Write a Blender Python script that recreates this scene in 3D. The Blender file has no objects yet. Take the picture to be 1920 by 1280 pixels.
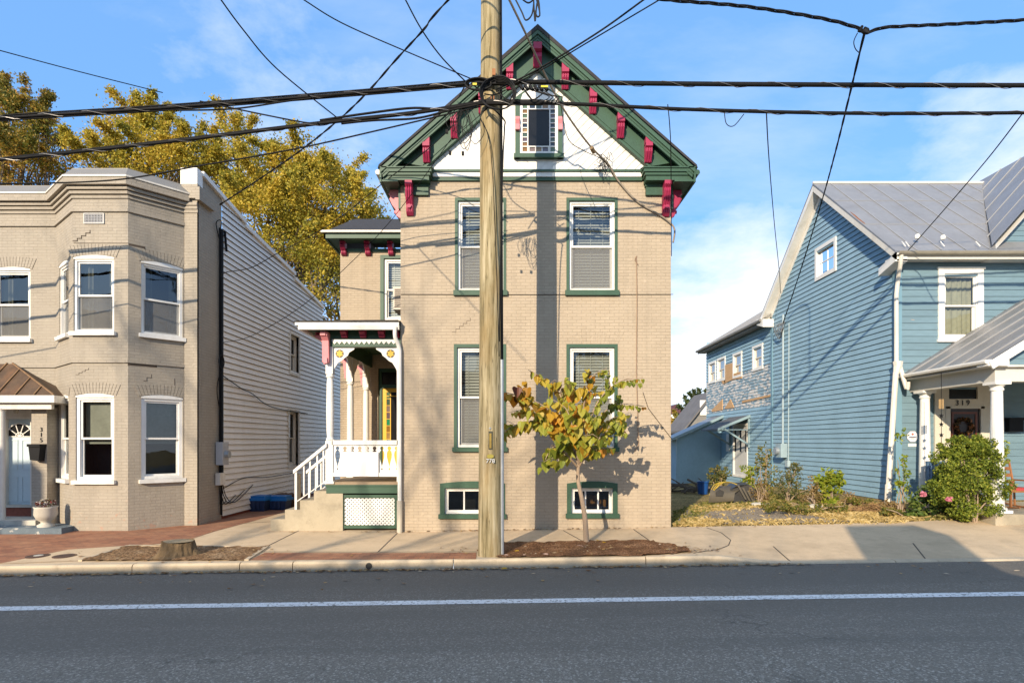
import bpy, math, random
from mathutils import Vector
RND = random.Random(11)
C = bpy.context.scene.collection
F, V0, H = 1066.0, 828.0, 1.935          # focal length and horizon of the photograph in its pixels, eye height
def at(u, v, Y): return Vector(((u-960)/F*Y, Y, H+(V0-v)/F*Y))   # survey helper: a photo point at a known distance
def lerp(a, b, t): return a+(b-a)*t
def interp(x, tab):
    if x <= tab[0][0]: return tab[0][1]
    for (x0, y0), (x1, y1) in zip(tab, tab[1:]):
        if x <= x1: return lerp(y0, y1, (x-x0)/(x1-x0))
    return tab[-1][1]

# ------------------------------------------------------------------ materials
def new_mat(name):
    m = bpy.data.materials.new(name); m.use_nodes = True
    nt = m.node_tree
    return m, nt, nt.nodes['Principled BSDF']
def node(nt, typ, **kw):
    n = nt.nodes.new(typ)
    for k, v in kw.items():
        if k in n.inputs: n.inputs[k].default_value = v
        else: setattr(n, k, v)
    return n
def rgb(c): return (c[0], c[1], c[2], 1.0)
def mul(c, k): return (c[0]*k, c[1]*k, c[2]*k)
def mixc(nt, fac, a, b, mode='MIX'):
    n = nt.nodes.new('ShaderNodeMix'); n.data_type = 'RGBA'; n.blend_type = mode
    for s, v in ((n.inputs[0], fac), (n.inputs[6], a), (n.inputs[7], b)):
        if hasattr(v, 'is_linked'): nt.links.new(v, s)
        elif isinstance(v, tuple): s.default_value = rgb(v)
        else: s.default_value = v
    return n.outputs[2]
def ramp(nt, src, stops, const=False):
    n = nt.nodes.new('ShaderNodeValToRGB'); cr = n.color_ramp
    if const: cr.interpolation = 'CONSTANT'
    while len(cr.elements) < len(stops): cr.elements.new(0.5)
    for e, (p, c) in zip(cr.elements, stops):
        e.position = p; e.color = rgb(c) if isinstance(c, tuple) else (c, c, c, 1)
    nt.links.new(src, n.inputs[0]); return n.outputs[0]
def coords(nt, uv=False, scale=(1, 1, 1)):
    if uv: src = nt.nodes.new('ShaderNodeTexCoord').outputs['UV']
    else: src = nt.nodes.new('ShaderNodeNewGeometry').outputs['Position']
    mp = nt.nodes.new('ShaderNodeMapping'); mp.inputs['Scale'].default_value = scale
    nt.links.new(src, mp.inputs[0]); return mp.outputs[0]
def noise(nt, vec, scale, detail=4, rough=.55):
    n = node(nt, 'ShaderNodeTexNoise', Scale=scale, Detail=detail, Roughness=rough)
    nt.links.new(vec, n.inputs['Vector']); return n.outputs['Fac']
def bump(nt, bs, h, strength, dist=.01, prev=None):
    b = node(nt, 'ShaderNodeBump', Strength=strength, Distance=dist)
    nt.links.new(h, b.inputs['Height'])
    if prev: nt.links.new(prev, b.inputs['Normal'])
    nt.links.new(b.outputs[0], bs.inputs['Normal']); return b.outputs[0]

def paint(name, col, rough=.55, var=.12, scale=1.6, bmp=.15, bscale=45, stretch=(1, 1, 1), patch=None, thr=.62, pscale=4, metal=0, spec=.4, dirt=None):
    m, nt, bs = new_mat(name)
    v = coords(nt, False, stretch)
    f = noise(nt, v, scale, 5)
    c = mixc(nt, f, mul(col, 1-var*1.6), mul(col, 1+var*1.4))
    f2 = noise(nt, v, scale*9, 4)
    c = mixc(nt, ramp(nt, f2, [(.3, 0.), (.7, 1.)]), c, mixc(nt, 1.0, c, (1-var*.8,)*3, 'MULTIPLY'))
    if patch:
        pf = noise(nt, v, pscale, 6, .6)
        c = mixc(nt, ramp(nt, pf, [(thr, 0.), (thr+.02, 1.)]), c, patch)
    if dirt:
        df = noise(nt, coords(nt, False, (1.3, 1.3, .25)), 2.2, 6, .62)
        c = mixc(nt, ramp(nt, df, [(.5, 0.), (.78, .6)]), c, dirt)
    nt.links.new(c, bs.inputs['Base Color'])
    bs.inputs['Roughness'].default_value = rough; bs.inputs['Metallic'].default_value = metal
    bs.inputs['Specular IOR Level'].default_value = spec
    if bmp: bump(nt, bs, noise(nt, v, bscale, 3), bmp)
    return m

def brick_paint(name, col, wear=.0, under=(.33, .12, .07), line=.72, bw=.205, bh=.068, strength=.6):
    m, nt, bs = new_mat(name)
    uv = coords(nt, True)
    wob = noise(nt, uv, 3.0, 3)
    b = node(nt, 'ShaderNodeTexBrick', Scale=1.0)
    b.inputs['Brick Width'].default_value = bw; b.inputs['Row Height'].default_value = bh
    b.inputs['Mortar Size'].default_value = .006; b.inputs['Mortar Smooth'].default_value = .35; b.inputs['Bias'].default_value = 0
    b.inputs['Color1'].default_value = rgb((1, 1, 1)); b.inputs['Color2'].default_value = rgb((.9, .9, .9)); b.inputs['Mortar'].default_value = rgb((line,)*3)
    add = nt.nodes.new('ShaderNodeVectorMath'); add.operation = 'ADD'
    sc = nt.nodes.new('ShaderNodeVectorMath'); sc.operation = 'SCALE'; sc.inputs['Scale'].default_value = .012
    cn = nt.nodes.new('ShaderNodeTexNoise'); cn.inputs['Scale'].default_value = 4
    nt.links.new(uv, cn.inputs['Vector']); nt.links.new(cn.outputs['Color'], sc.inputs[0])
    nt.links.new(uv, add.inputs[0]); nt.links.new(sc.outputs[0], add.inputs[1]); nt.links.new(add.outputs[0], b.inputs['Vector'])
    base = mixc(nt, noise(nt, uv, .7, 6, .6), mul(col, .86), mul(col, 1.12))
    mortar_show = ramp(nt, noise(nt, uv, 1.7, 4), [(.3, .25), (.65, .95)])
    c = mixc(nt, mortar_show, base, mixc(nt, 1.0, base, b.outputs['Color'], 'MULTIPLY'))
    drip = noise(nt, coords(nt, True, (2.2, .16, 1)), 1.6, 6, .65)
    c = mixc(nt, ramp(nt, drip, [(.52, 0.), (.72, .5)]), c, mul(col, .72))
    lift = noise(nt, uv, 7, 5, .7)
    c = mixc(nt, ramp(nt, lift, [(.6, 0.), (.66, .5)]), c, mul(col, 1.2))
    spots = noise(nt, uv, 16, 5, .7)
    c = mixc(nt, ramp(nt, spots, [(.62, 0.), (.72, .6)]), c, mul(col, .5))
    # worn paint close to the ground, where damp lifts it
    if wear:
        sep = nt.nodes.new('ShaderNodeSeparateXYZ'); nt.links.new(uv, sep.inputs[0])
        mr = node(nt, 'ShaderNodeMapRange'); mr.inputs['From Min'].default_value = -.1; mr.inputs['From Max'].default_value = 1.2
        mr.inputs['To Min'].default_value = wear; mr.inputs['To Max'].default_value = 0
        nt.links.new(sep.outputs[1], mr.inputs['Value'])
        ad = nt.nodes.new('ShaderNodeMath'); ad.operation = 'ADD'
        nt.links.new(mr.outputs[0], ad.inputs[0]); nt.links.new(noise(nt, uv, 5, 6, .7), ad.inputs[1])
        c = mixc(nt, ramp(nt, ad.outputs[0], [(.78, 0.), (.8, 1.)]), c, under)
    nt.links.new(c, bs.inputs['Base Color']); bs.inputs['Roughness'].default_value = .75
    bs.inputs['Specular IOR Level'].default_value = .25
    n1 = bump(nt, bs, b.outputs['Fac'], strength, -.006)
    n2 = bump(nt, bs, noise(nt, uv, 22, 4), .5, .008, n1)
    bump(nt, bs, noise(nt, uv, 2.4, 4, .6), .5, .03, n2)
    return m

def asphalt_mat():
    m, nt, bs = new_mat('asphalt')
    p = coords(nt)
    c = mixc(nt, noise(nt, p, .35, 5), (.213, .185, .145), (.283, .247, .195))
    vor = node(nt, 'ShaderNodeTexVoronoi', Scale=58.0); nt.links.new(p, vor.inputs['Vector'])
    stone = ramp(nt, vor.outputs['Color'], [(.62, 0.), (.9, .8)])
    c = mixc(nt, stone, c, (.55, .50, .42))
    sp = noise(nt, p, 260, 2)
    c = mixc(nt, ramp(nt, noise(nt, p, 34, 3, .7), [(.3, .75), (.46, 0.)]), c, (.09, .082, .07))
    c = mixc(nt, ramp(nt, sp, [(.35, .75), (.5, 0.)]), c, (.075, .066, .055))
    streak = noise(nt, coords(nt, False, (.25, 2.5, 1)), 1.2, 5, .6)
    c = mixc(nt, ramp(nt, streak, [(.55, 0.), (.75, .35)]), c, (.16, .143, .12))
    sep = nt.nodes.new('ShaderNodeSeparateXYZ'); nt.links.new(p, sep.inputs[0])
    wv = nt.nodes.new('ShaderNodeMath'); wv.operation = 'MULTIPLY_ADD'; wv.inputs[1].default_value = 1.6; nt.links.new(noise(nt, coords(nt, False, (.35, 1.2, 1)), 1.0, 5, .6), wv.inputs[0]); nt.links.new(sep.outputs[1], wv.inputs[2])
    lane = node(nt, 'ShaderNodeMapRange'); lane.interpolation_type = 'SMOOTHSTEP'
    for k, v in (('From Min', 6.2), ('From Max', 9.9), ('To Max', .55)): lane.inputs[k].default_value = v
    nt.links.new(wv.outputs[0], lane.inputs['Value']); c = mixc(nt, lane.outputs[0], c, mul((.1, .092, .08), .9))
    tyre = ramp(nt, noise(nt, coords(nt, False, (.06, 1.1, 1)), 1.0, 3, .5), [(.40, 0.), (.60, .6)]); c = mixc(nt, tyre, c, (.145, .128, .105))
    oil = noise(nt, coords(nt, False, (.6, 1, 1)), .9, 7, .72); c = mixc(nt, ramp(nt, oil, [(.62, 0.), (.72, .45)]), c, (.07, .064, .056))
    wn = nt.nodes.new('ShaderNodeTexNoise'); wn.inputs['Scale'].default_value = 1.4; wn.inputs['Detail'].default_value = 5; nt.links.new(p, wn.inputs['Vector'])
    wo = nt.nodes.new('ShaderNodeVectorMath'); wo.operation = 'MULTIPLY_ADD'; wo.inputs[1].default_value = (.9, .9, .9); nt.links.new(wn.outputs['Color'], wo.inputs[0]); nt.links.new(coords(nt, False, (.45, .8, .1)), wo.inputs[2])
    cr = node(nt, 'ShaderNodeTexVoronoi', Scale=.55); cr.feature = 'DISTANCE_TO_EDGE'; nt.links.new(wo.outputs[0], cr.inputs['Vector'])
    cmask = mixc(nt, ramp(nt, noise(nt, p, .5, 2), [(.5, 0.), (.66, 1.)]), (0., 0., 0.), ramp(nt, cr.outputs['Distance'], [(.002, .55), (.006, 0.)]))
    c = mixc(nt, cmask, c, (.045, .04, .036))
    nt.links.new(c, bs.inputs['Base Color']); bs.inputs['Roughness'].default_value = .85; bs.inputs['Specular IOR Level'].default_value = .25
    bump(nt, bs, vor.outputs['Distance'], .5, .006)
    return m
def concrete_mat(name, col, stain=.6):
    m, nt, bs = new_mat(name)
    p = coords(nt)
    c = mixc(nt, noise(nt, p, .8, 6, .6), mul(col, .75), mul(col, 1.15))
    c = mixc(nt, ramp(nt, noise(nt, p, 3.1, 6, .7), [(.5, 0.), (.75, stain)]), c, mul(col, .55))
    c = mixc(nt, ramp(nt, noise(nt, p, .45, 7, .7), [(.5, 0.), (.6, .5)]), c, mul(col, .7))
    c = mixc(nt, ramp(nt, noise(nt, p, 9, 6, .75), [(.62, 0.), (.7, .6)]), c, mul(col, .42))
    c = mixc(nt, ramp(nt, noise(nt, p, 70, 3), [(.55, 0.), (.75, .5)]), c, mul(col, .5))
    nt.links.new(c, bs.inputs['Base Color']); bs.inputs['Roughness'].default_value = .85; bs.inputs['Specular IOR Level'].default_value = .2
    bump(nt, bs, noise(nt, p, 60, 5), .25, .006)
    return m
def paver_mat():
    m, nt, bs = new_mat('brick_paving')
    uv = coords(nt, True)
    b = node(nt, 'ShaderNodeTexBrick', Scale=1.0)
    b.inputs['Brick Width'].default_value = .2; b.inputs['Row Height'].default_value = .1
    b.inputs['Mortar Size'].default_value = .005; b.inputs['Mortar Smooth'].default_value = .2
    b.inputs['Color1'].default_value = rgb((.36, .15, .072)); b.inputs['Color2'].default_value = rgb((.22, .085, .045)); b.inputs['Mortar'].default_value = rgb((.12, .07, .045))
    nt.links.new(uv, b.inputs['Vector'])
    c = mixc(nt, ramp(nt, noise(nt, uv, 1.5, 6, .65), [(.4, 0.), (.75, .55)]), b.outputs['Color'], (.42, .24, .13))
    c = mixc(nt, ramp(nt, noise(nt, uv, 14, 4, .65), [(.5, 0.), (.8, .6)]), c, (.14, .065, .04))
    nt.links.new(c, bs.inputs['Base Color']); bs.inputs['Roughness'].default_value = .8
    bump(nt, bs, b.outputs['Fac'], .6, -.005)
    return m
def ground_mat(name, cols, scale=1.2, fine=40, bmp=.6):
    m, nt, bs = new_mat(name)
    p = coords(nt)
    c = ramp(nt, noise(nt, p, scale, 7, .65), [(.3, cols[0]), (.5, cols[1]), (.68, cols[2])])
    c = mixc(nt, ramp(nt, noise(nt, p, fine, 3, .7), [(.42, .8), (.6, 0.)]), c, mul(cols[0], .35))
    c = mixc(nt, ramp(nt, noise(nt, p, fine*1.7, 3, .7), [(.6, 0.), (.72, .6)]), c, mul(cols[2], 1.4))
    nt.links.new(c, bs.inputs['Base Color']); bs.inputs['Roughness'].default_value = .95; bs.inputs['Specular IOR Level'].default_value = .1
    bump(nt, bs, noise(nt, p, fine*.6, 5, .7), bmp, .03)
    return m
def wood_pole_mat():
    m, nt, bs = new_mat('weathered_pole_wood')
    p = coords(nt, False, (1, 1, .06))
    c = ramp(nt, noise(nt, p, 16, 7, .65), [(.32, (.11, .09, .045)), (.47, (.275, .225, .125)), (.58, (.385, .32, .195)), (.72, (.50, .43, .29))])
    c = mixc(nt, ramp(nt, noise(nt, coords(nt, False, (1, 1, .45)), 2.2, 5), [(.52, 0.), (.75, .6)]), c, (.30, .19, .075))
    c = mixc(nt, ramp(nt, noise(nt, p, 48, 4), [(.62, 0.), (.68, .85)]), c, (.05, .04, .02))
    nt.links.new(c, bs.inputs['Base Color']); bs.inputs['Roughness'].default_value = .9; bs.inputs['Specular IOR Level'].default_value = .1
    bump(nt, bs, noise(nt, p, 30, 5), .6, .02)
    return m
def leaf_mat(name, stops, trans=.35, rough=.55, pos_scale=None, pos_mix=.5):
    m = bpy.data.materials.new(name); m.use_nodes = True; nt = m.node_tree; nt.nodes.clear()
    g = nt.nodes.new('ShaderNodeNewGeometry')
    src = g.outputs['Random Per Island']
    if pos_scale:
        n = noise(nt, g.outputs['Position'], pos_scale, 3)
        mr = node(nt, 'ShaderNodeMapRange'); mr.inputs['From Min'].default_value = .3; mr.inputs['From Max'].default_value = .7
        nt.links.new(n, mr.inputs['Value'])
        mx = nt.nodes.new('ShaderNodeMix'); mx.data_type = 'FLOAT'; mx.inputs[0].default_value = pos_mix
        nt.links.new(src, mx.inputs[2]); nt.links.new(mr.outputs[0], mx.inputs[3]); src = mx.outputs[0]
    c = ramp(nt, src, stops)
    d = nt.nodes.new('ShaderNodeBsdfPrincipled'); d.inputs['Roughness'].default_value = rough; d.inputs['Specular IOR Level'].default_value = .3
    t = nt.nodes.new('ShaderNodeBsdfTranslucent')
    nt.links.new(c, d.inputs['Base Color']); nt.links.new(c, t.inputs['Color'])
    mix = nt.nodes.new('ShaderNodeMixShader'); mix.inputs[0].default_value = trans
    nt.links.new(d.outputs[0], mix.inputs[1]); nt.links.new(t.outputs[0], mix.inputs[2])
    o = nt.nodes.new('ShaderNodeOutputMaterial'); nt.links.new(mix.outputs[0], o.inputs[0]); return m
def glass_mat(name, tint=(.86, .9, .88), refl=1.0, ior=1.75):
    m = bpy.data.materials.new(name); m.use_nodes = True; nt = m.node_tree; nt.nodes.clear()
    fr = node(nt, 'ShaderNodeFresnel', IOR=ior)
    v = coords(nt); b = node(nt, 'ShaderNodeBump', Strength=.04, Distance=.05)
    nt.links.new(noise(nt, v, 2.2, 2), b.inputs['Height'])
    gl = node(nt, 'ShaderNodeBsdfGlossy', Roughness=.015); gl.inputs['Color'].default_value = (.95, .97, 1, 1)
    nt.links.new(b.outputs[0], gl.inputs['Normal'])
    tr = nt.nodes.new('ShaderNodeBsdfTransparent'); tr.inputs['Color'].default_value = rgb(tint)
    k = nt.nodes.new('ShaderNodeMath'); k.operation = 'MULTIPLY'; k.inputs[1].default_value = refl; k.use_clamp = True
    nt.links.new(fr.outputs[0], k.inputs[0])
    mix = nt.nodes.new('ShaderNodeMixShader'); nt.links.new(k.outputs[0], mix.inputs[0])
    nt.links.new(tr.outputs[0], mix.inputs[1]); nt.links.new(gl.outputs[0], mix.inputs[2])
    o = nt.nodes.new('ShaderNodeOutputMaterial'); nt.links.new(mix.outputs[0], o.inputs[0]); return m

TAN = brick_paint('tan_painted_brick', (.43, .352, .258), .15, under=(.56, .43, .31), line=.70, strength=.65)
GREIGE = brick_paint('greige_painted_brick', (.375, .328, .262), .24, under=(.40, .27, .20), line=.72, strength=.55)
WHITE = paint('white_paint', (.80, .78, .73), .45, .05, dirt=(.5, .46, .38))
OLDWHITE = paint('aged_white_paint', (.72, .68, .60), .5, .08, dirt=(.42, .37, .29))
VINYL = paint('white_vinyl_siding', (.85, .80, .72), .45, .05, .8, .05, dirt=(.72, .66, .57))
GREEN = paint('dark_green_paint', (.038, .092, .056), .5, .15, 2.5, .1)
RED = paint('crimson_paint', (.34, .022, .075), .5, .12, 4, .1)
PINK = paint('faded_pink_paint', (.68, .24, .26), .55, .12, 5, .1)
YELLOW = paint('yellow_door_paint', (.70, .42, .03), .45, .06)
GOLD = paint('gold_star_paint', (.62, .40, .03), .5, .08)
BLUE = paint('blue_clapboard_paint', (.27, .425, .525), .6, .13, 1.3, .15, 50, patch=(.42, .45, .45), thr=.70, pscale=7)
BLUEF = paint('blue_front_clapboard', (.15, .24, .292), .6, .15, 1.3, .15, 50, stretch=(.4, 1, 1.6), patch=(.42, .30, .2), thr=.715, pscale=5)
BLUEW = paint('peeling_blue_clapboard', (.24, .35, .42), .65, .2, 1.6, .2, 50, stretch=(1, .5, 1.6), patch=(.62, .59, .55), thr=.50, pscale=7)
BLUET = paint('blue_trim_paint', (.16, .29, .37), .5, .08)
BARE = paint('bare_tan_sheathing', (.55, .34, .17), .8, .1, 6)
MROOF = paint('grey_metal_roof', (.27, .27, .275), .42, .14, 1.1, .06, 20, metal=.25, dirt=(.19, .18, .175))
MSEAM = paint('metal_roof_seam', (.33, .33, .33), .4, .1, metal=.2)
RUST = paint('rusty_metal_roof', (.115, .07, .038), .6, .4, 4, .2, dirt=(.2, .09, .035))
SHING = paint('charcoal_roof_shingle', (.045, .043, .045), .9, .3, 9, .5, 60)
TAR = paint('torn_tar_roofing', (.05, .045, .04), .9, .4, 6, .6, 30)
ASPH = asphalt_mat()
CONC = concrete_mat('sidewalk_concrete', (.61, .465, .30), .5)
KERB = concrete_mat('kerb_concrete', (.55, .45, .315), .8)
OLDC = concrete_mat('step_concrete', (.44, .38, .275), .8)
PAVER = paver_mat()
MULCH = ground_mat('mulch', ((.13, .065, .032), (.28, .14, .07), (.42, .24, .13)), 3, 34, 1.)
DIRT = ground_mat('bare_dirt', ((.20, .11, .055), (.34, .21, .11), (.46, .32, .19)), 2, 22, 1.)
LOT = ground_mat('dry_grass_soil', ((.18, .14, .05), (.36, .26, .10), (.52, .38, .16)), 1.5, 24, .8)
GRAV = ground_mat('gravel', ((.30, .25, .19), (.44, .36, .27), (.54, .41, .25)), 1.4, 30, .8)
LINE = paint('road_line_paint', (.78, .78, .76), .7, .07, 3, .2, 80, patch=(.22, .21, .19), thr=.565, pscale=24, dirt=(.5, .49, .46))
POLE = wood_pole_mat()
BLACK = paint('black_rubber', (.012, .012, .013), .55, .2, 6, .05, spec=.15)
WIRE = paint('weathered_cable', (.012, .0115, .0115), .6, .35, 12, .05, spec=.12)
STRAND = paint('steel_strand', (.20, .19, .18), .4, .25, 12, .0, metal=.4)
GALV = paint('galvanised_steel', (.42, .45, .48), .4, .12, 5, .05, metal=.55)
GREYBOX = paint('grey_meter_paint', (.44, .44, .44), .5, .08)
BARK = paint('grey_bark', (.17, .13, .09), .9, .3, 7, .8, 22, stretch=(1, 1, .3))
YBARK = paint('young_bark', (.36, .27, .19), .85, .2, 9, .5, 40, stretch=(1, 1, .3))
DARKIN = paint('unlit_room', (.05, .047, .043), .9, .2)
BLIND = paint('white_blind', (.62, .61, .58), .5, .04)
SHADE = paint('grey_window_screen', (.26, .25, .225), .8, .1, 4)
CURT = paint('lace_curtain', (.36, .35, .27), .85, .18, 9, .3, 30)
GLASS = glass_mat('window_glass')
GLASSR = glass_mat('reflecting_window_glass', (.7, .74, .72), 1.35)
GLASSW = glass_mat('wing_window_glass', (.5, .5, .48), .45)
GLASSD = glass_mat('dark_window_glass', (.5, .52, .5), 1.3)
DGLASS = paint('dark_glazing', (.016, .017, .019), .12, .3, 3, 0, spec=.35)
PALEB = paint('pale_blue_door', (.52, .62, .66), .5, .06)
BRICKR = paint('red_brick', (.26, .075, .045), .8, .3, 14, .4)
BLUEP = paint('blue_plastic', (.012, .075, .27), .4, .15)
STONE = concrete_mat('cast_stone', (.56, .52, .44), .5)
ORANGEW = paint('orange_stained_wood', (.30, .125, .045), .45, .2, 8)
DARKP = paint('dark_plastic', (.05, .047, .042), .5, .25, 4)
GREYP = paint('faded_grey_plastic', (.105, .09, .065), .55, .15, 4)
DARKD = paint('dark_wood_door', (.035, .018, .012), .35, .3, 3)
BRONZE = paint('dark_bronze', (.02, .02, .022), .4, .1)

def screen_mat():
    m = bpy.data.materials.new('insect_screen'); m.use_nodes = True; nt = m.node_tree; nt.nodes.clear()
    d = nt.nodes.new('ShaderNodeBsdfDiffuse'); d.inputs['Color'].default_value = (.26, .255, .24, 1)
    t = nt.nodes.new('ShaderNodeBsdfTransparent'); mx = nt.nodes.new('ShaderNodeMixShader'); mx.inputs[0].default_value = .48
    nt.links.new(t.outputs[0], mx.inputs[1]); nt.links.new(d.outputs[0], mx.inputs[2])
    o = nt.nodes.new('ShaderNodeOutputMaterial'); nt.links.new(mx.outputs[0], o.inputs[0]); return m
SCREEN = screen_mat()
LAPSHADE = paint('lap_shade', (.055, .05, .045), .9, .3)  # dark colour stands in for the shade under the vinyl laps
NAVYGAP = paint('blue_lap_shade', (.035, .055, .07), .9, .3)  # shade under the blue boards, put in as dark colour

# ------------------------------------------------------------------ mesh builder
class Fr:                       # a facade frame: a along the wall, b outwards, c up
    def __init__(s, o, t, n): s.o, s.t, s.n = Vector(o), Vector(t).normalized(), Vector(n).normalized()
    def p(s, a, b, c): return s.o+s.t*a+s.n*b+Vector((0, 0, c))
def front(Y): return Fr((0, Y, 0), (1, 0, 0), (0, -1, 0))
class MB:
    def __init__(s, fr=None): s.v, s.f, s.fr = [], [], fr
    def P(s, p): return s.fr.p(*p) if s.fr else Vector(p)
    def add(s, pts, faces):
        i = len(s.v); s.v += [s.P(p) for p in pts]
        s.f += [tuple(i+j for j in f) for f in faces]; return s
    def quad(s, *pts): return s.add(pts, [tuple(range(len(pts)))])
    def box(s, a0, a1, b0, b1, c0, c1):
        return s.add([(a0, b0, c0), (a1, b0, c0), (a1, b1, c0), (a0, b1, c0), (a0, b0, c1), (a1, b0, c1), (a1, b1, c1), (a0, b1, c1)],
                     [(0, 1, 2, 3), (4, 5, 6, 7), (0, 1, 5, 4), (1, 2, 6, 5), (2, 3, 7, 6), (3, 0, 4, 7)])
    def prism(s, poly, k0, k1, axis='b'):
        mk = {'a': lambda p, k: (k, p[0], p[1]), 'b': lambda p, k: (p[0], k, p[1]), 'c': lambda p, k: (p[0], p[1], k)}[axis]
        n = len(poly)
        return s.add([mk(p, k0) for p in poly]+[mk(p, k1) for p in poly],
                     [tuple(range(n)), tuple(range(n, 2*n))]+[(i, (i+1) % n, n+(i+1) % n, n+i) for i in range(n)])
    def ring(s, a0, a1, c0, c1, w, b0, b1, bottom=True):
        s.box(a0, a0+w, b0, b1, c0, c1); s.box(a1-w, a1, b0, b1, c0, c1)
        s.box(a0+w, a1-w, b0, b1, c1-w, c1)
        if bottom: s.box(a0+w, a1-w, b0, b1, c0, c0+w)
        return s
    def tube(s, pts, r, n=6, caps=True):
        pts = [s.P(p) for p in pts]; m = len(pts)
        rs = r if isinstance(r, (list, tuple)) else [r]*m
        i0 = len(s.v); nrm = None
        for i, p in enumerate(pts):
            d = (pts[min(i+1, m-1)]-pts[max(i-1, 0)])
            d = d.normalized() if d.length > 1e-9 else Vector((0, 0, 1))
            if nrm is None: nrm = d.orthogonal().normalized()
            else:
                nrm = nrm-d*nrm.dot(d); nrm = nrm.normalized() if nrm.length > 1e-6 else d.orthogonal().normalized()
            bi = d.cross(nrm)
            for k in range(n):
                t = 2*math.pi*k/n; s.v.append(p+(nrm*math.cos(t)+bi*math.sin(t))*rs[i])
        for i in range(m-1):
            for k in range(n):
                k2 = (k+1) % n; s.f.append((i0+i*n+k, i0+i*n+k2, i0+(i+1)*n+k2, i0+(i+1)*n+k))
        if caps: s.f.append(tuple(i0+k for k in range(n))); s.f.append(tuple(i0+(m-1)*n+k for k in range(n)))
        return s
    def lathe(s, cx, cy, prof, n=16):
        i0 = len(s.v); m = len(prof)
        for r, z in prof:
            for k in range(n):
                t = 2*math.pi*k/n; s.v.append(s.P((cx+r*math.cos(t), cy+r*math.sin(t), z)))
        for i in range(m-1):
            for k in range(n):
                k2 = (k+1) % n; s.f.append((i0+i*n+k, i0+i*n+k2, i0+(i+1)*n+k2, i0+(i+1)*n+k))
        s.f.append(tuple(i0+k for k in range(n))); s.f.append(tuple(i0+(m-1)*n+k for k in range(n)))
        return s
    def wall(s, a0, a1, c0, c1, holes=(), th=.16):
        xs = sorted({a0, a1}|{x for h in holes for x in h[:2]}); zs = sorted({c0, c1}|{z for h in holes for z in h[2:]})
        for x0, x1 in zip(xs, xs[1:]):
            for z0, z1 in zip(zs, zs[1:]):
                xm, zm = (x0+x1)/2, (z0+z1)/2
                if not any(h[0] < xm < h[1] and h[2] < zm < h[3] for h in holes):
                    s.quad((x0, 0, z0), (x1, 0, z0), (x1, 0, z1), (x0, 0, z1))
        for h in holes:
            x0, x1, z0, z1 = h
            for p, q in (((x0, z0), (x1, z0)), ((x1, z0), (x1, z1)), ((x1, z1), (x0, z1)), ((x0, z1), (x0, z0))):
                s.quad((p[0], 0, p[1]), (q[0], 0, q[1]), (q[0], -th, q[1]), (p[0], -th, p[1]))
        return s
    def siding(s, lo, hi, c0, c1, pitch=.115, proj=.018, holes=(), gap=None):
        # lapped boards: lo(c), hi(c) give the wall's ends at height c
        n = max(1, round((c1-c0)/pitch)); pitch = (c1-c0)/n
        for i in range(n):
            z0, z1 = c0+i*pitch, c0+(i+1)*pitch; zm = (z0+z1)/2
            segs = [(0., 1.)]
            A0, B0, A1, B1 = lo(z0), hi(z0), lo(z1), hi(z1); am, bm_ = (A0+A1)/2, (B0+B1)/2
            if bm_-am < .01: continue
            for h in holes:
                if h[2] < zm < h[3]:
                    t0, t1 = (h[0]-am)/(bm_-am), (h[1]-am)/(bm_-am); out = []
                    for q0, q1 in segs:
                        if t1 <= q0 or t0 >= q1: out.append((q0, q1)); continue
                        if t0 > q0: out.append((q0, t0))
                        if t1 < q1: out.append((t1, q1))
                    segs = out
            for q0, q1 in segs:
                p = [lerp(A0, B0, q0), lerp(A0, B0, q1), lerp(A1, B1, q1), lerp(A1, B1, q0)]
                s.quad((p[0], proj, z0), (p[1], proj, z0), (p[2], .002, z1), (p[3], .002, z1))
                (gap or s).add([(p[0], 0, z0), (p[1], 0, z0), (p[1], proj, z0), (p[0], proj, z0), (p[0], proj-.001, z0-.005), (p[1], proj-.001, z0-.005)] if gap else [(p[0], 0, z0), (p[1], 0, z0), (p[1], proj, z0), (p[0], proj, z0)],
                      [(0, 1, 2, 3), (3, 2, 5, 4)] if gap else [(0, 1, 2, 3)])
        return s
    def build(s, name, mat, parent=None, smooth=False, uv=True, label=None):
        off = parent_loc(parent) if parent else Vector((0, 0, 0))
        me = bpy.data.meshes.new(name)
        me.from_pydata([tuple(v-off) for v in s.v], [], s.f)
        me.materials.append(mat)
        if smooth: me.polygons.foreach_set('use_smooth', [True]*len(me.polygons))
        if uv and len(s.f) < 30000:
            L = me.uv_layers.new(name='UVMap').data
            for p in me.polygons:
                n = p.normal
                if abs(n.z) > .75: t1, t2 = Vector((1, 0, 0)), Vector((0, 1, 0))
                else:
                    t1 = Vector((-n.y, n.x, 0)); t1 = t1.normalized() if t1.length > 1e-6 else Vector((1, 0, 0)); t2 = Vector((0, 0, 1))
                for li in p.loop_indices:
                    w = s.v[me.loops[li].vertex_index]; L[li].uv = (w.dot(t1), w.dot(t2))
        me.update()
        o = bpy.data.objects.new(name, me); C.objects.link(o)
        if parent: o.parent = parent
        if label: o['label'] = label
        return o
LOC = {}
def parent_loc(p):
    v = Vector((0, 0, 0))
    while p: v += p.location; p = p.parent
    return v
def tag(o, label, cat, group=None, kind=None):
    o['label'] = label; o['category'] = cat
    if group: o['group'] = group
    if kind: o['kind'] = kind
    return o
def thing(name, loc, label, cat, group=None):
    o = bpy.data.objects.new(name, None); C.objects.link(o); o.location = Vector(loc); o.empty_display_size = .2
    return tag(o, label, cat, group)
def structure(o, label=None):
    o['kind'] = 'structure'
    if label: o['label'] = label
    return o
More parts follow.
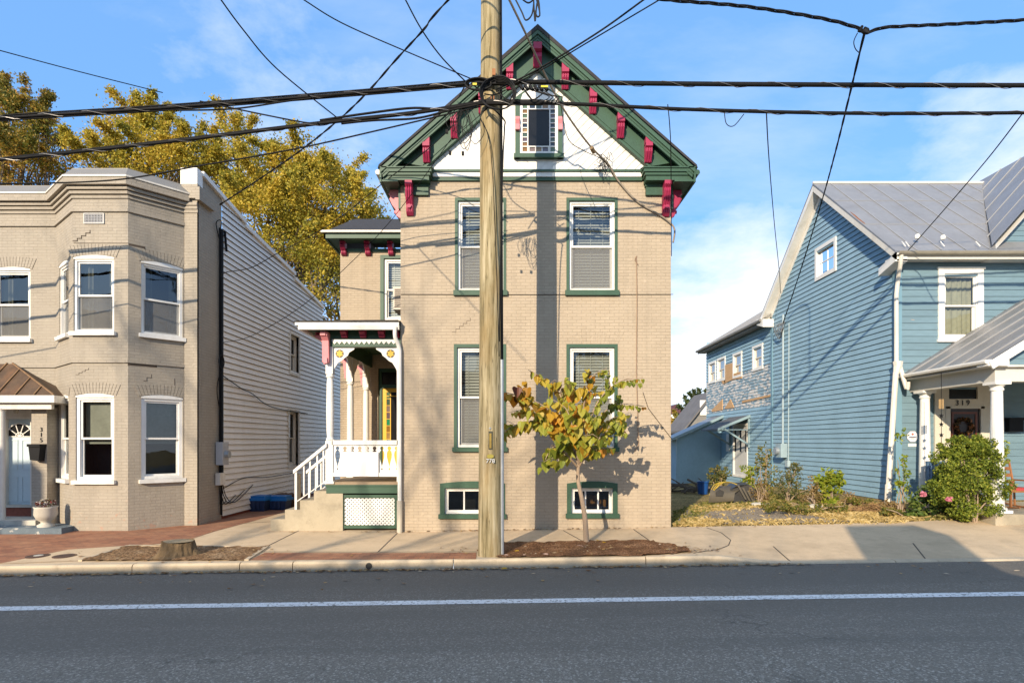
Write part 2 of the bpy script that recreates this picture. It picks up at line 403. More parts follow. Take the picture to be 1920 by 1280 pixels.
def text_part(name, txt, loc, size, mat, parent, rot=(math.pi/2, 0, 0), extrude=.006):
    cu = bpy.data.curves.new(name, 'FONT'); cu.body = txt; cu.size = size; cu.extrude = extrude; cu.align_x = 'CENTER'; cu.align_y = 'CENTER'
    tmp = bpy.data.objects.new('tmp_text', cu); C.objects.link(tmp)
    dg = bpy.context.evaluated_depsgraph_get(); dg.update()
    me = bpy.data.meshes.new_from_object(tmp.evaluated_get(dg)); me.name = name
    bpy.data.objects.remove(tmp); me.materials.clear(); me.materials.append(mat)
    o = bpy.data.objects.new(name, me); C.objects.link(o); o.parent = parent; o.rotation_euler = rot
    o.location = Vector(loc)-(parent_loc(parent) if parent else Vector((0, 0, 0))); return o
def smooth_path(pts, n=8):
    pts = [Vector(p) for p in pts]; out = []
    if len(pts) < 3: return [pts[0].lerp(pts[-1], i/n) for i in range(n+1)]
    for i in range(len(pts)-1):
        p0, p1, p2, p3 = pts[max(i-1, 0)], pts[i], pts[i+1], pts[min(i+2, len(pts)-1)]
        for k in range(n):
            t = k/n
            out.append(.5*((2*p1)+(p2-p0)*t+(2*p0-5*p1+4*p2-p3)*t*t+(3*p1-p0-3*p2+p3)*t**3))
    out.append(pts[-1]); return out

# ------------------------------------------------------------------ windows
def window(P, fr, a0, a1, c0, c1, depth=.09, fw=.06, casing=None, cw=.06, cproj=.012, sill=None, sh=.09, sproj=.07, sext=.03,
           frame=None, cover=None, sashes=2, glass=None, mull=0, arch=0, cover_mat=None, room=True, name='window', sw=.042, screen=False, part=False):
    frame = frame or WHITE; glass = glass or GLASS
    w = MB(fr); x0, x1, z0, z1 = a0, a1, c0, c1
    if casing: x0 += cw; x1 -= cw; z1 -= cw
    w.ring(x0, x1, z0, z1, fw, -depth-.03, -depth+.045)
    W = w.build(name, frame, P)
    if casing:
        m = MB(fr)
        m.box(a0, a0+cw, -.06, cproj, c0, c1); m.box(a1-cw, a1, -.06, cproj, c0, c1); m.box(a0+cw, a1-cw, -.06, cproj, c1-cw, c1)
        m.build('casing', casing, W)
    if arch:
        pts = [(a0, c1-.012)]+[(lerp(a0, a1, i/12), c1+arch*(1-(2*i/12-1)**2)+.02) for i in range(13)]+[(a1, c1-.012)]
        MB(fr).prism(pts, -.1, .006).build('arched_head', frame, W)
    if sill: MB(fr).box(a0-sext, a1+sext, -.1, sproj, c0-sh, c0).build('sill', sill, W)
    ix0, ix1, iz0, iz1 = x0+fw, x1-fw, z0+fw, z1-fw
    if sashes == 2:
        mid = (iz0+iz1)/2
        for k, (q0, q1, b) in enumerate(((mid-.02, iz1, -depth), (iz0, mid+.02, -depth-.04))):
            s_ = MB(fr).ring(ix0, ix1, q0, q1, sw, b-.02, b+.015).build('sash', frame, W)
            MB(fr).quad((ix0+sw, b, q0+sw), (ix1-sw, b, q0+sw), (ix1-sw, b, q1-sw), (ix0+sw, b, q1-sw)).build('pane', glass, s_)
    else:
        n = mull+1; b = -depth
        m = MB(fr).ring(ix0, ix1, iz0, iz1, sw, b-.02, b+.015)
        for k in range(1, n):
            x = lerp(ix0, ix1, k/n); m.box(x-sw*.4, x+sw*.4, b-.018, b+.012, iz0+sw, iz1-sw)
        s_ = m.build('sash', frame, W)
        for k in range(n):
            q0, q1 = lerp(ix0, ix1, k/n)+sw*.5, lerp(ix0, ix1, (k+1)/n)-sw*.5
            MB(fr).quad((q0, b, iz0+sw*.6), (q1, b, iz0+sw*.6), (q1, b, iz1-sw*.6), (q0, b, iz1-sw*.6)).build('pane', glass, s_)
    bb = -depth-.13
    if screen:
        MB(fr).quad((ix0, -depth-.022, iz0), (ix1, -depth-.022, iz0), (ix1, -depth-.022, (iz0+iz1)/2), (ix0, -depth-.022, (iz0+iz1)/2)).build('insect_screen', SCREEN, W)
    if cover == 'blind':
        m = MB(fr); z = iz0
        while z < iz1-.03:
            m.quad((ix0, bb, z), (ix1, bb, z), (ix1, bb-.032, z+.052), (ix0, bb-.032, z+.052)); z += .066
        for q in (.2, .5, .8): m.box(lerp(ix0, ix1, q)-.006, lerp(ix0, ix1, q)+.006, bb+.004, bb+.008, iz0, iz1)
        m.build('blind', cover_mat or BLIND, W)
        mid = (iz0+iz1)/2
        
    elif cover in ('curtain', 'shade', 'half'):
        m = MB(fr); N = 24
        if cover == 'half': iz0 = (iz0+iz1)/2-.12
        for i in range(N):
            t0, t1 = i/N, (i+1)/N
            if cover == 'curtain' and part and .28 < t0 < .72: continue
            f = (lambda t: .018*math.sin(t*40)+.008*math.sin(t*97)) if cover == 'curtain' else (lambda t: 0)
            m.quad((lerp(ix0, ix1, t0), bb+f(t0), iz0), (lerp(ix0, ix1, t1), bb+f(t1), iz0), (lerp(ix0, ix1, t1), bb+f(t1), iz1), (lerp(ix0, ix1, t0), bb+f(t0), iz1))
        m.build('curtain' if cover == 'curtain' else 'roller_shade', cover_mat or CURT, W)
    if room:
        d = -depth-.55
        m = MB(fr); m.quad((a0-.02, d, c0-.02), (a1+.02, d, c0-.02), (a1+.02, d, c1+.02), (a0-.02, d, c1+.02))
        for p, q in (((a0-.02, c0-.02), (a1+.02, c0-.02)), ((a1+.02, c0-.02), (a1+.02, c1+.02)), ((a1+.02, c1+.02), (a0-.02, c1+.02)), ((a0-.02, c1+.02), (a0-.02, c0-.02))):
            m.quad((p[0], -depth-.035, p[1]), (q[0], -depth-.035, q[1]), (q[0], d, q[1]), (p[0], d, p[1]))
        m.build('room_lining', DARKIN, W)
    return W
# ------------------------------------------------------------------ terrain
YC = 9.60                                         # kerb face
BACK = [(-16, -.03), (-7, -.03), (-5, -.045), (-2.45, -.045), (0, 0.0), (3.5, .055), (6, .10), (8.5, .16), (10.5, .26), (14, .32)]
def z_road(x, y): return -.2+.0145*x+.02*min(max(YC-y, 0), 5)
def z_kerb(x):
    zt = -.045+.0145*x
    low = z_road(x, YC)+.025
    t = min(max((x-3.3)/1.3, 0), 1); t = t*t*(3-2*t)
    return lerp(zt, low, t)
def z_ground(x, y):
    if y < YC: return z_road(x, y)
    zb = interp(x, BACK)
    if y < 12.5: return lerp(z_kerb(x), zb, min(max((y-YC-.16)/(12.5-YC-.16), 0), 1))
    if x > 3.5:
        t = min((y-12.5)/2.5, 1); r = .17*min((x-3.5)/6.4, 1)*t
        return zb+r-.03*min(max(y-17, 0), 14)*(1 if y < 31 else 1)
    return zb
def gp(u, v, y0=None):                             # where a photo point meets the ground
    Y = 11.0
    for _ in range(60):
        x = (u-960)/F*Y; z = z_ground(x, Y); Yn = (H-z)*F/(v-V0); Y = .5*Y+.5*Yn
    return ((u-960)/F*Y, Y)
def clip(poly, a, b):                              # keep what lies left of a->b
    out = []
    for i in range(len(poly)):
        p, q = poly[i], poly[(i+1) % len(poly)]
        dp = (b[0]-a[0])*(p[1]-a[1])-(b[1]-a[1])*(p[0]-a[0]); dq = (b[0]-a[0])*(q[1]-a[1])-(b[1]-a[1])*(q[0]-a[0])
        if dp >= 0: out.append(p)
        if (dp >= 0) != (dq >= 0):
            t = dp/(dp-dq); out.append((lerp(p[0], q[0], t), lerp(p[1], q[1], t)))
    return out
def sheet(name, poly, mat, off=0., cell=.4, zf=z_ground, parent=None, rough=0., smooth=True):
    ar = sum(p[0]*q[1]-q[0]*p[1] for p, q in zip(poly, poly[1:]+poly[:1]))
    if ar < 0: poly = poly[::-1]
    m = MB(); vid = {}
    x0, x1 = min(p[0] for p in poly), max(p[0] for p in poly); y0, y1 = min(p[1] for p in poly), max(p[1] for p in poly)
    def vert(p):
        k = (round(p[0], 4), round(p[1], 4))
        if k not in vid:
            vid[k] = len(m.v); m.v.append(Vector((p[0], p[1], zf(p[0], p[1])+off+(RND.uniform(0, rough) if rough else 0))))
        return vid[k]
    nx, ny = max(1, math.ceil((x1-x0)/cell)), max(1, math.ceil((y1-y0)/cell))
    for i in range(nx):
        for j in range(ny):
            c = [(x0+i*cell, y0+j*cell), (x0+(i+1)*cell, y0+j*cell), (x0+(i+1)*cell, y0+(j+1)*cell), (x0+i*cell, y0+(j+1)*cell)]
            for a, b in zip(poly, poly[1:]+poly[:1]):
                c = clip(c, a, b)
                if len(c) < 3: break
            if len(c) >= 3:
                ids = []
                for p in c:
                    k = vert(p)
                    if k not in ids: ids.append(k)
                if len(ids) >= 3: m.f.append(tuple(ids))
    return m.build(name, mat, parent, smooth=smooth)
R_ = lambda x0, x1, y0, y1: [(x0, y0), (x1, y0), (x1, y1), (x0, y1)]
structure(sheet('road', R_(-24, 24, -2.2, YC+.03), ASPH, 0, .6, z_road))
structure(sheet('sidewalk', R_(-24, 24, YC+.15, 12.55), CONC, 0, .4))
# lots behind the houses' front line, and the far land reaching the horizon
structure(sheet('ground', R_(-24, 34, 12.5, 42), LOT, -.012, 1.0))
far = MB()
for (x0, x1, y0, y1) in ((-900, 900, 42, 1500), (-900, -24, -60, 42), (34, 900, -60, 42), (-24, 34, -60, -2.2)):
    z = lambda x, y: -.55 if y > 0 else -.25
    far.quad((x0, y0, z(x0, y0)), (x1, y0, z(x1, y0)), (x1, y1, z(x1, y1)), (x0, y1, z(x0, y1)))
structure(far.build('far_ground', LOT))
# the white edge line
ln = []
structure(sheet('road_line', [(-20, 7.365), (20, 7.365), (20, 7.57), (-20, 7.57)], LINE, .004, .6))
# kerb in cast lengths with open joints
kj = [-24]+[gp(u, 1050)[0] for u in (-420, -150, 270, 460, 555, 850, 1205)]+[6.5, 9.5, 24]
kb = MB()
for x0, x1 in zip(kj, kj[1:]):
    N = max(2, int((x1-x0)/.4)); xs = [lerp(x0+.008, x1-.008, i/N) for i in range(N+1)]
    prof = lambda x: [(YC, z_road(x, YC)-.08), (YC+.012, z_kerb(x)-.035), (YC+.03, z_kerb(x)-.008), (YC+.055, z_kerb(x)+.004), (YC+.165, z_kerb(x)+.006), (YC+.17, z_kerb(x)-.06)]
    i0 = len(kb.v)
    for x in xs: kb.v += [Vector((x, y, z)) for y, z in prof(x)]
    n = 6
    for i in range(N):
        for k in range(n-1): kb.f.append((i0+i*n+k, i0+i*n+k+1, i0+(i+1)*n+k+1, i0+(i+1)*n+k))
    kb.f.append(tuple(i0+k for k in range(n))); kb.f.append(tuple(i0+N*n+k for k in range(n)))
KERBO = structure(kb.build('kerb', KERB))
dr = MB(); cx = gp(695, 1060)[0]
dr.prism([(cx+.055*math.cos(t*.5236), z_road(cx, YC)+.075+.055*math.sin(t*.5236)) for t in range(12)], YC-.004, YC+.05, 'b')
dr.build('drain_hole', DARKP, KERBO)
G2 = lambda *uv: [gp(*p) for p in uv]
# left: brick paving sweeping back between the houses, a concrete corner with two covers, the dirt pit with the stump
structure(sheet('alley_path', R_(-7.4, -2.4, 12.5, 26), CONC, .0, .5))
br = structure(sheet('brick_pavement', [(-24, 9.78), gp(0, 1056), gp(350, 1013), gp(480, 975), (-6.2, 25.5), (-24, 25.5)], PAVER, .005, .4))
structure(sheet('dirt_pit', G2((150, 1052), (240, 1024), (500, 1026), (462, 1051)), DIRT, .012, .12, rough=.03))
edge = MB()
def strip(mb, p, q, w, z0, z1):
    d = Vector((q[0]-p[0], q[1]-p[1])); n = max(2, int(d.length/.3)); s = Vector((-d.y, d.x)).normalized()*w/2
    for i in range(n):
        a, b = (lerp(p[0], q[0], i/n), lerp(p[1], q[1], i/n)), (lerp(p[0], q[0], (i+1)/n), lerp(p[1], q[1], (i+1)/n))
        c = [(a[0]-s.x, a[1]-s.y), (b[0]-s.x, b[1]-s.y), (b[0]+s.x, b[1]+s.y), (a[0]+s.x, a[1]+s.y)]
        mb.add([(x, y, z_ground(x, y)+z0) for x, y in c]+[(x, y, z_ground(x, y)+z1) for x, y in c],
               [(0, 1, 2, 3), (4, 5, 6, 7), (0, 1, 5, 4), (1, 2, 6, 5), (2, 3, 7, 6), (3, 0, 4, 7)])
pit = G2((150, 1052), (240, 1024), (500, 1026), (462, 1051))
for a, b in zip(pit[:3], pit[1:]): strip(edge, a, b, .07, -.02, .03)
structure(edge.build('pit_edging', KERB))
structure(sheet('brick_strip', [gp(468, 1050.0), gp(496, 1036), gp(893, 1036), gp(893, 1048.0)], PAVER, .007, .3))
mul_poly = [gp(930, 1047.0), gp(932, 1019), gp(1215, 1014), gp(1285, 1027), gp(1296, 1036), gp(1205, 1043)]
structure(sheet('mulch_bed', mul_poly, MULCH, .012, .1, rough=.035))
structure(sheet('gravel_drive', [gp(1262, 984), gp(1290, 955), gp(1420, 942), gp(1560, 952), gp(1640, 968), gp(1680, 976)], GRAV, .002, .3, rough=.012))
ln_m = None
jt = MB()
for a, b in (((566, 992), (478, 1035)), ((745, 999), (708, 1035)), ((1056, 994), (1092, 1014)), ((1188, 992), (1222, 1016)), ((470, 1034), (900, 1034)), ((410, 983), (520, 977)),
             ((1450, 1024), (1482, 1052)), ((1712, 1018), (1735, 1047))):
    strip(jt, gp(*a), gp(*b), .018, .0, .006)
arc = [gp(*p) for p in ((1325, 989), (1352, 998), (1370, 1012), (1366, 1022), (1345, 1030), (1300, 1037))]
for a, b in zip(arc, arc[1:]): strip(jt, a, b, .018, .0, .006)
structure(jt.build('pavement_joints', paint('joint_grime', (.10, .085, .065), .95, .3)))

# ------------------------------------------------------------------ the tan house with the green and crimson gable
A = lambda u, Y=12.5: (u-960)/F*Y
Z = lambda v, Y=12.5: H+(V0-v)/F*Y
HS = thing('brick_house', (.52, 12.5, 0), 'tan painted brick house with steep gable, green trim and crimson brackets behind the utility pole', 'house')
f0 = front(12.5); XL, XR, XC = -2.45, 3.494, .55
EAVE = 7.66
wins = {'ul': (A(853), A(949), Z(545), Z(371)), 'ur': (A(1062), A(1158), Z(545), Z(371)),
        'll': (A(851), A(949), Z(838), Z(645)), 'lr': (A(1062), A(1158), Z(838), Z(645)),
        'bl': (A(825), A(947), Z(963), Z(906)), 'br': (A(1063), A(1158), Z(962), Z(906))}
gw = (A(966), A(1054), Z(300), Z(193))
m = MB(f0).wall(XL, XR, -.4, EAVE, list(wins.values()), .12)
rise = lambda x: 10.84-.883*abs(x-XC)
m.build('front_wall', TAN, HS)
m = MB()
for X in (XL, XR): m.quad((X, 12.5, -.4), (X, 20, -.4), (X, 20, EAVE+.3), (X, 12.5, EAVE+.3))
m.quad((XL, 20, -.4), (XR, 20, -.4), (XR, 20, EAVE), (XC, 20, 10.4), (XL, 20, EAVE))
m.build('side_wall', TAN, HS)
# gable boarded with diagonal white matchboard
gb = MB(f0)
n = 44
for side in (-1, 1):
    for i in range(n):
        # boards run parallel to the opposite slope
        s0, s1 = i*.15, (i+1)*.15-.016
        poly = [(XC, EAVE+.1-.0), (XC+side*3.0, EAVE+.1), (XC, 10.55)]
        poly = [(XC, 7.70), (XC+side*2.75, 7.70), (XC, 10.15)]
        if side < 0: poly = poly[::-1]
        d = Vector((side*.70, .714)); nrm = Vector((d.y, -d.x))*side
        def cut(pl, k, keep):
            out = []
            for j in range(len(pl)):
                p, q = pl[j], pl[(j+1) % len(pl)]
                vp = ((p[0]-XC)*nrm.x+(p[1]-7.7)*nrm.y-k)*keep; vq = ((q[0]-XC)*nrm.x+(q[1]-7.7)*nrm.y-k)*keep
                if vp >= 0: out.append(p)
                if (vp >= 0) != (vq >= 0):
                    t = vp/(vp-vq); out.append((lerp(p[0], q[0], t), lerp(p[1], q[1], t)))
            return out
        o0 = -2.2
        pl = cut(poly, o0+s0, 1)
        if len(pl) >= 3: pl = cut(pl, o0+s1, -1)
        if len(pl) >= 3:
            i0 = len(gb.v); gb.quad(*[(p[0], .02, p[1]) for p in pl])
gb.prism([(XC-3.0, 7.68), (XC+3.0, 7.68), (XC, 10.4)], -.02, .008, 'b')
gb.build('gable_boarding', WHITE, HS)
# roof
rf = MB()
for s in (-1, 1):
    x1 = XC+s*3.40
    pr = [(XC, 10.86), (x1, 10.86-.883*3.40), (x1+s*.02, 10.79-.883*3.40), (XC, 10.76)]
    rf.prism(pr, 12.15, 20.3, 'b')
RF = rf.build('roof', SHING, HS)
# rake boards, soffit, frieze
for s in (-1, 1):
    L = lambda d, dz: (XC+s*d, rise(XC+s*d)+dz)
    m = MB(f0)
    m.prism([L(0, -.07), L(3.37, -.07), L(3.37, -.17), L(0, -.17)], .26, .335)
    m.prism([L(0, -.17), L(3.34, -.17), L(3.32, -.30), L(0, -.30)], .25, .30)
    m.prism([L(0, -.21), L(3.34, -.21), L(3.34, -.235), L(0, -.235)], .30, .315)
    m.build('bargeboard', GREEN, HS)
    m = MB(f0)
    m.prism([L(0, -.14), L(3.3, -.14), L(3.3, -.17), L(0, -.17)], .0, .25)
    m.build('soffit', GREEN, HS)
    m = MB(f0)
    m.prism([L(0, -.17), L(3.0, -.17), L(2.46, -.74), L(.0, -.74)], .0, .12)
    m.prism([L(0, -.74), L(2.46, -.74), L(2.42, -.79), L(0, -.79)], .0, .14)
    m.prism([L(0, -.67), L(2.5, -.67), L(2.49, -.695), L(0, -.695)], .12, .135)
    m.build('rake_frieze', GREEN, HS)
    # eave along the side wall
    m = MB()
    xe = XC+s*3.37; xw = XR if s > 0 else XL
    m.box(min(xe, xw), max(xe, xw), 12.2, 20.2, 7.52, 7.56)
    m.box(xe-.02, xe+.02, 12.18, 20.2, 7.50, 7.78)
    m.box(min(xw, xw+s*.05), max(xw, xw+s*.05), 12.5, 20, 7.06, 7.52)
    m.build('side_eave', GREEN, HS)
    m = MB(); m.tube([(xe+s*.06, 12.2, 7.72), (xe+s*.06, 20.2, 7.67)], .06); m.build('gutter', GREEN if s > 0 else OLDWHITE, HS)
    # cornice return
    m = MB(f0)
    e0, e1 = XC+s*3.33, XC+s*2.28
    bx = lambda d0, d1, b0, b1, c0, c1: m.box(min(XC+s*d0, XC+s*d1), max(XC+s*d0, XC+s*d1), b0, b1, c0, c1)
    bx(2.34, 3.33, 0, .25, 7.57, 7.67); bx(2.31, 3.36, 0, .28, 7.67, 7.73); bx(2.28, 3.39, 0, .31, 7.73, 7.80); bx(2.26, 3.42, 0, .335, 7.80, 7.825)
    m.add([(XC+s*2.26, 0, 7.93), (XC+s*3.3, 0, 7.90), (XC+s*3.42, .335, 7.825), (XC+s*2.26, .335, 7.825)], [(0, 1, 2, 3)])
    bx(2.38, 2.90, 0, .07, 7.33, 7.57)
    bx(2.36, 2.90, .0, .09, 7.51, 7.57)
    m.build('cornice_return', GREEN, HS)
m = MB(f0).box(XC-2.3, XC+2.3, 0, .05, 7.655, 7.73)
m.box(XC-2.3, XC+2.3, 0, .10, 7.83, 7.875); m.build('cornice_band', GREEN, HS)
MB(f0).box(XC-2.3, XC+2.3, 0, .07, 7.73, 7.83).build('cornice_fillet', WHITE, HS)
# scrolled brackets
def bracket(P, fr, a, w, top, h, d, mat=RED, name='bracket', curl=True):
    prof = [(0, top), (d, top), (d, top-.12*h), (d*.78, top-.2*h), (d*.92, top-.32*h), (d*.72, top-.52*h), (d*.42, top-.7*h), (d*.45, top-.82*h), (d*.38, top-.93*h), (d*.16, top-h), (0, top-h)]
    m = MB(fr).prism(prof, a-w/2, a+w/2, 'a')
    for q in (-.3, 0, .3):      # raised ribs down the face
        p2 = [(x*1.06+.012 if x > 0 else 0, top-.13*h-(top-.13*h-z)*.98) for x, z in prof[2:9]]
        m.prism([(0, p2[0][1])]+p2+[(0, p2[-1][1])], a+w*q-w*.1, a+w*q+w*.1, 'a')
    if curl:
        m.lathe_side = None
        cz, cb = top-.76*h, d*.46
        m.prism([(a+w*.3*math.cos(t*.6283), cz+w*.3*math.sin(t*.6283)) for t in range(10)], cb-.05, cb+.05, 'b')
    return m.build(name, mat, P)
for d in (-2.4, -1.8, -1.2, -.6, .6, 1.2, 1.8, 2.4):
    x = XC+d; t = rise(x)-.35
    prof = [(.10, t-.0), (.30, t-.0), (.30, t-.08), (.25, t-.11), (.28, t-.20), (.22, t-.29), (.17, t-.38), (.10, t-.38)]
    s = 1 if d > 0 else -1
    m = MB(f0)
    m.prism(prof, x-.075, x+.075, 'a')
    m.prism([(x-.075, t-.03), (x+.075, t-.03), (x-s*.075, t+.115)], .11, .292, 'b')
    for q in (-.05, 0, .05): m.prism([(.11, t-.13), (.305, t-.13), (.30, t-.20), (.24, t-.295), (.185, t-.37), (.11, t-.37)], x+q-.014, x+q+.014, 'a')
    m.build('bracket', RED, HS)
m = MB(f0); t = 10.50
m.prism([(.11, t), (.32, t), (.32, t-.14), (.25, t-.18), (.28, t-.28), (.18, t-.44), (.11, t-.46)], XC-.09, XC+.09, 'a'); m.build('bracket', RED, HS)
bracket(HS, f0, A(769.5), .15, 7.57, .68, .26); bracket(HS, f0, A(1247), .15, 7.57, .70, .26)
fl = Fr((XL, 12.62, 0), (0, 1, 0), (-1, 0, 0)); fr_ = Fr((XR, 12.62, 0), (0, 1, 0), (1, 0, 0))
for k in range(5):
    bracket(HS, fl, .06+k*1.75, .13, 7.52, .62, .27, PINK if k == 0 else RED); bracket(HS, fr_, .06+k*1.75, .13, 7.52, .62, .27)
# windows
for k in ('ul', 'ur'):
    a0, a1, c0, c1 = wins[k]
    window(HS, f0, a0, a1, c0, c1, depth=.085, casing=GREEN, cw=.062, sill=GREEN, sh=.11, cover='blind', fw=.05, glass=GLASSR, screen=True)
for k in ('ll', 'lr'):
    a0, a1, c0, c1 = wins[k]
    window(HS, f0, a0, a1, c0, c1, depth=.085, casing=GREEN, cw=.07, sill=GREEN, sh=.10, cover='blind', fw=.05, cover_mat=paint('grey_blind', (.38, .38, .36), .5, .04), screen=True)
for k in ('bl', 'br'):
    a0, a1, c0, c1 = wins[k]
    W = window(HS, f0, a0, a1, c0, c1, depth=.10, casing=GREEN, cw=.10, sill=GREEN, sh=.10, sashes=1, mull=2, fw=.035, glass=GLASSD)
    pts = [(a0, c1-.004)]+[(lerp(a0, a1, i/10), c1+.05*(1-(2*i/10-1)**2)) for i in range(11)]+[(a1, c1-.004)]
    MB(f0).prism(pts, -.05, .013).build('arched_head', GREEN, W)
# storage behind the right basement window is just brown boxes
bx0 = MB(f0).box(A(1105), A(1122), -.55, -.4, Z(955), Z(932)).box(A(1123), A(1142), -.56, -.42, Z(955), Z(940)).build('cardboard_boxes', paint('cardboard', (.45, .22, .07), .9, .1), HS)
# soldier-course flat arches above the big windows
for k in ('ul', 'ur', 'll', 'lr'):
    a0, a1, c0, c1 = wins[k]; m = MB(f0); n = 15
    for i in range(n):
        t0, t1 = i/n, (i+1)/n; g = .004; sp = .16
        m.prism([(lerp(a0, a1, t0)+g, c1+.003), (lerp(a0, a1, t1)-g, c1+.003), (lerp(a0-sp, a1+sp, t1)-g, c1+.30), (lerp(a0-sp, a1+sp, t0)+g, c1+.30)], -.01, .004)
    m.build('flat_arch', TAN, HS)
# gable window with a border of small coloured lights
a0, a1, c0, c1 = gw
m = MB(f0).box(a0, a0+.10, .02, .10, c0, c1).box(a1-.10, a1, .02, .10, c0, c1).box(a0-.03, a1+.03, .02, .13, c0-.0, c0+.085)
m.prism([(a0, c1), (a1, c1), (a1, c1+.06), (XC, c1+.42), (a0, c1+.06)], .02, .10)
GW = MB(f0).ring(a0+.10, a1-.10, c0+.085, c1, .06, .03, .085).build('gable_window', WHITE, HS)
m.build('casing', GREEN, GW)
MB(f0).prism([(a0+.12, c1+.0), (a1-.12, c1+.0), (a1-.16, c1+.12), (XC, c1+.34), (a0+.16, c1+.12)], .1, .115).build('pediment_board', WHITE, GW)
ix0, ix1, iz0, iz1 = a0+.16, a1-.16, c0+.145, c1-.06
sq = .115; mt = MB(f0)
for x in (ix0+sq, ix1-sq): mt.box(x-.011, x+.011, .04, .075, iz0, iz1)
for z in (iz0+sq, iz1-sq): mt.box(ix0, ix1, .04, .074, z-.011, z+.011)
nr = 8; cols = [(.25, .13, .03), (.10, .16, .09), (.20, .15, .13), (.02, .03, .05), (.32, .2, .08), (.06, .1, .07), (.12, .09, .11)]
tint = [paint('tinted_light', c, .12, .2, 8, 0, spec=.8) for c in cols]; q = 0
for i in range(nr):
    z0, z1 = lerp(iz0+sq, iz1-sq, i/nr), lerp(iz0+sq, iz1-sq, (i+1)/nr)
    for s in (0, 1):
        x0 = ix0 if s == 0 else ix1-sq
        if i: mt.box(x0, x0+sq, .04, .073, z0-.009, z0+.009)
        MB(f0).quad((x0, .05, z0), (x0+sq, .05, z0), (x0+sq, .05, z1), (x0, .05, z1)).build('coloured_light', tint[(q*5+i*3+s*2) % 7] if s == 0 else tint[(3, 5, 3, 1, 3, 5, 6, 3)[i]], GW); q += 1
for i in range(5):
    x0, x1 = lerp(ix0, ix1, i/5), lerp(ix0, ix1, (i+1)/5)
    for z0 in (iz0, iz1-sq):
        if i: mt.box(x0-.009, x0+.009, .04, .073, z0, z0+sq)
        MB(f0).quad((x0, .05, z0), (x1, .05, z0), (x1, .05, z0+sq), (x0, .05, z0+sq)).build('coloured_light', tint[(i*2+int(z0 > 8.5)) % 7], GW)
mt.build('glazing_bars', WHITE, GW)
MB(f0).quad((ix0+sq, .048, iz0+sq), (ix1-sq, .048, iz0+sq), (ix1-sq, .048, iz1-sq), (ix0+sq, .048, iz1-sq)).build('pane', DGLASS, GW)
for x in (a0+.05, a1-.05):
    MB(f0).prism([(.10, Z(250)), (.17, Z(250)), (.17, Z(243)), (.13, Z(238)), (.17, Z(231)), (.10, Z(223))], x-.045, x+.045, 'a').build('casing_block', PINK, GW)
# facade hardware: thin conduit, stay wire, cracks, leader pipe
m = MB(f0); m.tube([(A(1193), .015, Z(480)), (A(1194), .02, Z(560)), (A(1193), .02, Z(700)), (A(1197), .02, Z(835)), (A(1190), .02, Z(845))], .010); m.tube([(A(1192), .02, Z(482)), (A(1190), .03, Z(488)), (A(1196), .03, Z(497))], .008)
m.build('conduit', paint('rusted_conduit', (.30, .2, .13), .7, .2), HS)
m = MB(f0); m.tube([(A(1262), .02, Z(826)), (A(1240), .02, Z(798)), (A(1215), .02, Z(765)), (A(1205), .02, Z(735))], .006); m.tube([(A(752), .012, Z(552)), (A(1000), .012, Z(552.5)), (A(1262), .012, Z(552))], .006); m.build('wall_cable', WIRE, HS)
def crack(P, fr, pts, w=.012, mat=None):
    m = MB(fr)
    for (a, c), (a2, c2) in zip(pts, pts[1:]):
        m.box(min(a, a2)-w/2, max(a, a2)+w/2, -.004, .004, min(c, c2)-w/2, max(c, c2)+w/2)
    return m.build('crack', mat or paint('crack_shadow', (.10, .075, .055), .95, .2), P)
def stair(u0, v0, u1, v1, k, s, Y, o=0):
    pts = []
    for i in range(k):
        t0, t1 = i/k, (i+1)/k
        pts += [((lerp(u0, u1, t0)-960)/F*Y, Z(lerp(v0, v1, t0), Y)), ((lerp(u0, u1, t1)-960)/F*Y, Z(lerp(v0, v1, t0), Y))]
    return pts+[((u1-960)/F*Y, Z(v1, Y))]
CRK = paint('crack_shadow', (.10, .075, .055), .95, .2)
crack(HS, f0, stair(848, 622, 882, 596, 5, 1, 12.5), .008, CRK)
m = MB(); x = A(749, 12.40)
m.tube(smooth_path([(A(741, 12.3), 12.3, Z(612, 12.3)), (A(741, 12.35), 12.35, Z(632, 12.35)), (A(748, 12.4), 12.42, Z(652, 12.4)), (x, 12.42, Z(690, 12.4)), (x, 12.42, Z(940, 12.4))], 4), .045, 8)
m.build('downspout', WHITE, HS)
MB().tube([(x, 12.42, Z(938, 12.4)), (x, 12.42, -.1)], .06, 10).build('drain_pipe', paint('grey_pvc', (.52, .47, .38), .5, .1), HS)

# ---- set-back wing
YW = 16.3; fw_ = front(YW); WL = A(638, YW)
dz = (A(709, YW), -2.85+.25, 1.04, Z(690, YW)); uw = (A(713, YW), -2.48, Z(600, YW), Z(478, YW))
MB(fw_).wall(WL, XL, -.4, 7.45, [dz, uw], .14).build('wing_front_wall', TAN, HS)
m = MB(); m.quad((WL, YW, -.4), (WL, 23, -.4), (WL, 23, 7.45), (WL, YW, 7.45)); m.quad((WL, 23, -.4), (XL, 23, -.4), (XL, 23, 7.45), (WL, 23, 7.45)); m.build('wing_side_wall', TAN, HS)
MB(fw_).box(WL-.0, XL, 0, .05, Z(473, YW), 7.45).build('wing_frieze', GREEN, HS)
ye, ze = 15.75, Z(437, 15.75)
m = MB(); xe = A(607, 15.75)
m.add([(xe, ye, ze+.04), (XL, ye, ze+.04), (XL, 18.3, 9.10), (A(665, 18.3), 18.3, 9.10), (xe, 23.3, ze+.04), (A(665, 18.3), 21, 9.1), (XL, 21, 9.1)], [(0, 1, 2, 3), (0, 3, 5, 4), (3, 2, 6, 5)])
m.build('wing_roof', SHING, HS)
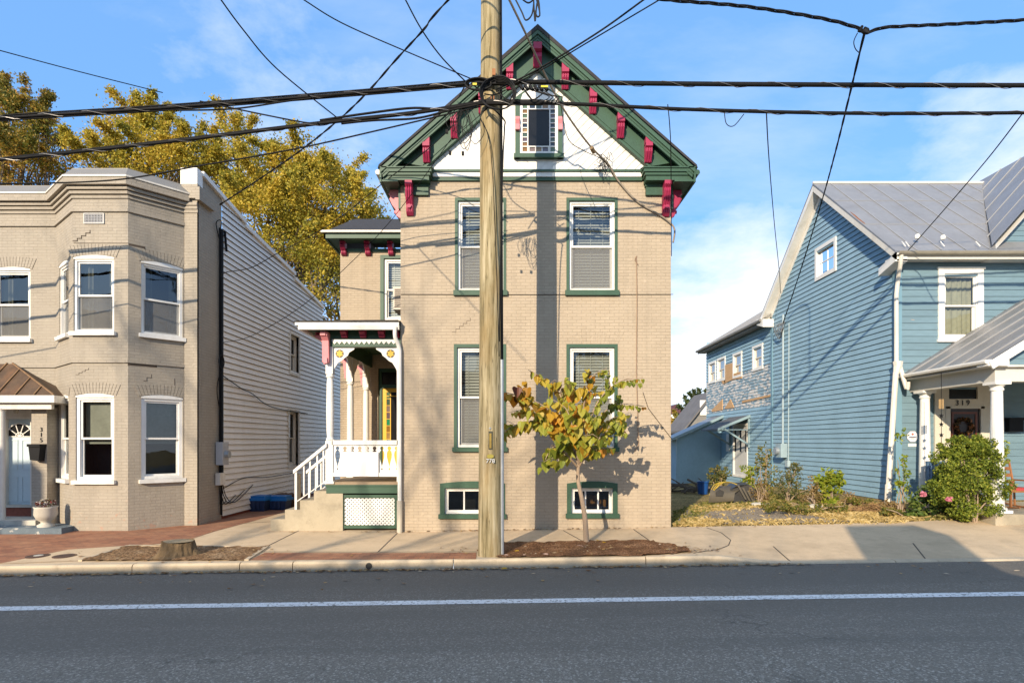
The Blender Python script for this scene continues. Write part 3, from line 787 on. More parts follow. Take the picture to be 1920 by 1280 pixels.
m = MB(); m.box(xe, XL, ye, ye+.05, ze-.14, ze-.0); m.box(xe, xe+.05, ye, 23, ze-.14, ze); m.box(xe+.05, XL, ye+.05, YW, ze-.10, ze-.07); m.box(xe+.05, WL, YW, 23, ze-.10, ze-.07); m.build('wing_eave', GREEN, HS)
m = MB(); m.box(xe-.06, XL, ye-.09, ye-.005, ze-.0, ze+.055); m.build('wing_gutter', OLDWHITE, HS)
for u in (646, 691, 734):
    bracket(HS, fw_, A(u, YW), .14, ze-.1, .36, .26, curl=False)
window(HS, fw_, uw[0], uw[1], uw[2], uw[3], depth=.09, casing=GREEN, cw=.1, cover='blind', fw=.07, cover_mat=BLIND)
# AC unit in the side wall
ac = thing('air_conditioner', (XL, 14.2, 5.0), 'boxy window air conditioner sticking out of the tan side wall above the porch', 'air conditioner')
m = MB().box(XL-.47, XL, 13.95, 14.55, 5.18, 5.74); m.build('housing', paint('ac_beige', (.55, .50, .42), .5, .06), ac)
m = MB()
for k in range(10): m.box(XL-.43, XL-.04, 13.935, 13.952, 5.23+k*.047, 5.257+k*.047)
m.build('louvres', paint('ac_brown', (.16, .12, .09), .5, .1), ac)

# ---- porch (parts of the house)
YP = 12.72; fp = front(YP); a_ = lambda u: A(u, YP); z_ = lambda v: Z(v, YP); PX0, PX1 = a_(617), XL
MB().box(PX0-.06, XL, YP-.03, YW, .98, 1.04).build('porch_floor', paint('porch_floor_wood', (.30, .22, .14), .7, .2, stretch=(1, .2, 1)), HS)
SK = MB().box(a_(613), a_(747), YP-.05, YP, .79, .975).box(a_(613)-.02, a_(747), YP-.075, YP-.0, .945, .978).build('porch_skirt', GREEN, HS)
PT = PX0-.06
# lattice panel
LF = MB(fp).ring(a_(640), a_(746), z_(990), z_(927), .07, -.03, .02).build('lattice_frame', GREEN, HS)
m = MB(fp); lx0, lx1, lz0, lz1 = a_(645), a_(746)-.04, z_(984), z_(931)
sp = .084; n = int((lx1-lx0+lz1-lz0)/sp)+1
for i in range(n):
    k = i*sp
    for sgn in (1, -1):
        x_s = lx0+k if sgn > 0 else lx1-k
        p = (x_s, lz0); ln_ = lz1-lz0; q = (x_s-sgn*ln_, lz1)
        def cl(p, q):
            (px, pz), (qx, qz) = p, q
            for X, low in ((lx0, True), (lx1, False)):
                if low:
                    if px < X and qx < X: return None
                    if px < X: t = (X-px)/(qx-px); px, pz = X, pz+(qz-pz)*t
                    if qx < X: t = (X-px)/(qx-px); qx, qz = X, pz+(qz-pz)*t
                else:
                    if px > X and qx > X: return None
                    if px > X: t = (X-px)/(qx-px); px, pz = X, pz+(qz-pz)*t
                    if qx > X: t = (X-px)/(qx-px); qx, qz = X, pz+(qz-pz)*t
            return (px, pz), (qx, qz)
        r = cl(p, q)
        if r:
            (px, pz), (qx, qz) = r; w = .0245; b0 = .0 if sgn > 0 else .007
            if abs(px-qx) > .01: m.prism([(px-w, pz), (px+w, pz), (qx+w, qz), (qx-w, qz)], -.012+b0, -.006+b0)
m.build('lattice', WHITE, HS)
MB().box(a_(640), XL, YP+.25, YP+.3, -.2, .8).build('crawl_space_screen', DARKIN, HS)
# steps
st = MB(); ex = [a_(509), a_(536), a_(564), a_(590), a_(613)]; zs = [.215, .425, .635, .84]
poly = [(ex[0], -.3)]+[p for i in range(4) for p in ((ex[i], zs[i]), (ex[i+1], zs[i]))]+[(ex[4], .785), (a_(644), .785), (a_(644), -.3)]
st.prism(poly, YP-.05, YP+1.45, 'b'); st.build('porch_steps', OLDC, HS)
# posts
def post(x, y, hl, z0, z1, base=.16):
    m = MB(); m.box(x-base/2, x+base/2, y-base/2, y+base/2, z0, z0+hl)
    m.lathe(x, y, [(.08, z0+hl), (.095, z0+hl+.03), (.068, z0+hl+.08), (.08, z0+hl+.2), (.086, z0+hl+.7), (.078, z1-.85), (.066, z1-.72), (.09, z1-.69), (.09, z1-.66), (.072, z1-.63)], 14)
    m.box(x-.078, x+.078, y-.078, y+.078, z1-.63, z1)
    return m.build('porch_post', WHITE, HS, smooth=False)
ZB = z_(648)
post(PX0, YP+.08, .92, 1.04, ZB); post(PX0, 14.4, .3, 1.04, ZB); post(PX0, 15.95, .3, 1.04, ZB)
MB().box(a_(744), XL-.005, YP+.0, YP+.12, .98, ZB).build('wall_post', WHITE, HS)
MB().box(PX0-.12, PX0+.12, YP-.06, YP+.2, 1.0, 1.055).build('post_plinth', WHITE, HS)
# railing with sawn flat balusters
RL = MB(fp).box(a_(622), a_(746), -.10, .0, z_(833.5), z_(825)).box(a_(622), a_(746), -.08, -.015, z_(893), z_(886)).build('porch_railing', WHITE, HS)
prof = [(0, .49), (.10, .49), (.14, .40), (.17, .42), (.20, .49), (.30, .43), (.42, .30), (.55, .18), (.66, .15), (.76, .22), (.80, .40), (.835, .28), (.88, .24), (.92, .32), (.94, .49), (1, .49)]
m = MB(fp); pitch = a_(653.4)-a_(639.5); zb, zt = z_(887), z_(833); x = a_(625)
while x < a_(744):
    L_ = [(x-w*pitch, lerp(zb, zt, t)) for t, w in prof]; R2 = [(x+w*pitch, lerp(zb, zt, t)) for t, w in prof[::-1]]
    for k in range(len(prof)-1):
        (t0, w0), (t1, w1) = prof[k], prof[k+1]
        m.prism([(x-w0*pitch, lerp(zb, zt, t0)), (x+w0*pitch, lerp(zb, zt, t0)), (x+w1*pitch, lerp(zb, zt, t1)), (x-w1*pitch, lerp(zb, zt, t1))], -.065, -.04)
    x += pitch
m.build('sawn_balusters', WHITE, HS)
sg = thing('blank_sign', ((a_(638)+a_(710))/2, YP, z_(893)), 'blank white rectangular board hung on the porch railing', 'sign')
MB(fp).box(a_(638), a_(709.5), -.012, .018, z_(892.5), z_(847)).build('board', paint('sign_white', (.85, .85, .84), .4, .02), sg)
# stair handrails
for nm, y, (u0, v0), (u1, v1), posts in (('h', YP-.02, (551, 883), (613, 833), (555, 570, 581.5, 595, 606.5)), ('g', YP+1.3, (575, 884), (622, 846), (580, 592, 602, 612))):
    p0, p1 = at(u0, v0, y), at(u1, v1, y)
    m = MB(); dv = Vector((0, .045, 0))
    m.add([p0-dv+Vector((0, 0, -.05)), p0+dv+Vector((0, 0, -.05)), p1+dv+Vector((0, 0, -.05)), p1-dv+Vector((0, 0, -.05)), p0-dv+Vector((0, 0, .03)), p0+dv+Vector((0, 0, .03)), p1+dv+Vector((0, 0, .03)), p1-dv+Vector((0, 0, .03))],
          [(0, 1, 2, 3), (4, 5, 6, 7), (0, 1, 5, 4), (1, 2, 6, 5), (2, 3, 7, 6), (3, 0, 4, 7)])
    HR = m.build('stair_handrail', WHITE, HS)
    m = MB()
    for k, u in enumerate(posts):
        t = (u-u0)/(u1-u0); top = p0.lerp(p1, t); sx = top.x
        zbt = next((zs[i] for i in range(3, -1, -1) if sx >= ex[i]), -.05)
        if k: zbt = max(zbt, lerp(at(0, 940, y).z, at(0, 902, y).z, t))
        r_ = .022 if k == 0 else .014
        m.box(sx-r_, sx+r_, y-r_, y+r_, zbt, top.z-.03)
    q0, q1 = at(lerp(u0, u1, .08), 940, y), at(u1, 900, y)
    m.tube([q0, q1], .014, 4); m.build('baluster', WHITE, HR)
m = MB().box(a_(558)-.03, a_(558)+.03, YP+.05, YP+.11, zs[0], z_(888)); m.build('old_newel', paint('bare_post', (.5, .38, .22), .8, .2), HS)
# porch roof with fascia, frieze and brackets
yf = 12.30; xl = A(553, yf); z0, z1 = Z(617, yf), Z(604, yf)
m = MB(); m.box(xl+.05, XL, yf+.04, yf+.10, z0, z1-.05); m.box(xl, XL, yf, yf+.06, z1-.06, z1+.01)
m.box(xl, xl+.06, yf+.06, YW, z1-.06, z1+.01); m.box(xl+.05, xl+.10, yf+.06, YW, z0, z1-.05)
m.add([(xl+.06, yf, z1-.05), (XL, yf, z1-.05), (XL, yf+.03, z0), (xl+.1, yf+.03, z0)], [(0, 1, 2, 3)])
m.build('porch_fascia', WHITE, HS)
m = MB(); n = 26
ptop = []
for j, y in enumerate((yf-.02, yf+.5, YW)):
    for i in range(n+1): ptop.append((lerp(xl-.01, XL, i/n), y, z1+.012+(0, .09, .40)[j]*(.35+.65*min(1, i/8))+RND.uniform(0, .03)*(1 if j < 2 else 0)))
fs = [(j*(n+1)+i, j*(n+1)+i+1, (j+1)*(n+1)+i+1, (j+1)*(n+1)+i) for j in range(2) for i in range(n)]
m.add(ptop, fs); m.add([(xl-.01, yf-.02, z1+.005), (XL, yf-.02, z1+.005), (XL, yf-.02, z1+.05), (xl-.01, yf-.02, z1+.03)], [(0, 1, 2, 3)])
m.build('porch_roof', TAR, HS)
MB().box(xl+.1, XL, yf+.1, YW, z0+.06, z0+.08).build('porch_ceiling', GREEN, HS)
fz0 = z_(650)
m = MB(); m.box(PX0-.09, XL, YP+.0, YP+.16, fz0, z0+.06); m.box(PX0-.09, PX0+.09, YP+.16, YW, fz0, z0+.06); m.build('porch_beam', GREEN, HS)
m = MB(fp); x0, x1 = a_(623), a_(743); n = 13
m.box(x0, x1, 0, .02, z_(640), z_(636.5))
for i in range(n):
    xa, xb = lerp(x0, x1, i/n), lerp(x0, x1, (i+1)/n); m.prism([(xa, z_(640)), (xb, z_(640)), ((xa+xb)/2, z_(645.5))], 0, .016)
m.build('scalloped_trim', WHITE, HS)
for u in (647, 682, 717, 744): bracket(HS, fp, a_(u), .13, z_(620), .16, .2, curl=False)
fs_ = Fr((PX0-.09, YP, 0), (0, 1, 0), (-1, 0, 0))
for k in range(5): bracket(HS, fs_, .3+k*.75, .13, z_(618), .2, .3, curl=False)
# tall pink console on the corner post
m = MB(fp).prism([(.0, z_(625)), (.22, z_(625)), (.22, z_(632)), (.12, z_(640)), (.10, z_(680)), (0, z_(680))], a_(607), a_(619), 'a'); m.box(a_(610.5), a_(617), .08, .14, z_(682), z_(672)); m.box(a_(607), a_(616.5), .1, .25, z_(632), z_(625))
m.build('corner_console', PINK, HS)
m = MB(Fr((PX0-.07, YP+.08, 0), (0, 1, 0), (-1, 0, 0))).prism([(.0, z_(628)), (.3, z_(628)), (.1, z_(640)), (.06, z_(682)), (0, z_(682))], -.06, .06, 'a'); m.build('corner_console', PINK, HS)
def spandrel(fr, x, s, zt, star=True, sc=1.0):
    P_ = lambda dx, dz: (x+s*dx*sc, zt-dz*sc)
    pl = [P_(0, 0), P_(.50, 0), P_(.47, .06), P_(.36, .13), P_(.33, .20), P_(.26, .25), P_(.20, .31), P_(.11, .36), P_(.04, .47), P_(0, .56)]
    m = MB(fr)
    for k in range(1, len(pl)-1): m.prism([pl[0], pl[k], pl[k+1]], -.085, -.055)
    o = m.build('corner_spandrel', WHITE, HS)
    cx, cz = P_(.15, .155)
    if star:
        MB(fr).prism([(cx+.095*sc*math.cos(t*math.pi/8), cz+.095*sc*math.sin(t*math.pi/8)) for t in range(16)], -.07, -.052).build('rosette_ground', DARKP, o)
        sp_ = []
        for t in range(12):
            r = (.095 if t % 2 == 0 else .055)*sc; sp_.append((cx+r*math.cos(t*math.pi/6+.52), cz+r*math.sin(t*math.pi/6+.52)))
        m = MB(fr)
        for t in range(12): m.prism([(cx, cz), sp_[t], sp_[(t+1) % 12]], -.06, -.046)
        m.build('star', GOLD, o)
spandrel(fp, PX0+.07, 1, fz0+.01); spandrel(fp, a_(744), -1, fz0+.01)
for y in (14.4, 15.95): MB(Fr((PX0-.078, y, 0), (0, 1, 0), (-1, 0, 0))).prism([(0, ZB-.02), (.26, ZB-.02), (.10, ZB-.15), (.05, ZB-.55), (0, ZB-.55)], -.05, .05, 'a').build('corner_console', PINK, HS)
fq = Fr((PX0-.02, 0, 0), (0, 1, 0), (-1, 0, 0))
for y, s in ((14.47, 1), (14.33, -1), (15.88, -1)): spandrel(fq, y, s, fz0+.01, False)
# door in the wing, yellow with a border of coloured lights
fd = front(YW+.1)
d0, d1, e0, e1 = A(716, YW), -2.62, 1.04, Z(727, YW)
m = MB(fd).ring(d0-.12, d1+.1, e0, Z(690, YW), .1, -.05, .05, False).box(d0-.02, d1, -.05, .05, e1+.0, e1+.1); m.build('door_casing', GREEN, HS)
MB(fd).quad((d0-.02, -.02, e1+.1), (d1, -.02, e1+.1), (d1, -.02, Z(695, YW)), (d0-.02, -.02, Z(695, YW))).build('transom', DGLASS, HS)
DR = MB(fd).ring(d0, d1, e0, e1, .11, -.03, .0).box(d0+.11, d1-.11, -.03, -.005, e0+.1, e0+.75).build('front_door', YELLOW, HS)
gx0, gx1, gz0, gz1 = d0+.11, d1-.11, e0+.78, e1-.11
m = MB(fd); q = .115
for x in (gx0+q, gx1-q): m.box(x-.012, x+.012, -.03, .0, gz0, gz1)
for z in (gz0+q, gz1-q): m.box(gx0, gx1, -.03, -.001, z-.012, z+.012)
m.box(gx0, gx1, -.03, -.002, e0+.74, gz0)
for i in range(8):
    z0_, z1_ = lerp(gz0, gz1, i/8), lerp(gz0, gz1, (i+1)/8)
    for x in (gx0, gx1-q):
        m.box(x, x+q, -.03, -.002, z0_-.008, z0_+.008)
        cm = tint[(i*3+1) % 7]
        if i == 3: cm = paint('green_light', (.01, .2, .09), .2, .1)
        if i == 0 and x > gx0: cm = paint('blue_light', (.01, .04, .3), .2, .1)
        MB(fd).quad((x, -.015, z0_), (x+q, -.015, z0_), (x+q, -.015, z1_), (x, -.015, z1_)).build('coloured_light', cm, DR)
m.build('glazing_bars', YELLOW, DR)
MB(fd).quad((gx0+q, -.016, gz0), (gx1-q, -.016, gz0), (gx1-q, -.016, gz1), (gx0+q, -.016, gz1)).build('pane', DGLASS, DR)
# ------------------------------------------------------------------ the left row house with the angled bay
YM, YB = 13.4, 12.55
RH = thing('row_house', (-9.5, 13.4, 0), 'flat-roofed greige brick row house with an angled bay and white vinyl side wall', 'house')
fm, fb = front(YM), front(YB)
am = lambda u: A(u, YM); zm = lambda v: Z(v, YM); ab = lambda u: A(u, YB); zb_ = lambda v: Z(v, YB)
B0, B1, B2, B3, PE = (-10.75, YM), (ab(137), YB), (ab(240), YB), (am(350), YM), -7.386
TOP = 7.55
door = (am(0), am(62), .43, 2.75)
wm = (am(-12), am(57), 4.36, 5.98)
MB(fm).wall(-15, B0[0], -.4, TOP, [door, wm, (-14.3, -13.3, 4.36, 5.98)], .2).build('front_wall', GREIGE, RH)
bw = [(ab(138), ab(214), 4.36, 5.98), (ab(142), ab(214), 1.09, 2.93)]
MB(fb).wall(B1[0], B2[0], -.4, TOP, bw, .12).build('bay_front', GREIGE, RH)
fR = Fr((B2[0], B2[1], 0), (B3[0]-B2[0], B3[1]-B2[1], 0), (1, -1, 0)); lR = math.hypot(B3[0]-B2[0], B3[1]-B2[1]); fR.n = Vector((fR.t.y, -fR.t.x, 0))
rw = [(.25, 1.09, 4.36, 5.96), (.25, 1.09, 1.09, 2.93)]
MB(fR).wall(0, lR, -.4, TOP, rw, .12).build('bay_side', GREIGE, RH)
fL = Fr((B0[0], B0[1], 0), (B1[0]-B0[0], B1[1]-B0[1], 0), (-1, -1, 0)); lL = math.hypot(B1[0]-B0[0], B1[1]-B0[1]); fL.n = Vector((fL.t.y, -fL.t.x, 0))
lw = [(.28, 1.02, 4.36, 5.98), (.28, 1.02, 1.09, 2.93)]
MB(fL).wall(0, lL, -.4, TOP, lw, .12).build('bay_side', GREIGE, RH)
MB(fm).box(B3[0]-.02, PE, 0, .06, -.4, 7.66).build('corner_pilaster', GREIGE, RH)
fS = Fr((PE, YM, 0), (0, 1, 0), (1, 0, 0))
MB(fS).wall(-.06, 1.05, -.4, 8.1).build('side_brick', GREIGE, RH)
m = MB(); m.quad((-15, YM, -.4), (-15, 25.3, -.4), (-15, 25.3, 7.3), (-15, YM, 7.3)); m.quad((-15, 25.3, -.4), (PE, 25.3, -.4), (PE, 25.3, 6.2), (-15, 25.3, 6.2)); m.build('rear_wall', VINYL, RH)
MB().add([(-15, YM+.1, 7.35), (PE-.1, YM+.1, 7.35), (PE-.1, 22.1, 6.7), (-15, 22.1, 6.7), (PE-.1, 25.3, 6.2), (-15, 25.3, 6.2)], [(0, 1, 2, 3), (3, 2, 4, 5)]).build('flat_roof', TAR, RH)
# cornice following the bay
OUT = [(-15, YM), B0, B1, B2, B3]
def offset(path, d):
    res = []
    for i, p in enumerate(path):
        ns = []
        for a, b in ((i-1, i), (i, i+1)):
            if 0 <= a and b < len(path):
                dx, dy = path[b][0]-path[a][0], path[b][1]-path[a][1]; l = math.hypot(dx, dy); ns.append((dy/l, -dx/l))
        nx, ny = sum(n[0] for n in ns)/len(ns), sum(n[1] for n in ns)/len(ns); k = nx*nx+ny*ny
        res.append((p[0]+nx*d/k, p[1]+ny*d/k))
    return res
def band(m, d, z0, z1, d2=None, path=OUT, inner=-.02):
    o0, o1, inn = offset(path, d), offset(path, d if d2 is None else d2), offset(path, inner)
    for i in range(len(path)-1):
        q = [(*o0[i], z0), (*o0[i+1], z0), (*o1[i+1], z1), (*o1[i], z1), (*inn[i], z0), (*inn[i+1], z0), (*inn[i+1], z1), (*inn[i], z1)]
        m.add(q, [(0, 1, 2, 3), (0, 1, 5, 4), (3, 2, 6, 7)])
    return m
m = MB()
for k, z in enumerate((7.30, 7.38, 7.46)): band(m, .03+.045*k, z, z+.062)
band(m, .04, 7.0, 7.07); m.build('brick_corbel', GREIGE, RH)
m = MB(); band(m, .19, 7.54, 7.70); m.build('cornice_gutter', GREIGE, RH); m = MB(); band(m, .21, 7.70, 7.735); m.build('cornice_fillet', OLDWHITE, RH)
m = MB(); band(m, .20, 7.735, 7.95, .02); band(m, .02, 7.95, 7.96, .02, inner=-.25); m.build('parapet_coping', paint('coping_grey', (.235, .222, .20), .5, .08, metal=.1), RH)
m = MB(); band(m, .035, 3.68, 3.74); m.build('string_course', GREIGE, RH)
m = MB(fm)
for k, z in enumerate((7.30, 7.38, 7.46)): m.box(B3[0]-.02, PE+.02, .06, .08+.02*k, z, z+.068)
m.box(B3[0]-.04, PE+.05, 0, .14, 7.62, 7.95); m.box(PE+.003, PE+.10, -.55, .145, 7.58, 7.88); m.build('pilaster_cap', GREIGE, RH)
m = MB(fm).box(am(344), PE+.03, -.12, .12, 7.95, 8.33); m.build('parapet_pier', WHITE, RH)
# side parapet stepping down to the rear and the vinyl siding
Yof = lambda u: -PE*F/(960-u)
steps = [(YM+.1, 8.33, Yof(457), 8.02), (Yof(457), 7.93, Yof(551), 7.66), (Yof(551), 7.5, Yof(604), 7.20), (Yof(604), 6.45, 25.3, 6.3)]
sw = [(Yof(543)-YM, Yof(560)-YM, 4.25, 5.55), (Yof(540)-YM, Yof(559)-YM, 1.12, 3.0)]
def topz(y):
    for y0, z0, y1, z1 in steps:
        if y <= y1: return lerp(z0, z1, (y-y0)/(y1-y0))
    return 6.3
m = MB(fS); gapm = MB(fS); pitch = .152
segs = [(YM+1.05, Yof(457)), (Yof(457), Yof(551)), (Yof(551), Yof(604)), (Yof(604), 25.3)]
for s0, s1 in segs:
    a0, a1 = s0-YM, s1-YM; t0, t1 = topz(s0+.001), topz(s1-.001)
    def hi(c, a0=a0, a1=a1, t0=t0, t1=t1):
        if c <= t1: return a1
        return a0+(a1-a0)*max(0, (t0-c)/(t0-t1)) if t0 > t1 else a1
    c = .05
    while c < t0:
        c1 = min(c+pitch, t0); hs = sw
        m.siding(lambda q, a0=a0: a0, hi, c, c1, pitch=max(.02, c1-c), proj=.032, holes=hs, gap=gapm); c += pitch
m.build('vinyl_siding', VINYL, RH); gapm.build('siding_lap_shade', LAPSHADE, RH)
MB(fS).wall(1.05, 25.3-YM, -.4, .05).build('foundation', BRICKR, RH)
m = MB(fS)
for y0, z0, y1, z1 in steps:
    a0, a1 = y0-YM, y1-YM
    m.prism([(a0, z0-.09), (a1+.02, z1-.09), (a1+.02, z1+.02), (a0, z0+.02)], -.14, .075)
m.build('side_coping', VINYL, RH)
m = MB(fS)
for y0, z0, y1, z1 in steps[:1]: m.quad((-.06, 0, 8.1), (1.05, 0, 8.1), (1.05, 0, 8.27), (-.06, 0, 8.31))
m.build('side_brick', GREIGE, RH)
for h in sw:
    window(RH, fS, *h, depth=.12, fw=.09, frame=OLDWHITE, sill=OLDWHITE, sh=.07, sproj=.05, glass=GLASSD)
    MB(fS).ring(h[0]-.05, h[1]+.05, h[2]-.05, h[3]+.05, .06, .0, .045).build('window_trim', OLDWHITE, RH)
# windows with segmental heads
def arch_lintel(fr, a0, a1, c, rise_):
    m = MB(fr); n = 15; th = .24; sp = .05
    for i in range(n):
        t0, t1 = i/n, (i+1)/n; g = .0045
        zz = lambda t: c+rise_*(1-(2*t-1)**2)+.022
        m.prism([(lerp(a0-sp, a1+sp, t0)+g, zz(t0)), (lerp(a0-sp, a1+sp, t1)-g, zz(t1)), (lerp(a0-sp*3, a1+sp*3, t1)-g, zz(t1)+th), (lerp(a0-sp*3, a1+sp*3, t0)+g, zz(t0)+th)], -.01, .012)
    return m.build('brick_arch', GREIGE, RH)
PLANTC = paint('dim_plants', (.10, .13, .05), .9, .5, 18)
for fr, hs in ((fm, [wm, (-14.3, -13.3, 4.36, 5.98)]), (fb, bw), (fR, rw), (fL, lw)):
    for k, h in enumerate(hs):
        low = h[2] < 2
        window(RH, fr, *h, depth=.07, fw=.07 if low else .055, sill=WHITE, sh=.085, sproj=.08, sext=.05, arch=.055, glass=GLASS if low else GLASSR, screen=not low, part=True,
               cover='half' if low else 'curtain', cover_mat=paint('low_shade', (.30, .30, .26), .8, .2, 2) if low else paint('sheer_curtain', (.20, .19, .16), .9, .25, 3))
        arch_lintel(fr, h[0], h[1], h[3], .055)
# vent, cracks, worn courses
m = MB(fb).ring(ab(158), ab(196), zb_(420), zb_(400), .02, 0, .025); V = m.build('vent_frame', paint('vent_white', (.6, .58, .54), .6), RH)
m = MB(fb).quad((ab(160), .004, zb_(418)), (ab(194), .004, zb_(418)), (ab(194), .004, zb_(402)), (ab(160), .004, zb_(402))); m.build('vent_void', DARKIN, V)
m = MB(fb); n = 12
for i in range(n):
    x = lerp(ab(160), ab(194), (i+.5)/n); m.box(x-.006, x+.006, .004, .016, zb_(418), zb_(402))
for i in range(5):
    z = lerp(zb_(418), zb_(402), (i+.5)/5); m.box(ab(160), ab(194), .004, .014, z-.006, z+.006)
m.build('vent_grille', paint('vent_grey', (.36, .36, .37), .6), V)
crack(RH, fb, stair(137, 452, 169, 432, 4, 1, YB), .018, CRK)
crack(RH, fb, [(ab(139), zb_(456)), (ab(240), zb_(456))], .012, CRK)
crack(RH, fb, stair(142, 702, 166, 690, 4, 1, YB), .008, CRK)
crack(RH, fR, [(.02, 6.31), (.32, 6.28), (.32, 6.26), (.8, 6.22), (.8, 6.18), (1.15, 6.16)], .014, CRK)
crack(RH, fR, [(.0, 3.66), (.55, 3.63), (.55, 3.69), (.62, 3.69), (.62, 3.75)], .012, CRK)
crack(RH, fR, [(.3, 3.30), (.36, 3.30), (.36, 3.38), (.45, 3.38), (.45, 3.46)], .010, CRK)
crack(RH, fR, [(.92, 3.4), (.92, 3.22), (.95, 3.22), (.95, 3.12)], .012, CRK)
crack(RH, fm, [(am(0), zm(604-0+0)+.0), (am(0), zm(604))], .01, CRK)
# entry: canopy, door, pillar
m = MB()
yk = 12.65; cz0, cz1 = Z(741, yk), Z(682, YM); cx0, cx1, cxt = -14.6, A(101, yk), A(24, YM)
m.add([(cx0, yk, cz0), (cx1, yk, cz0), (cxt, YM-.01, cz1), (cx0, YM-.01, cz1), (cx1, YM-.01, cz0)], [(0, 1, 2, 3), (1, 4, 2)])
CN = m.build('canopy_roof', RUST, RH)
m = MB(); xs = [cx1-.02-i*.42 for i in range(10)]
for x in xs:
    t = min(1.0, (cx1-x)/(cx1-cxt)) if x > cxt else 1.0
    m.tube([(x, yk-.01, cz0+.02), (x-.0, lerp(yk, YM-.01, t), lerp(cz0, cz1, t)+.02)], .016, 4)
m.tube([(cx1, yk-.01, cz0+.02), (cxt, YM-.01, cz1+.02)], .02, 4); m.build('standing_seam', paint('seam_rust', (.26, .15, .07), .5, .3, 8), CN)
m = MB(); m.box(cx0, cx1+.03, yk-.03, yk+.06, cz0-.16, cz0-.0); m.box(cx0, cx1, yk+.06, YM, cz0-.17, cz0-.13); m.box(cx1-.03, cx1+.03, yk+.06, YM, cz0-.16, cz0)
m.box(cx0, cx1-.12, yk+.08, yk+.16, cz0-.30, cz0-.17); m.build('canopy_fascia', OLDWHITE, RH)
dy = YM+.18; fdr = front(dy)
x0, x1, z0, z1 = A(7, dy), A(59, dy)+.12, Z(949, dy), Z(785, dy)
D = MB(fdr).box(x0, x1, -.04, 0, z0, z1).build('front_door', PALEB, RH)
m = MB(fdr)
for pa, pb in ((.12, .44), (.56, .88)):
    for qa, qb in ((.06, .36), (.44, .80)):
        m.ring(lerp(x0, x1, pa), lerp(x0, x1, pb), lerp(z0, z1-.1, qa), lerp(z0, z1-.1, qb), .018, 0, .014)
m.build('door_panel', PALEB, D)
cxm, czm, r = (x0+x1)/2, z1-.42, (x1-x0)*.40
MB(fdr).prism([(cxm+r*math.cos(i*math.pi/12), czm+r*math.sin(i*math.pi/12)) for i in range(13)], -.0, .006).build('fanlight', DGLASS, D)
m = MB(fdr)
for i in range(6): m.tube([(cxm, .01, czm), (cxm+r*math.cos(i*math.pi/5), .01, czm+r*math.sin(i*math.pi/5))], .012, 4)
m.tube([(cxm+r*math.cos(i*math.pi/12), .01, czm+r*math.sin(i*math.pi/12)) for i in range(13)], .018, 4); m.tube([(cxm+r*.3*math.cos(i*math.pi/8), .01, czm+r*.3*math.sin(i*math.pi/8)) for i in range(9)], .012, 4)
m.build('fanlight_bars', WHITE, D)
m = MB(fm).ring(door[0]-.02, door[1]+.02, .43, 2.78, .07, -.2, .02, False).box(door[0], door[1], -.2, -.02, z1, 2.75); m.build('door_frame', OLDWHITE, RH)
m = MB(fm).box(door[0]-.05, door[1]+.05, -.15, .06, .17, .40); m.build('brick_riser', BRICKR, RH)
m = MB(fm).box(door[0]-.08, door[1]+.06, -.15, .10, .40, .445); m.build('threshold', STONE, RH)
# side pillar of the porch, number 315
px0, px1, py = A(59, 12.95), A(88, 12.95), 12.95
MB().box(px0, px1, py, YM, -.2, Z(762, py)).build('porch_pier', GREIGE, RH)
NUM = paint('black_numeral', (.01, .01, .01), .4, .1)
for k, ch in enumerate('315'): text_part('house_number', ch, (A(78, py), py-.012, Z(805+k*10, py)), .135, NUM, RH)
MB().lathe(A(3, 12.8), 12.8, [(.10, -.0), (.10, .12), (.075, .16), (.075, 2.62), (.10, 2.68), (.10, cz0-.3)], 14).build('porch_column', OLDWHITE, RH)
m = MB().box(-14.5, A(122, 12.3), 12.2, YM-.5, -.2, .085); m.build('entry_step', paint('dark_painted_step', (.13, .17, .20), .7, .25, 5, .3, patch=(.4, .4, .37), thr=.6), RH)
MB().box(-14.5, A(72, 12.7), 12.62, YM, .0, .19).build('entry_step', STONE, RH)
lamp = thing('porch_lamp', (A(30, 13.3), 13.3, 2.7), 'small white lantern hanging over the pale blue door', 'lamp')
MB().lathe(A(30, 13.3), 13.3, [(.012, 2.83), (.05, 2.80), (.055, 2.66), (.035, 2.60)], 10).build('lantern', STONE, lamp)
mb = thing('mailbox', (A(64, 12.9), 12.9, 1.7), 'black wall mailbox on the pier beneath the number 315', 'mailbox')
m = MB(); yy = 12.78; m.prism([(A(53, yy), Z(837, yy)), (A(75, yy), Z(836, yy)), (A(72, yy), Z(864, yy)), (A(56, yy), Z(862, yy))], yy, 12.95, 'b'); m.build('box', BLACK, mb)
m = MB(); m.box(A(52, yy), A(76, yy), yy-.03, 12.95, Z(837, yy), Z(832, yy)); m.build('lid', BLACK, mb)
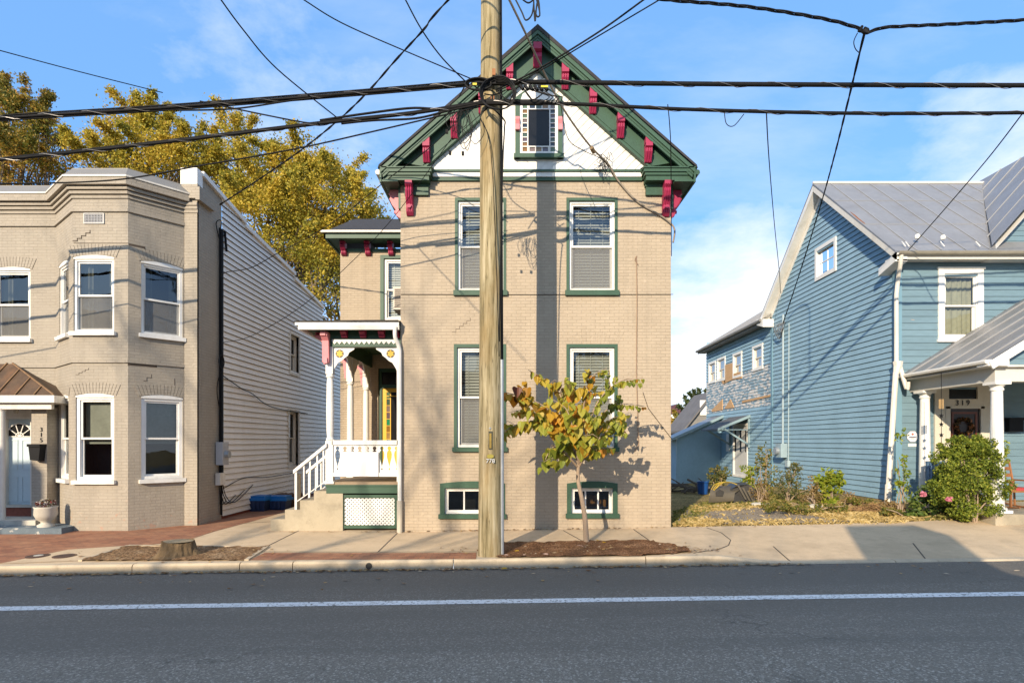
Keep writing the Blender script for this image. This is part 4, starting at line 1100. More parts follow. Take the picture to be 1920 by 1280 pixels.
# plant urn
ux, uy, uz = A(86, 12.42), 12.42, .085
UR = thing('planter_urn', (ux, uy, uz), 'white cast stone urn with dark red and white flowers on the front step', 'planter')
MB().lathe(ux, uy, [(.15, uz), (.16, uz+.04), (.09, uz+.08), (.09, uz+.11), (.17, uz+.17), (.215, uz+.27), (.205, uz+.40), (.225, uz+.44), (.20, uz+.44), (.17, uz+.38)], 20).build('urn', STONE, UR, smooth=True)
def leaves(name, mat, parent, centers, n, size, spread, rnd, up=0.0, label=None, aspect=1.6):
    V, Fc = [], []
    for _ in range(n):
        c, rad = centers[rnd.randrange(len(centers))]
        while True:
            d = Vector((rnd.uniform(-1, 1), rnd.uniform(-1, 1), rnd.uniform(-1, 1)))
            if d.length < 1: break
        p = Vector(c)+Vector((d.x*rad[0], d.y*rad[1], d.z*rad[2]))
        s = size*rnd.uniform(.6, 1.35)
        t = Vector((rnd.gauss(0, 1), rnd.gauss(0, 1), rnd.gauss(up, 1))).normalized(); b = t.orthogonal().normalized()
        b = (b*math.cos(q := rnd.uniform(0, 6.28))+t.cross(b)*math.sin(q))
        i = len(V); k = s/aspect
        nn = t.cross(b)*s*.12
        V += [p-t*s*.5, p+b*k*.5+nn, p+t*s*.5, p-b*k*.5+nn]; Fc.append((i, i+1, i+2, i+3))
    m = MB(); m.v, m.f = V, Fc
    return m.build(name, mat, parent, uv=False, label=label)
FLW = leaf_mat('urn_flowers', [(0, (.05, .01, .012)), (.35, (.18, .03, .03)), (.5, (.12, .13, .03)), (.7, (.55, .5, .45)), (1, (.75, .70, .66))], .2)
leaves('flowers', FLW, UR, [((ux, uy, uz+.50), (.19, .19, .10))], 320, .055, 0, RND)
# services on the side of the row house
m = MB(fS)
for a, r in ((.86, .016), (.95, .028), (1.02, .018)): m.tube([(a, .05, .1 if r > .02 else 1.0), (a, .05, 7.3)], r, 6)
m.tube(smooth_path([(.9, .05, 7.2), (.8, .12, 7.45), (.7, .05, 7.35), (.85, .05, 7.0)]), .012, 5); m.tube([(1.1, .06, 7.3), (1.15, .08, 6.8)], .03, 5)
m.tube([(.9+.13*math.cos(t*.5), .08, 3.95+.16*math.sin(t*.5)) for t in range(14)], .012, 5); m.tube(smooth_path([(.9, .05, 3.7), (.7, .07, 3.2), (.95, .05, 2.5)]), .010, 5)
SV = m.build('service_conduit', BLACK, RH)
me_ = thing('electric_meter', (PE, YM+.95, 1.3), 'grey electric meter box with glass dial above a smaller box on the row house side', 'electric meter')
m = MB(fS).box(.72, 1.02, .03, .20, 1.36, 1.93); m.build('cabinet', GREYBOX, me_)
MB(Fr((PE, YM, 0), (0, 1, 0), (1, 0, 0))).prism([(.87+.085*math.cos(t*.524), 1.62+.085*math.sin(t*.524)) for t in range(12)], .2, .30, 'b').build('dial', GALV, me_)
m = MB(fS).box(.70, .95, .03, .15, .86, 1.16); m.build('junction_box', OLDWHITE, me_)
m = MB(fS)
for q in range(4): m.tube(smooth_path([(.8+.06*q, .07, .88), (.75+.1*q, .12, .55), (.9+.25*q, .06, .35), (1.2+.5*q, .05, .42+.1*q)]), .011, 5)
m.build('loose_cable', BLACK, me_)
m = MB(fS); m.tube(smooth_path([(1.0, .05, 3.62), (2.0, .06, 3.38), (2.6, .06, 3.30), (4.0, .05, 3.0), (7, .05, 2.95)]), .012, 5); m.tube(smooth_path([(1.05, .05, .75), (2.2, .05, .95), (3.6, .05, .88), (6, .05, .9)]), .010, 5); m.build('wall_cable', WIRE, RH)

# ------------------------------------------------------------------ the blue clapboard house on the right
YD, XB = 14.7, 9.93; YR = 21.7; fB = front(YD); fG = Fr((XB, YD, 0), (0, 1, 0), (-1, 0, 0))
BH = thing('clapboard_house', (13, 14.7, .3), 'pale blue clapboard house with grey metal roof, white trim and columned porch', 'house')
ZE, ZR, YRG = 6.72, 10.18, 18.2
roofz = lambda y: ZR-.885*abs(y-YRG)
gwn = (18.2-YD-.22, 18.2-YD+.42, 0, 0)
g0, g1 = XB*F/(1533-960)-YD, XB*F/(1566-960)-YD
gy0, gy1 = min(g0, g1), max(g0, g1)
gz0, gz1 = Z(500, 17.3), Z(447, 17.3)
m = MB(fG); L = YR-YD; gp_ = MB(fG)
m.siding(lambda c: 0 if c < 6.75 else (c-6.75)/.885, lambda c: L if c < 6.75 else L-(c-6.75)/.885, .25, 9.85, .15, .024, [(gy0, gy1, gz0, gz1)], gap=gp_); gp_.build('siding_lap_shade', NAVYGAP, BH)
m.build('gable_siding', BLUE, BH)
MB(fG).wall(0, L, -.6, .25).build('foundation', OLDC, BH)
WINW = window(BH, fG, gy0, gy1, gz0, gz1, depth=.05, fw=.03, sashes=1, mull=1, glass=GLASS)
MB(fG).ring(gy0-.10, gy1+.10, gz0-.10, gz1+.10, .115, .0, .045).build('window_casing', WHITE, WINW)
MB(fG).box(gy0, gy1, -.055, -.03, (gz0+gz1)/2-.015, (gz0+gz1)/2+.015).build('glazing_bar', WHITE, WINW)
# front wall
bf = lambda u: A(u, YD); zf_ = lambda v: Z(v, YD); XE = 20.5
fwn = (bf(1768), bf(1832), zf_(632), zf_(514)); drw = (bf(1776), bf(1840), .45, zf_(770)); trn = (bf(1770), bf(1830), zf_(748), zf_(728))
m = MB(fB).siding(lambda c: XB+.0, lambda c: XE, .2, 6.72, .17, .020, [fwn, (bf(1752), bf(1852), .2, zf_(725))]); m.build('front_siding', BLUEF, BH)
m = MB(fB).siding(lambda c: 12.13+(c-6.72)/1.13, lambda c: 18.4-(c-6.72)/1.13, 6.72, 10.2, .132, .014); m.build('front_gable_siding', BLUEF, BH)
MB(fB).box(XB-.03, XB+.13, .0, .035, .2, 6.6).build('corner_board', BLUET, BH); MB(fG).box(-.03, .10, .0, .03, .2, 6.6).build('corner_board', BLUET, BH)
MB(fG).box(L-.10, L+.03, .0, .05, .2, 6.6).build('corner_board', BLUET, BH)
m = MB(); m.quad((XE, YD, -.5), (XE, YR, -.5), (XE, YR, 6.7), (XE, YD, 6.7)); m.quad((XB, YR, -.5), (XE, YR, -.5), (XE, YR, 6.7), (XB, YR, 6.7)); m.build('rear_wall', BLUE, BH)
W = window(BH, fB, *fwn, depth=.03, fw=.04, frame=WHITE, cover='curtain', cover_mat=CURT)
MB(fB).ring(fwn[0]-.14, fwn[1]+.14, fwn[2]-.10, fwn[3]+.16, .15, 0, .045).box(fwn[0]-.17, fwn[1]+.17, 0, .07, fwn[2]-.13, fwn[2]-.06).box(fwn[0]-.17, fwn[1]+.17, 0, .065, fwn[3]+.12, fwn[3]+.17).build('window_casing', WHITE, W)
# main roof, with standing seams
ov = .30; e0, e1 = YD-.42, YR+.4
RS = MB(); xr = XB-ov
zr = lambda y: roofz(y)+.02
RS.add([(xr, e0, zr(e0)), (16, e0, zr(e0)), (20.8, e0, zr(e0)), (20.8, YRG, ZR+.02), (xr, YRG, ZR+.02), (xr, e1, zr(e1)), (20.8, e1, zr(e1))], [(0, 2, 3, 4), (4, 3, 6, 5)])
RS.prism([(e0, zr(e0)-.005), (YRG, ZR+.015), (e1, zr(e1)-.005), (e1, zr(e1)-.05), (YRG, ZR-.05), (e0, zr(e0)-.05)], xr, 20.8, 'a')
ROOF = RS.build('main_roof', MROOF, BH)
m = MB(); x = xr+.55
while x < 16:
    ymx = YRG; 
    if x > 12.2: ystart = max(e0, YRG-(ZR-(6.9+1.13*(x-12.13)))/.885)
    else: ystart = e0
    if ystart < YRG-.2: m.tube([(x, ystart, zr(ystart)+.012), (x, YRG, ZR+.032)], .013, 4)
    x += .62
for y in (15.6, 17.0): m.tube([(xr, y, zr(y)+.006), (12.13+(zr(y)-6.9)/1.13, y, zr(y)+.006)], .008, 4)
m.build('standing_seam', MSEAM, ROOF)
rs = MB(); rs.v = [Vector((xr+.02+RND.uniform(0, .05), y_, zr(y_)+.004)) for y_ in (15.6, 15.9, 16.1, 16.3)]+[Vector((xr+.05+RND.uniform(0, .05), y_, zr(y_)+.004)) for y_ in (16.3, 16.1, 15.9, 15.6)]; rs.f = [tuple(range(8))]; rs.build('rust_patch', paint('rust', (.30, .11, .04), .9, .4, 12), ROOF)
MB().tube([(xr, YRG, ZR+.04), (15.4, YRG, ZR+.04)], .045, 6).build('ridge_cap', paint('ridge_white', (.62, .6, .56), .5, .1), ROOF)
# cross gable roof
cz = lambda x: 6.9+1.13*(x-12.13); XRG = 15.26; yf_ = YD-.35
m = MB(); x0 = 12.0; z0 = cz(x0)
m.add([(x0, yf_, z0), (XRG, yf_, cz(XRG)), (XRG, 19.0, cz(XRG)), (15.1, 18.3, cz(15.1)), (x0+.1, e0+.05, cz(x0+.1)+.02)], [(0, 1, 2, 3, 4)])
m.add([(XRG, yf_, cz(XRG)), (18.6, yf_, z0-.1), (18.6, 19, z0-.1), (XRG, 19, cz(XRG))], [(0, 1, 2, 3)])
CG = m.build('cross_gable_roof', MROOF, BH)
m = MB()
for y in (14.95, 15.65, 16.35, 17.05, 17.75): 
    xl = 12.13+max(0, (roofz(y)-6.9)/1.13); m.tube([(xl, y, cz(xl)+.015), (XRG, y, cz(XRG)+.015)], .018, 4)
m.build('standing_seam', MSEAM, CG)
m = MB(); fy = front(yf_)
m.prism([(12.0, cz(12.0)-.02), (XRG, cz(XRG)-.02), (XRG, cz(XRG)-.30), (12.05, cz(12.0)-.22)], .0, .03); m.prism([(XRG, cz(XRG)-.02), (18.6, z0-.12), (18.55, z0-.34), (XRG, cz(XRG)-.3)], 0, .03)
m.build('gable_rake', WHITE, BH)
MB().add([(12.02, yf_, cz(12.02)-.2), (XRG, yf_, cz(XRG)-.25), (XRG, YD, cz(XRG)-.25), (12.02, YD, cz(12.02)-.2)], [(0, 1, 2, 3)]).build('rake_soffit', WHITE, BH)
# eave, gutter, rake trim
m = MB(); m.box(xr+.02, 12.1, e0+.04, YD, roofz(e0)-.14, roofz(e0)-.10); m.box(xr+.02, XE, e0+.02, e0+.06, roofz(e0)-.18, roofz(e0)-.02); m.box(12.1, XE, e0+.06, YD, roofz(e0)-.16, roofz(e0)-.12)
m.build('eave_soffit', OLDWHITE, BH)
m = MB(); ng = 8
pr = [(e0+.01-.065+.07*math.cos(math.pi+i*math.pi/ng), roofz(e0)-.03+.07*math.sin(math.pi+i*math.pi/ng)) for i in range(ng+1)]
for i in range(ng): m.add([(xr+.02, *pr[i]), (13.2, *pr[i]), (13.2, *pr[i+1]), (xr+.02, *pr[i+1])], [(0, 1, 2, 3)])
m.tube([(xr+.02, e0-.125, roofz(e0)-.03), (XE, e0-.125, roofz(e0)-.03)], .012, 5); m.build('gutter', paint('tarnished_gutter', (.40, .36, .28), .4, .2, 4, metal=.3), BH)
for s, ya, yb in ((1, e0, YRG), (-1, e1, YRG)):
    m = MB(); P2 = lambda y, dz: (y, roofz(y)+dz)
    m.prism([P2(ya, -.03), P2(yb, -.03), P2(yb, -.24), P2(ya, -.20)], xr-.0, xr+.04, 'a')
    m.prism([P2(ya, -.19), P2(yb, -.19), P2(yb, -.23), P2(ya, -.23)], xr+.04, XB, 'a')
    m.prism([P2(ya+s*.4, -.24), P2(yb, -.24), P2(yb, -.42), P2(ya+s*.4, -.42)], XB-.03, XB, 'a')
    m.build('rake_board', OLDWHITE if s > 0 else WHITE, BH)
m = MB(); m.prism([(e0, roofz(e0)-.02), (e0+.66, roofz(e0)-.24), (e0+.66, roofz(e0)-.42), (e0, roofz(e0)-.24)], xr, XB, 'a'); m.build('eave_box', WHITE, BH); m = MB(); m.prism([(e1+.02, roofz(e1)-.02), (e1-.55, roofz(e1)-.14), (e1-.55, roofz(e1)-.44), (e1+.02, roofz(e1)-.26)], xr-.12, XB, 'a'); m.build('eave_box', WHITE, BH)
m = MB()
for u, v in ((1720, 443), (1768, 445)): 
    p = at(u, v, 14.55); m.lathe(p.x, p.y, [(.05, p.z-.06), (.065, p.z), (.04, p.z+.05)], 8)
m.build('roof_boot', WHITE, ROOF)
m = MB()
for u in (1698, 1705, 1771, 1838):
    p = at(u, 462, 14.35); m.tube([p, p+Vector((-.03, .10, .16))], .012, 4)
m.build('gutter_strap', WHITE, ROOF)
dsx = A(1687, 14.45)
m = MB(); m.tube(smooth_path([(A(1690, 14.25), 14.25, roofz(e0)-.08), (A(1689, 14.3), 14.32, roofz(e0)-.3), (dsx, 14.52, 6.05), (dsx-.02, 14.55, 5.7)], 4)+[Vector((dsx-.02, 14.55, 3.95))], .05, 8); m.build('downspout', OLDWHITE, BH)
m = MB(); m.tube([(dsx-.02, 14.5, 3.98), (dsx-.02, 14.5, 3.85), (dsx-.07, 14.5, 3.65)], [.12, .10, .06], 8); m.tube([(dsx-.07, 14.5, 3.7), (dsx-.26, 14.48, .9), (dsx-.30, 14.46, .25)], .065, 8); m.tube([(dsx-.265, 14.48, .85), (dsx-.31, 14.46, .24)], .08, 8); m.tube(smooth_path([(A(1700, 14.4), 14.35, Z(716, 14.4)), (A(1700, 14.4), 14.4, Z(728, 14.4)), (dsx+.02, 14.5, 3.92)], 4), .05, 7)
m.build('downspout', OLDWHITE, BH)
# front porch reaching to the pavement
XP = 10.07; ya, yb = YD, 11.9; pz = lambda x: 3.55+.42*(x-XP)
zl = H+.1635*XP; zl = Z(706, YD)
SLP = .62
PR = MB(); rx = XP+3.2; rz = lambda x: zl+.06+SLP*(x-XP)
PR.add([(XP-.08, ya-.0, rz(XP-.08)), (XP-.08, yb, rz(XP-.08)), (rx, yb, rz(rx)), (rx, ya, rz(rx))], [(0, 1, 2, 3)]); PR.add([(rx, yb, rz(rx)), (rx+3.3, yb, zl+.06), (rx+3.3, ya, zl+.06), (rx, ya, rz(rx))], [(0, 1, 2, 3)])
PRF = PR.build('porch_roof', MROOF, BH)
m = MB()
for y in (12.15, 12.7, 13.25, 13.8, 14.35): m.tube([(XP-.08, y, rz(XP-.08)+.02), (rx, y, rz(rx)+.02)], .022, 4)
m.build('standing_seam', MSEAM, PRF)
m = MB(); m.tube([(XP-.12, yb+.02, zl+.0), (XP-.12, ya, zl-.01)], .045, 6); m.build('porch_gutter', OLDWHITE, BH)
m = MB(); m.box(XP-.06, rx+3, yb+.08, ya, zl-.10, zl-.06); m.build('porch_ceiling', OLDWHITE, BH)
xc, yc = 10.42, 12.22
m = MB(); m.box(XP-.06, XP-.02, yb+.02, ya, zl-.08, zl+.03)
m.box(xc-.14, xc+.14, yc+.02, ya, zl-.40, zl-.10); m.box(xc-.16, rx+3, yc-.14, yc+.14, zl-.40, zl-.10)
m.build('porch_beam', paint('cream_beam', (.62, .59, .52), .5, .06), BH)
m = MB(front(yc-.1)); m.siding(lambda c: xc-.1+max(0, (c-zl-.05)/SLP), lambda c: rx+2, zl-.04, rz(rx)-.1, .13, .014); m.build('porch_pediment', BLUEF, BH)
m = MB(front(yb)); m.prism([(XP-.1, rz(XP-.1)-.01), (rx, rz(rx)-.01), (rx, rz(rx)-.2), (XP-.02, rz(XP)-.22)], 0, .03); m.prism([(XP-.1, rz(XP)-.02), (XP+.34, rz(XP)-.02), (XP+.34, zl-.09), (XP-.1, zl-.09)], -.30, .0)
m.build('porch_rake', WHITE, BH)
def column(x, y, z0, z1, r=.125):
    m = MB(); m.box(x-r*1.5, x+r*1.5, y-r*1.5, y+r*1.5, z0, z0+.06)
    m.lathe(x, y, [(r*1.4, z0+.06), (r*1.4, z0+.10), (r*1.05, z0+.14), (r*1.02, z0+.9), (r*.82, z1-.2), (r*.98, z1-.18), (r*.98, z1-.14), (r*.82, z1-.12), (r*1.25, z1-.06)], 18)
    m.box(x-r*1.35, x+r*1.35, y-r*1.35, y+r*1.35, z1-.06, z1)
    return m.build('porch_column', WHITE, BH)
column(xc, yc, .42, zl-.40); column(xc, 14.35, .42, zl-.40); column(xc+4.2, yc, .42, zl-.4)
m = MB().box(xc-.3, rx+3, yc-.32, YD, -.2, .42); m.build('porch_floor', OLDC, BH)
m = MB(front(yc-.33)); 
# railing by the rear column (blue pickets)
m = MB(); x = xc+.05
rr0, rr1 = A(1737, 13.9), A(1769, 13.9)
m.box(rr0, rr1, 13.86, 13.94, Z(868, 13.9), Z(864, 13.9)); m.box(rr0, rr1, 13.86, 13.94, .55, .60)
for i in range(6): q = lerp(rr0+.02, rr1-.02, i/5); m.box(q-.022, q+.022, 13.87, 13.93, .55, Z(866, 13.9))
m.build('picket_railing', paint('navy_picket', (.09, .16, .25), .5, .1), BH)
# door, number 319, wreath, mailbox, sign
m = MB(fB); m.box(bf(1750), bf(1776), 0, .06, .42, zf_(700)); m.box(bf(1840), bf(1853), 0, .06, .42, zf_(700)); m.box(bf(1776), bf(1840), 0, .058, zf_(764), zf_(748)); m.box(bf(1776), bf(1840), 0, .056, zf_(726), zf_(700)); m.box(bf(1830), bf(1840), 0, .057, zf_(748), zf_(726)); m.box(bf(1770), bf(1776)+.03, .0, .075, .42, zf_(762)); m.box(bf(1835), bf(1842), .0, .075, .42, zf_(762)); m.box(bf(1770), bf(1842), .0, .075, zf_(766), zf_(761))
CS = m.build('door_casing', paint('cream_casing', (.60, .55, .45), .5, .06), BH)
MB(fB).quad((bf(1770), .01, zf_(748)), (bf(1832), .01, zf_(748)), (bf(1832), .01, zf_(724)), (bf(1770), .01, zf_(724))).build('transom', DGLASS, BH)
DB = MB(fB).box(bf(1776), bf(1836), .0, .03, .45, zf_(765)).build('front_door', DARKD, BH)
m = MB(fB).ring(bf(1782), bf(1830), 1.2, zf_(772), .05, .03, .045); m.build('door_panel', paint('red_brown_door', (.16, .04, .015), .4, .3, 5), DB)
for k, ch in enumerate('319'): text_part('house_number', ch, (bf(1791+k*10), YD-.07, zf_(755.5)), .19, NUM, BH)
wr = thing('door_wreath', (bf(1804), YD-.08, zf_(800)), 'round autumn wreath hanging on the dark front door', 'wreath')
cs = [((bf(1804)+.2*math.cos(t*.4), YD-.08, zf_(800)+.2*math.sin(t*.4)), (.06, .04, .06)) for t in range(16)]
leaves('wreath_leaves', leaf_mat('wreath_leaf', [(0, (.05, .05, .02)), (.5, (.12, .06, .02)), (.8, (.3, .1, .03)), (1, (.4, .2, .1))], .2), wr, cs, 260, .08, 0, RND)
mx = thing('mailbox', (bf(1893), YD, zf_(812)), 'dark mailbox on the shaded wall right of the porch column', 'mailbox')
m = MB(fB).box(bf(1883), bf(1909), .02, .16, zf_(809), zf_(787)); m.build('box', BLACK, mx); MB(fB).box(bf(1882), bf(1910), .02, .18, zf_(788), zf_(783)).build('lid', BLACK, mx)
ss = thing('security_sign', (bf(1709.5), YD, zf_(822)), 'white octagonal sign with red emblem and small plate on the blue corner of the wall', 'sign')
r = .155; cx, czs = bf(1709.5), zf_(818)
oct_ = lambda r: [(cx+r*math.cos(math.pi/8+i*math.pi/4), czs+r*math.sin(math.pi/8+i*math.pi/4)) for i in range(8)]
MB(fB).prism(oct_(r), .016, .028).build('border', paint('sign_grey', (.22, .22, .25), .4), ss); MB(fB).prism(oct_(r*.92), .028, .032).build('face', paint('sign_white', (.8, .8, .8), .4, .02), ss)
RE = paint('sign_red', (.42, .13, .11), .5)
MB(fB).prism([(cx+.032*math.cos(t*.524), czs+.06+.032*math.sin(t*.524)) for t in range(12)], .032, .035).box(cx-.05, cx+.05, .032, .035, czs-.055, czs-.045).box(cx-.04, cx+.04, .032, .035, czs-.085, czs-.075).build('emblem', RE, ss)
MB(fB).box(cx-.09, cx+.09, .032, .035, czs-.03, czs+.0).build('lettering', paint('sign_ink', (.1, .1, .14), .5), ss)
MB(fB).box(cx-.11, cx+.11, .016, .026, czs-.26, czs-.18).build('plate', paint('sign_white', (.7, .7, .66), .4, .02), ss)
ch_ = thing('wind_chime', (A(1765, 12.6), 12.6, 2.6), 'wind chime with wooden pieces and metal stars on the porch', 'wind chime')
m = MB(); cxx = A(1765, 12.9)
for k in range(4): m.box(cxx-.05+.03*k, cxx-.035+.03*k, 12.9, 12.915, Z(766, 12.9), Z(748, 12.9))
m.build('wood_pieces', paint('chime_wood', (.5, .33, .15), .6, .2), ch_)
m = MB(); m.tube([(cxx, 12.9, zl-.12), (cxx, 12.9, Z(838, 12.9))], .006, 4)
for v in (779, 795, 815): 
    zc_ = Z(v, 12.9); pts = []
    for t in range(10): rr = .06 if t % 2 == 0 else .025; pts.append((cxx-.0+rr*math.sin(t*math.pi/5), zc_+rr*math.cos(t*math.pi/5)))
    for t in range(10): m.prism([(cxx, zc_), pts[t], pts[(t+1) % 10]], 12.895, 12.905, 'b')
m.build('string_and_stars', BLACK, ch_)
# rocking chair on the porch
rc = thing('rocking_chair', (A(1902, 13.0), 13.0, .42), 'orange-brown wooden rocking chair with red cushion behind the porch column', 'chair')
cx_, cy_, zf0 = A(1899, 13.0), 13.0, .42
def cb(name, x0, x1, y0, y1, z0, z1, mat=ORANGEW): return MB().box(cx_+x0, cx_+x1, cy_+y0, cy_+y1, zf0+z0, zf0+z1).build(name, mat, rc)
cb('seat', -.26, .28, -.25, .25, .38, .42); cb('cushion', -.24, .26, -.23, .23, .42, .48, paint('red_cushion', (.45, .06, .06), .8, .2))
for s in (-1, 1):
    cb('leg', .24*s-.02, .24*s+.02, -.24, -.2, .04, .62); MB().tube([(cx_+.24*s, cy_+.22, zf0+.04), (cx_+.24*s, cy_+.24, zf0+.45), (cx_+.24*s, cy_+.38, zf0+1.08)], .024, 6).build('back_post', ORANGEW, rc)
    cb('armrest', .24*s-.04, .24*s+.04, -.28, .26, .62, .65)
    MB().tube([(cx_+.24*s, cy_+y, zf0+.03+.16*y*y) for y in (-.45, -.25, 0, .25, .5)], .02, 5).build('rocker', ORANGEW, rc)
for k in range(4): cb('back_slat', -.22, .22, .27+.03*k, .29+.03*k, .55+.15*k, .63+.15*k)
# ---- rear wing of the blue house
YW2 = 29.0; fW = Fr((XB, YR, 0), (0, 1, 0), (-1, 0, 0)); LW = YW2-YR
XW = XB+.0
YX = lambda u: XB*F/(u-960)
wz = lambda v, u: Z(v, YX(u))
ww = []
for u0, u1, v0, v1 in ((1331, 1342, 715, 681), (1347, 1360, 711, 673), (1377, 1391, 704, 664), (1414, 1430, 690, 650)):
    y0, y1 = YX(u1)-YR, YX(u0)-YR; uu = (u0+u1)/2
    ww.append((y0, y1, wz(v0, uu), wz(v1, uu)))
dw = (YX(1401)-YR, YX(1377)-YR, .45, 2.62)
m = MB(fW); m.siding(lambda c: 0, lambda c: LW, -.2, 3.35, .15, .028, [dw]); m.build('wing_siding', BLUE, BH)
m = MB(fW); m.siding(lambda c: 0, lambda c: LW, 3.35, 4.95, .125, .022); m.build('wing_peeling_siding', BLUEW, BH)
m = MB(fW); m.siding(lambda c: 0, lambda c: LW, 4.95, 6.6, .15, .035, ww); m.build('wing_siding', BLUE, BH)
m = MB(fW)
def patchq(pts):
    m.prism([(YX(u)-YR, wz(v, u)) for u, v in pts], .008, .044)
patchq([(1359, 706), (1391, 696), (1392, 709), (1376, 711), (1360, 718)]); patchq([(1336, 768), (1356, 748), (1356, 768), (1336, 772)]); patchq([(1360, 766), (1371, 748), (1378, 764)]); m.prism([(YX(u)-YR, wz(v, u)) for u, v in ((1361, 684), (1375, 680), (1375, 705), (1361, 709))], .008, .047)
patchq([(1393, 751), (1447, 739), (1447, 743), (1393, 755)]); patchq([(1352, 711), (1362, 709), (1361, 718), (1357, 720)])
m.build('bare_patch', BARE, BH)
for h in ww:
    W = window(BH, fW, *h, depth=.03, fw=.05, frame=OLDWHITE, glass=GLASSW, cover='shade', cover_mat=paint('wing_shade', (.3, .28, .22), .8, .1))
    MB(fW).ring(h[0]-.09, h[1]+.09, h[2]-.08, h[3]+.08, .10, .0, .05).build('window_casing', WHITE, W)
m = MB(); m.quad((XB, YW2, -.6), (15, YW2, -.6), (15, YW2, 7), (XB, YW2, 7)); m.build('wing_end_wall', BLUE, BH)
xe = XB-.38; wr0 = 6.62; m = MB()
m.add([(xe, YR-.0, wr0), (xe, YW2+.25, wr0), (13.2, YW2+.25, wr0+2.2), (13.2, YR, wr0+2.2)], [(0, 1, 2, 3)])
WR = m.build('wing_roof', MROOF, BH); m = MB()
y = YR+.3
while y < YW2+.2: m.tube([(xe, y, wr0+.02), (13.2, y, wr0+2.22)], .02, 4); y += .42
m.build('standing_seam', MSEAM, WR)
m = MB(); m.box(xe, xe+.04, YR, YW2+.25, wr0-.18, wr0-.01); m.box(xe+.04, XB, YR, YW2+.2, wr0-.17, wr0-.13); m.tube([(xe-.06, YR, wr0-.05), (xe-.06, YW2+.25, wr0-.06)], .06, 6); m.build('wing_eave', paint('weathered_eave', (.22, .21, .19), .6, .2), BH)
MB().tube([(11.5, 24.5, 7.7), (11.5, 24.5, 8.75)], .06, 8).build('vent_pipe', GALV, BH)
# wing side door under a lean-to hood
m = MB(fW).box(dw[0], dw[1], -.02, .0, dw[2], dw[3]); m2 = MB(fW).ring(dw[0]-.10, dw[1]+.10, dw[2]-.05, dw[3]+.10, .10, .0, .045)
m2.build('side_door_casing', WHITE, BH); SD = m.build('side_door', paint('grey_white_door', (.62, .62, .6), .5, .08), BH)
m = MB(fW)
for k in range(3): q = lerp(dw[0]+.12, dw[1]-.12, k/2); m.quad((q-.09, .004, 1.5), (q+.09, .004, 1.5), (q+.09, .004, 2.45), (q-.09, .004, 2.45))
m.build('pane', DGLASS, SD)
MB(fW).box(dw[1]+.5, dw[1]+.85, .0, .05, 1.5, 2.3).build('side_light', WHITE, BH)
ay0, ay1 = dw[0]-.35, dw[1]+.45
m = MB(fW); m.prism([(.02, 3.05), (1.35, 2.48), (1.36, 2.42), (.02, 2.98)], ay0, ay1, 'a'); HD = m.build('door_hood', paint('hood_roof', (.12, .125, .13), .8, .2), BH)
m = MB(fW)
for a in (ay0+.06, ay1-.06):
    m = MB(fW); m.box(a-.035, a+.035, .02, 1.28, 2.42, 2.46); m.prism([(.03, 1.75), (.03, 1.83), (1.05, 2.50), (1.1, 2.44)], a-.03, a+.03, 'a'); m.box(a-.035, a+.035, .025, .09, 1.7, 2.9); m.build('hood_bracket', paint('hood_blue', (.24, .34, .38), .6, .1), HD)
m = MB(fW)
m.prism([(.02, 3.07), (1.37, 2.50), (1.37, 2.40), (.02, 2.95)], ay0-.03, ay0, 'a'); m.build('hood_barge', paint('hood_blue', (.24, .34, .38), .6, .1), HD)
# lean-to shed against the wing
YS = 27.0; fs2 = front(YS); sx0, sx1 = A(1268, YS), XB
m = MB(fs2); m.siding(lambda c: sx0 if c < 2.15 else min(sx1, sx0+(c-2.15)/.40), lambda c: sx1, -.4, 3.1, .15, .03); m.build('shed_wall', BLUE, BH)
m = MB(); m.quad((sx0, YS, -.4), (sx0, YS+1.25, -.4), (sx0, YS+1.25, 2.2), (sx0, YS, 2.2)); m.build('shed_wall', BLUE, BH)
m = MB(); m.prism([(sx0-.35, 2.06), (sx1, 3.18), (sx1, 3.11), (sx0-.35, 1.99)], YS-.3, YS+1.3, 'b'); m.build('shed_roof', MROOF, BH)
m = MB(); m.box(sx0-.35, sx1, YS-.34, YS-.3, 0, .01) if False else m.prism([(sx0-.37, 2.08), (sx1, 3.20), (sx1, 3.07), (sx0-.37, 1.95)], YS-.34, YS-.3, 'b'); m.build('shed_fascia', paint('hood_blue', (.24, .34, .38), .6, .1), BH)
# services on the blue side wall
em = thing('electric_meter', (XB, 20.8, 1.4), 'pale blue electric meter with round glass dial on the blue gable wall', 'electric meter')
yE = YX(1472)-YD; zE = lambda v: Z(v, YX(1472))
m = MB(fG).box(yE-.22, yE+.18, .03, .26, zE(857), zE(831)); m.build('cabinet', paint('meter_blue', (.30, .40, .45), .5, .1), em)
MB(fG).prism([(yE+.0+.13*math.cos(t*.524), zE(845)+.13*math.sin(t*.524)) for t in range(12)], .26, .38, 'b').build('dial', GALV, em)
m = MB(fG); m.tube([(yE, .08, zE(832)), (yE-.02, .08, zE(600)+.2)], .035, 6); m.tube([(yE-.35, .05, zE(862)), (yE-.4, .05, zE(610))], .02, 5); m.box(yE-.45, yE-.25, .03, .13, zE(874), zE(862)); m.build('conduit', paint('conduit_blue', (.36, .45, .49), .5, .1), em)
m = MB(fG)
for q in range(5): m.tube(smooth_path([(yE+.2-.1*q, .1, zE(604)), (yE+.25-.14*q, .3, zE(612+3*q)), (yE+.1-.05*q, .16, zE(634-3*q)), (yE-.1+.06*q, .1, zE(615))]), .013, 5)
m.build('service_loop', STRAND, em)
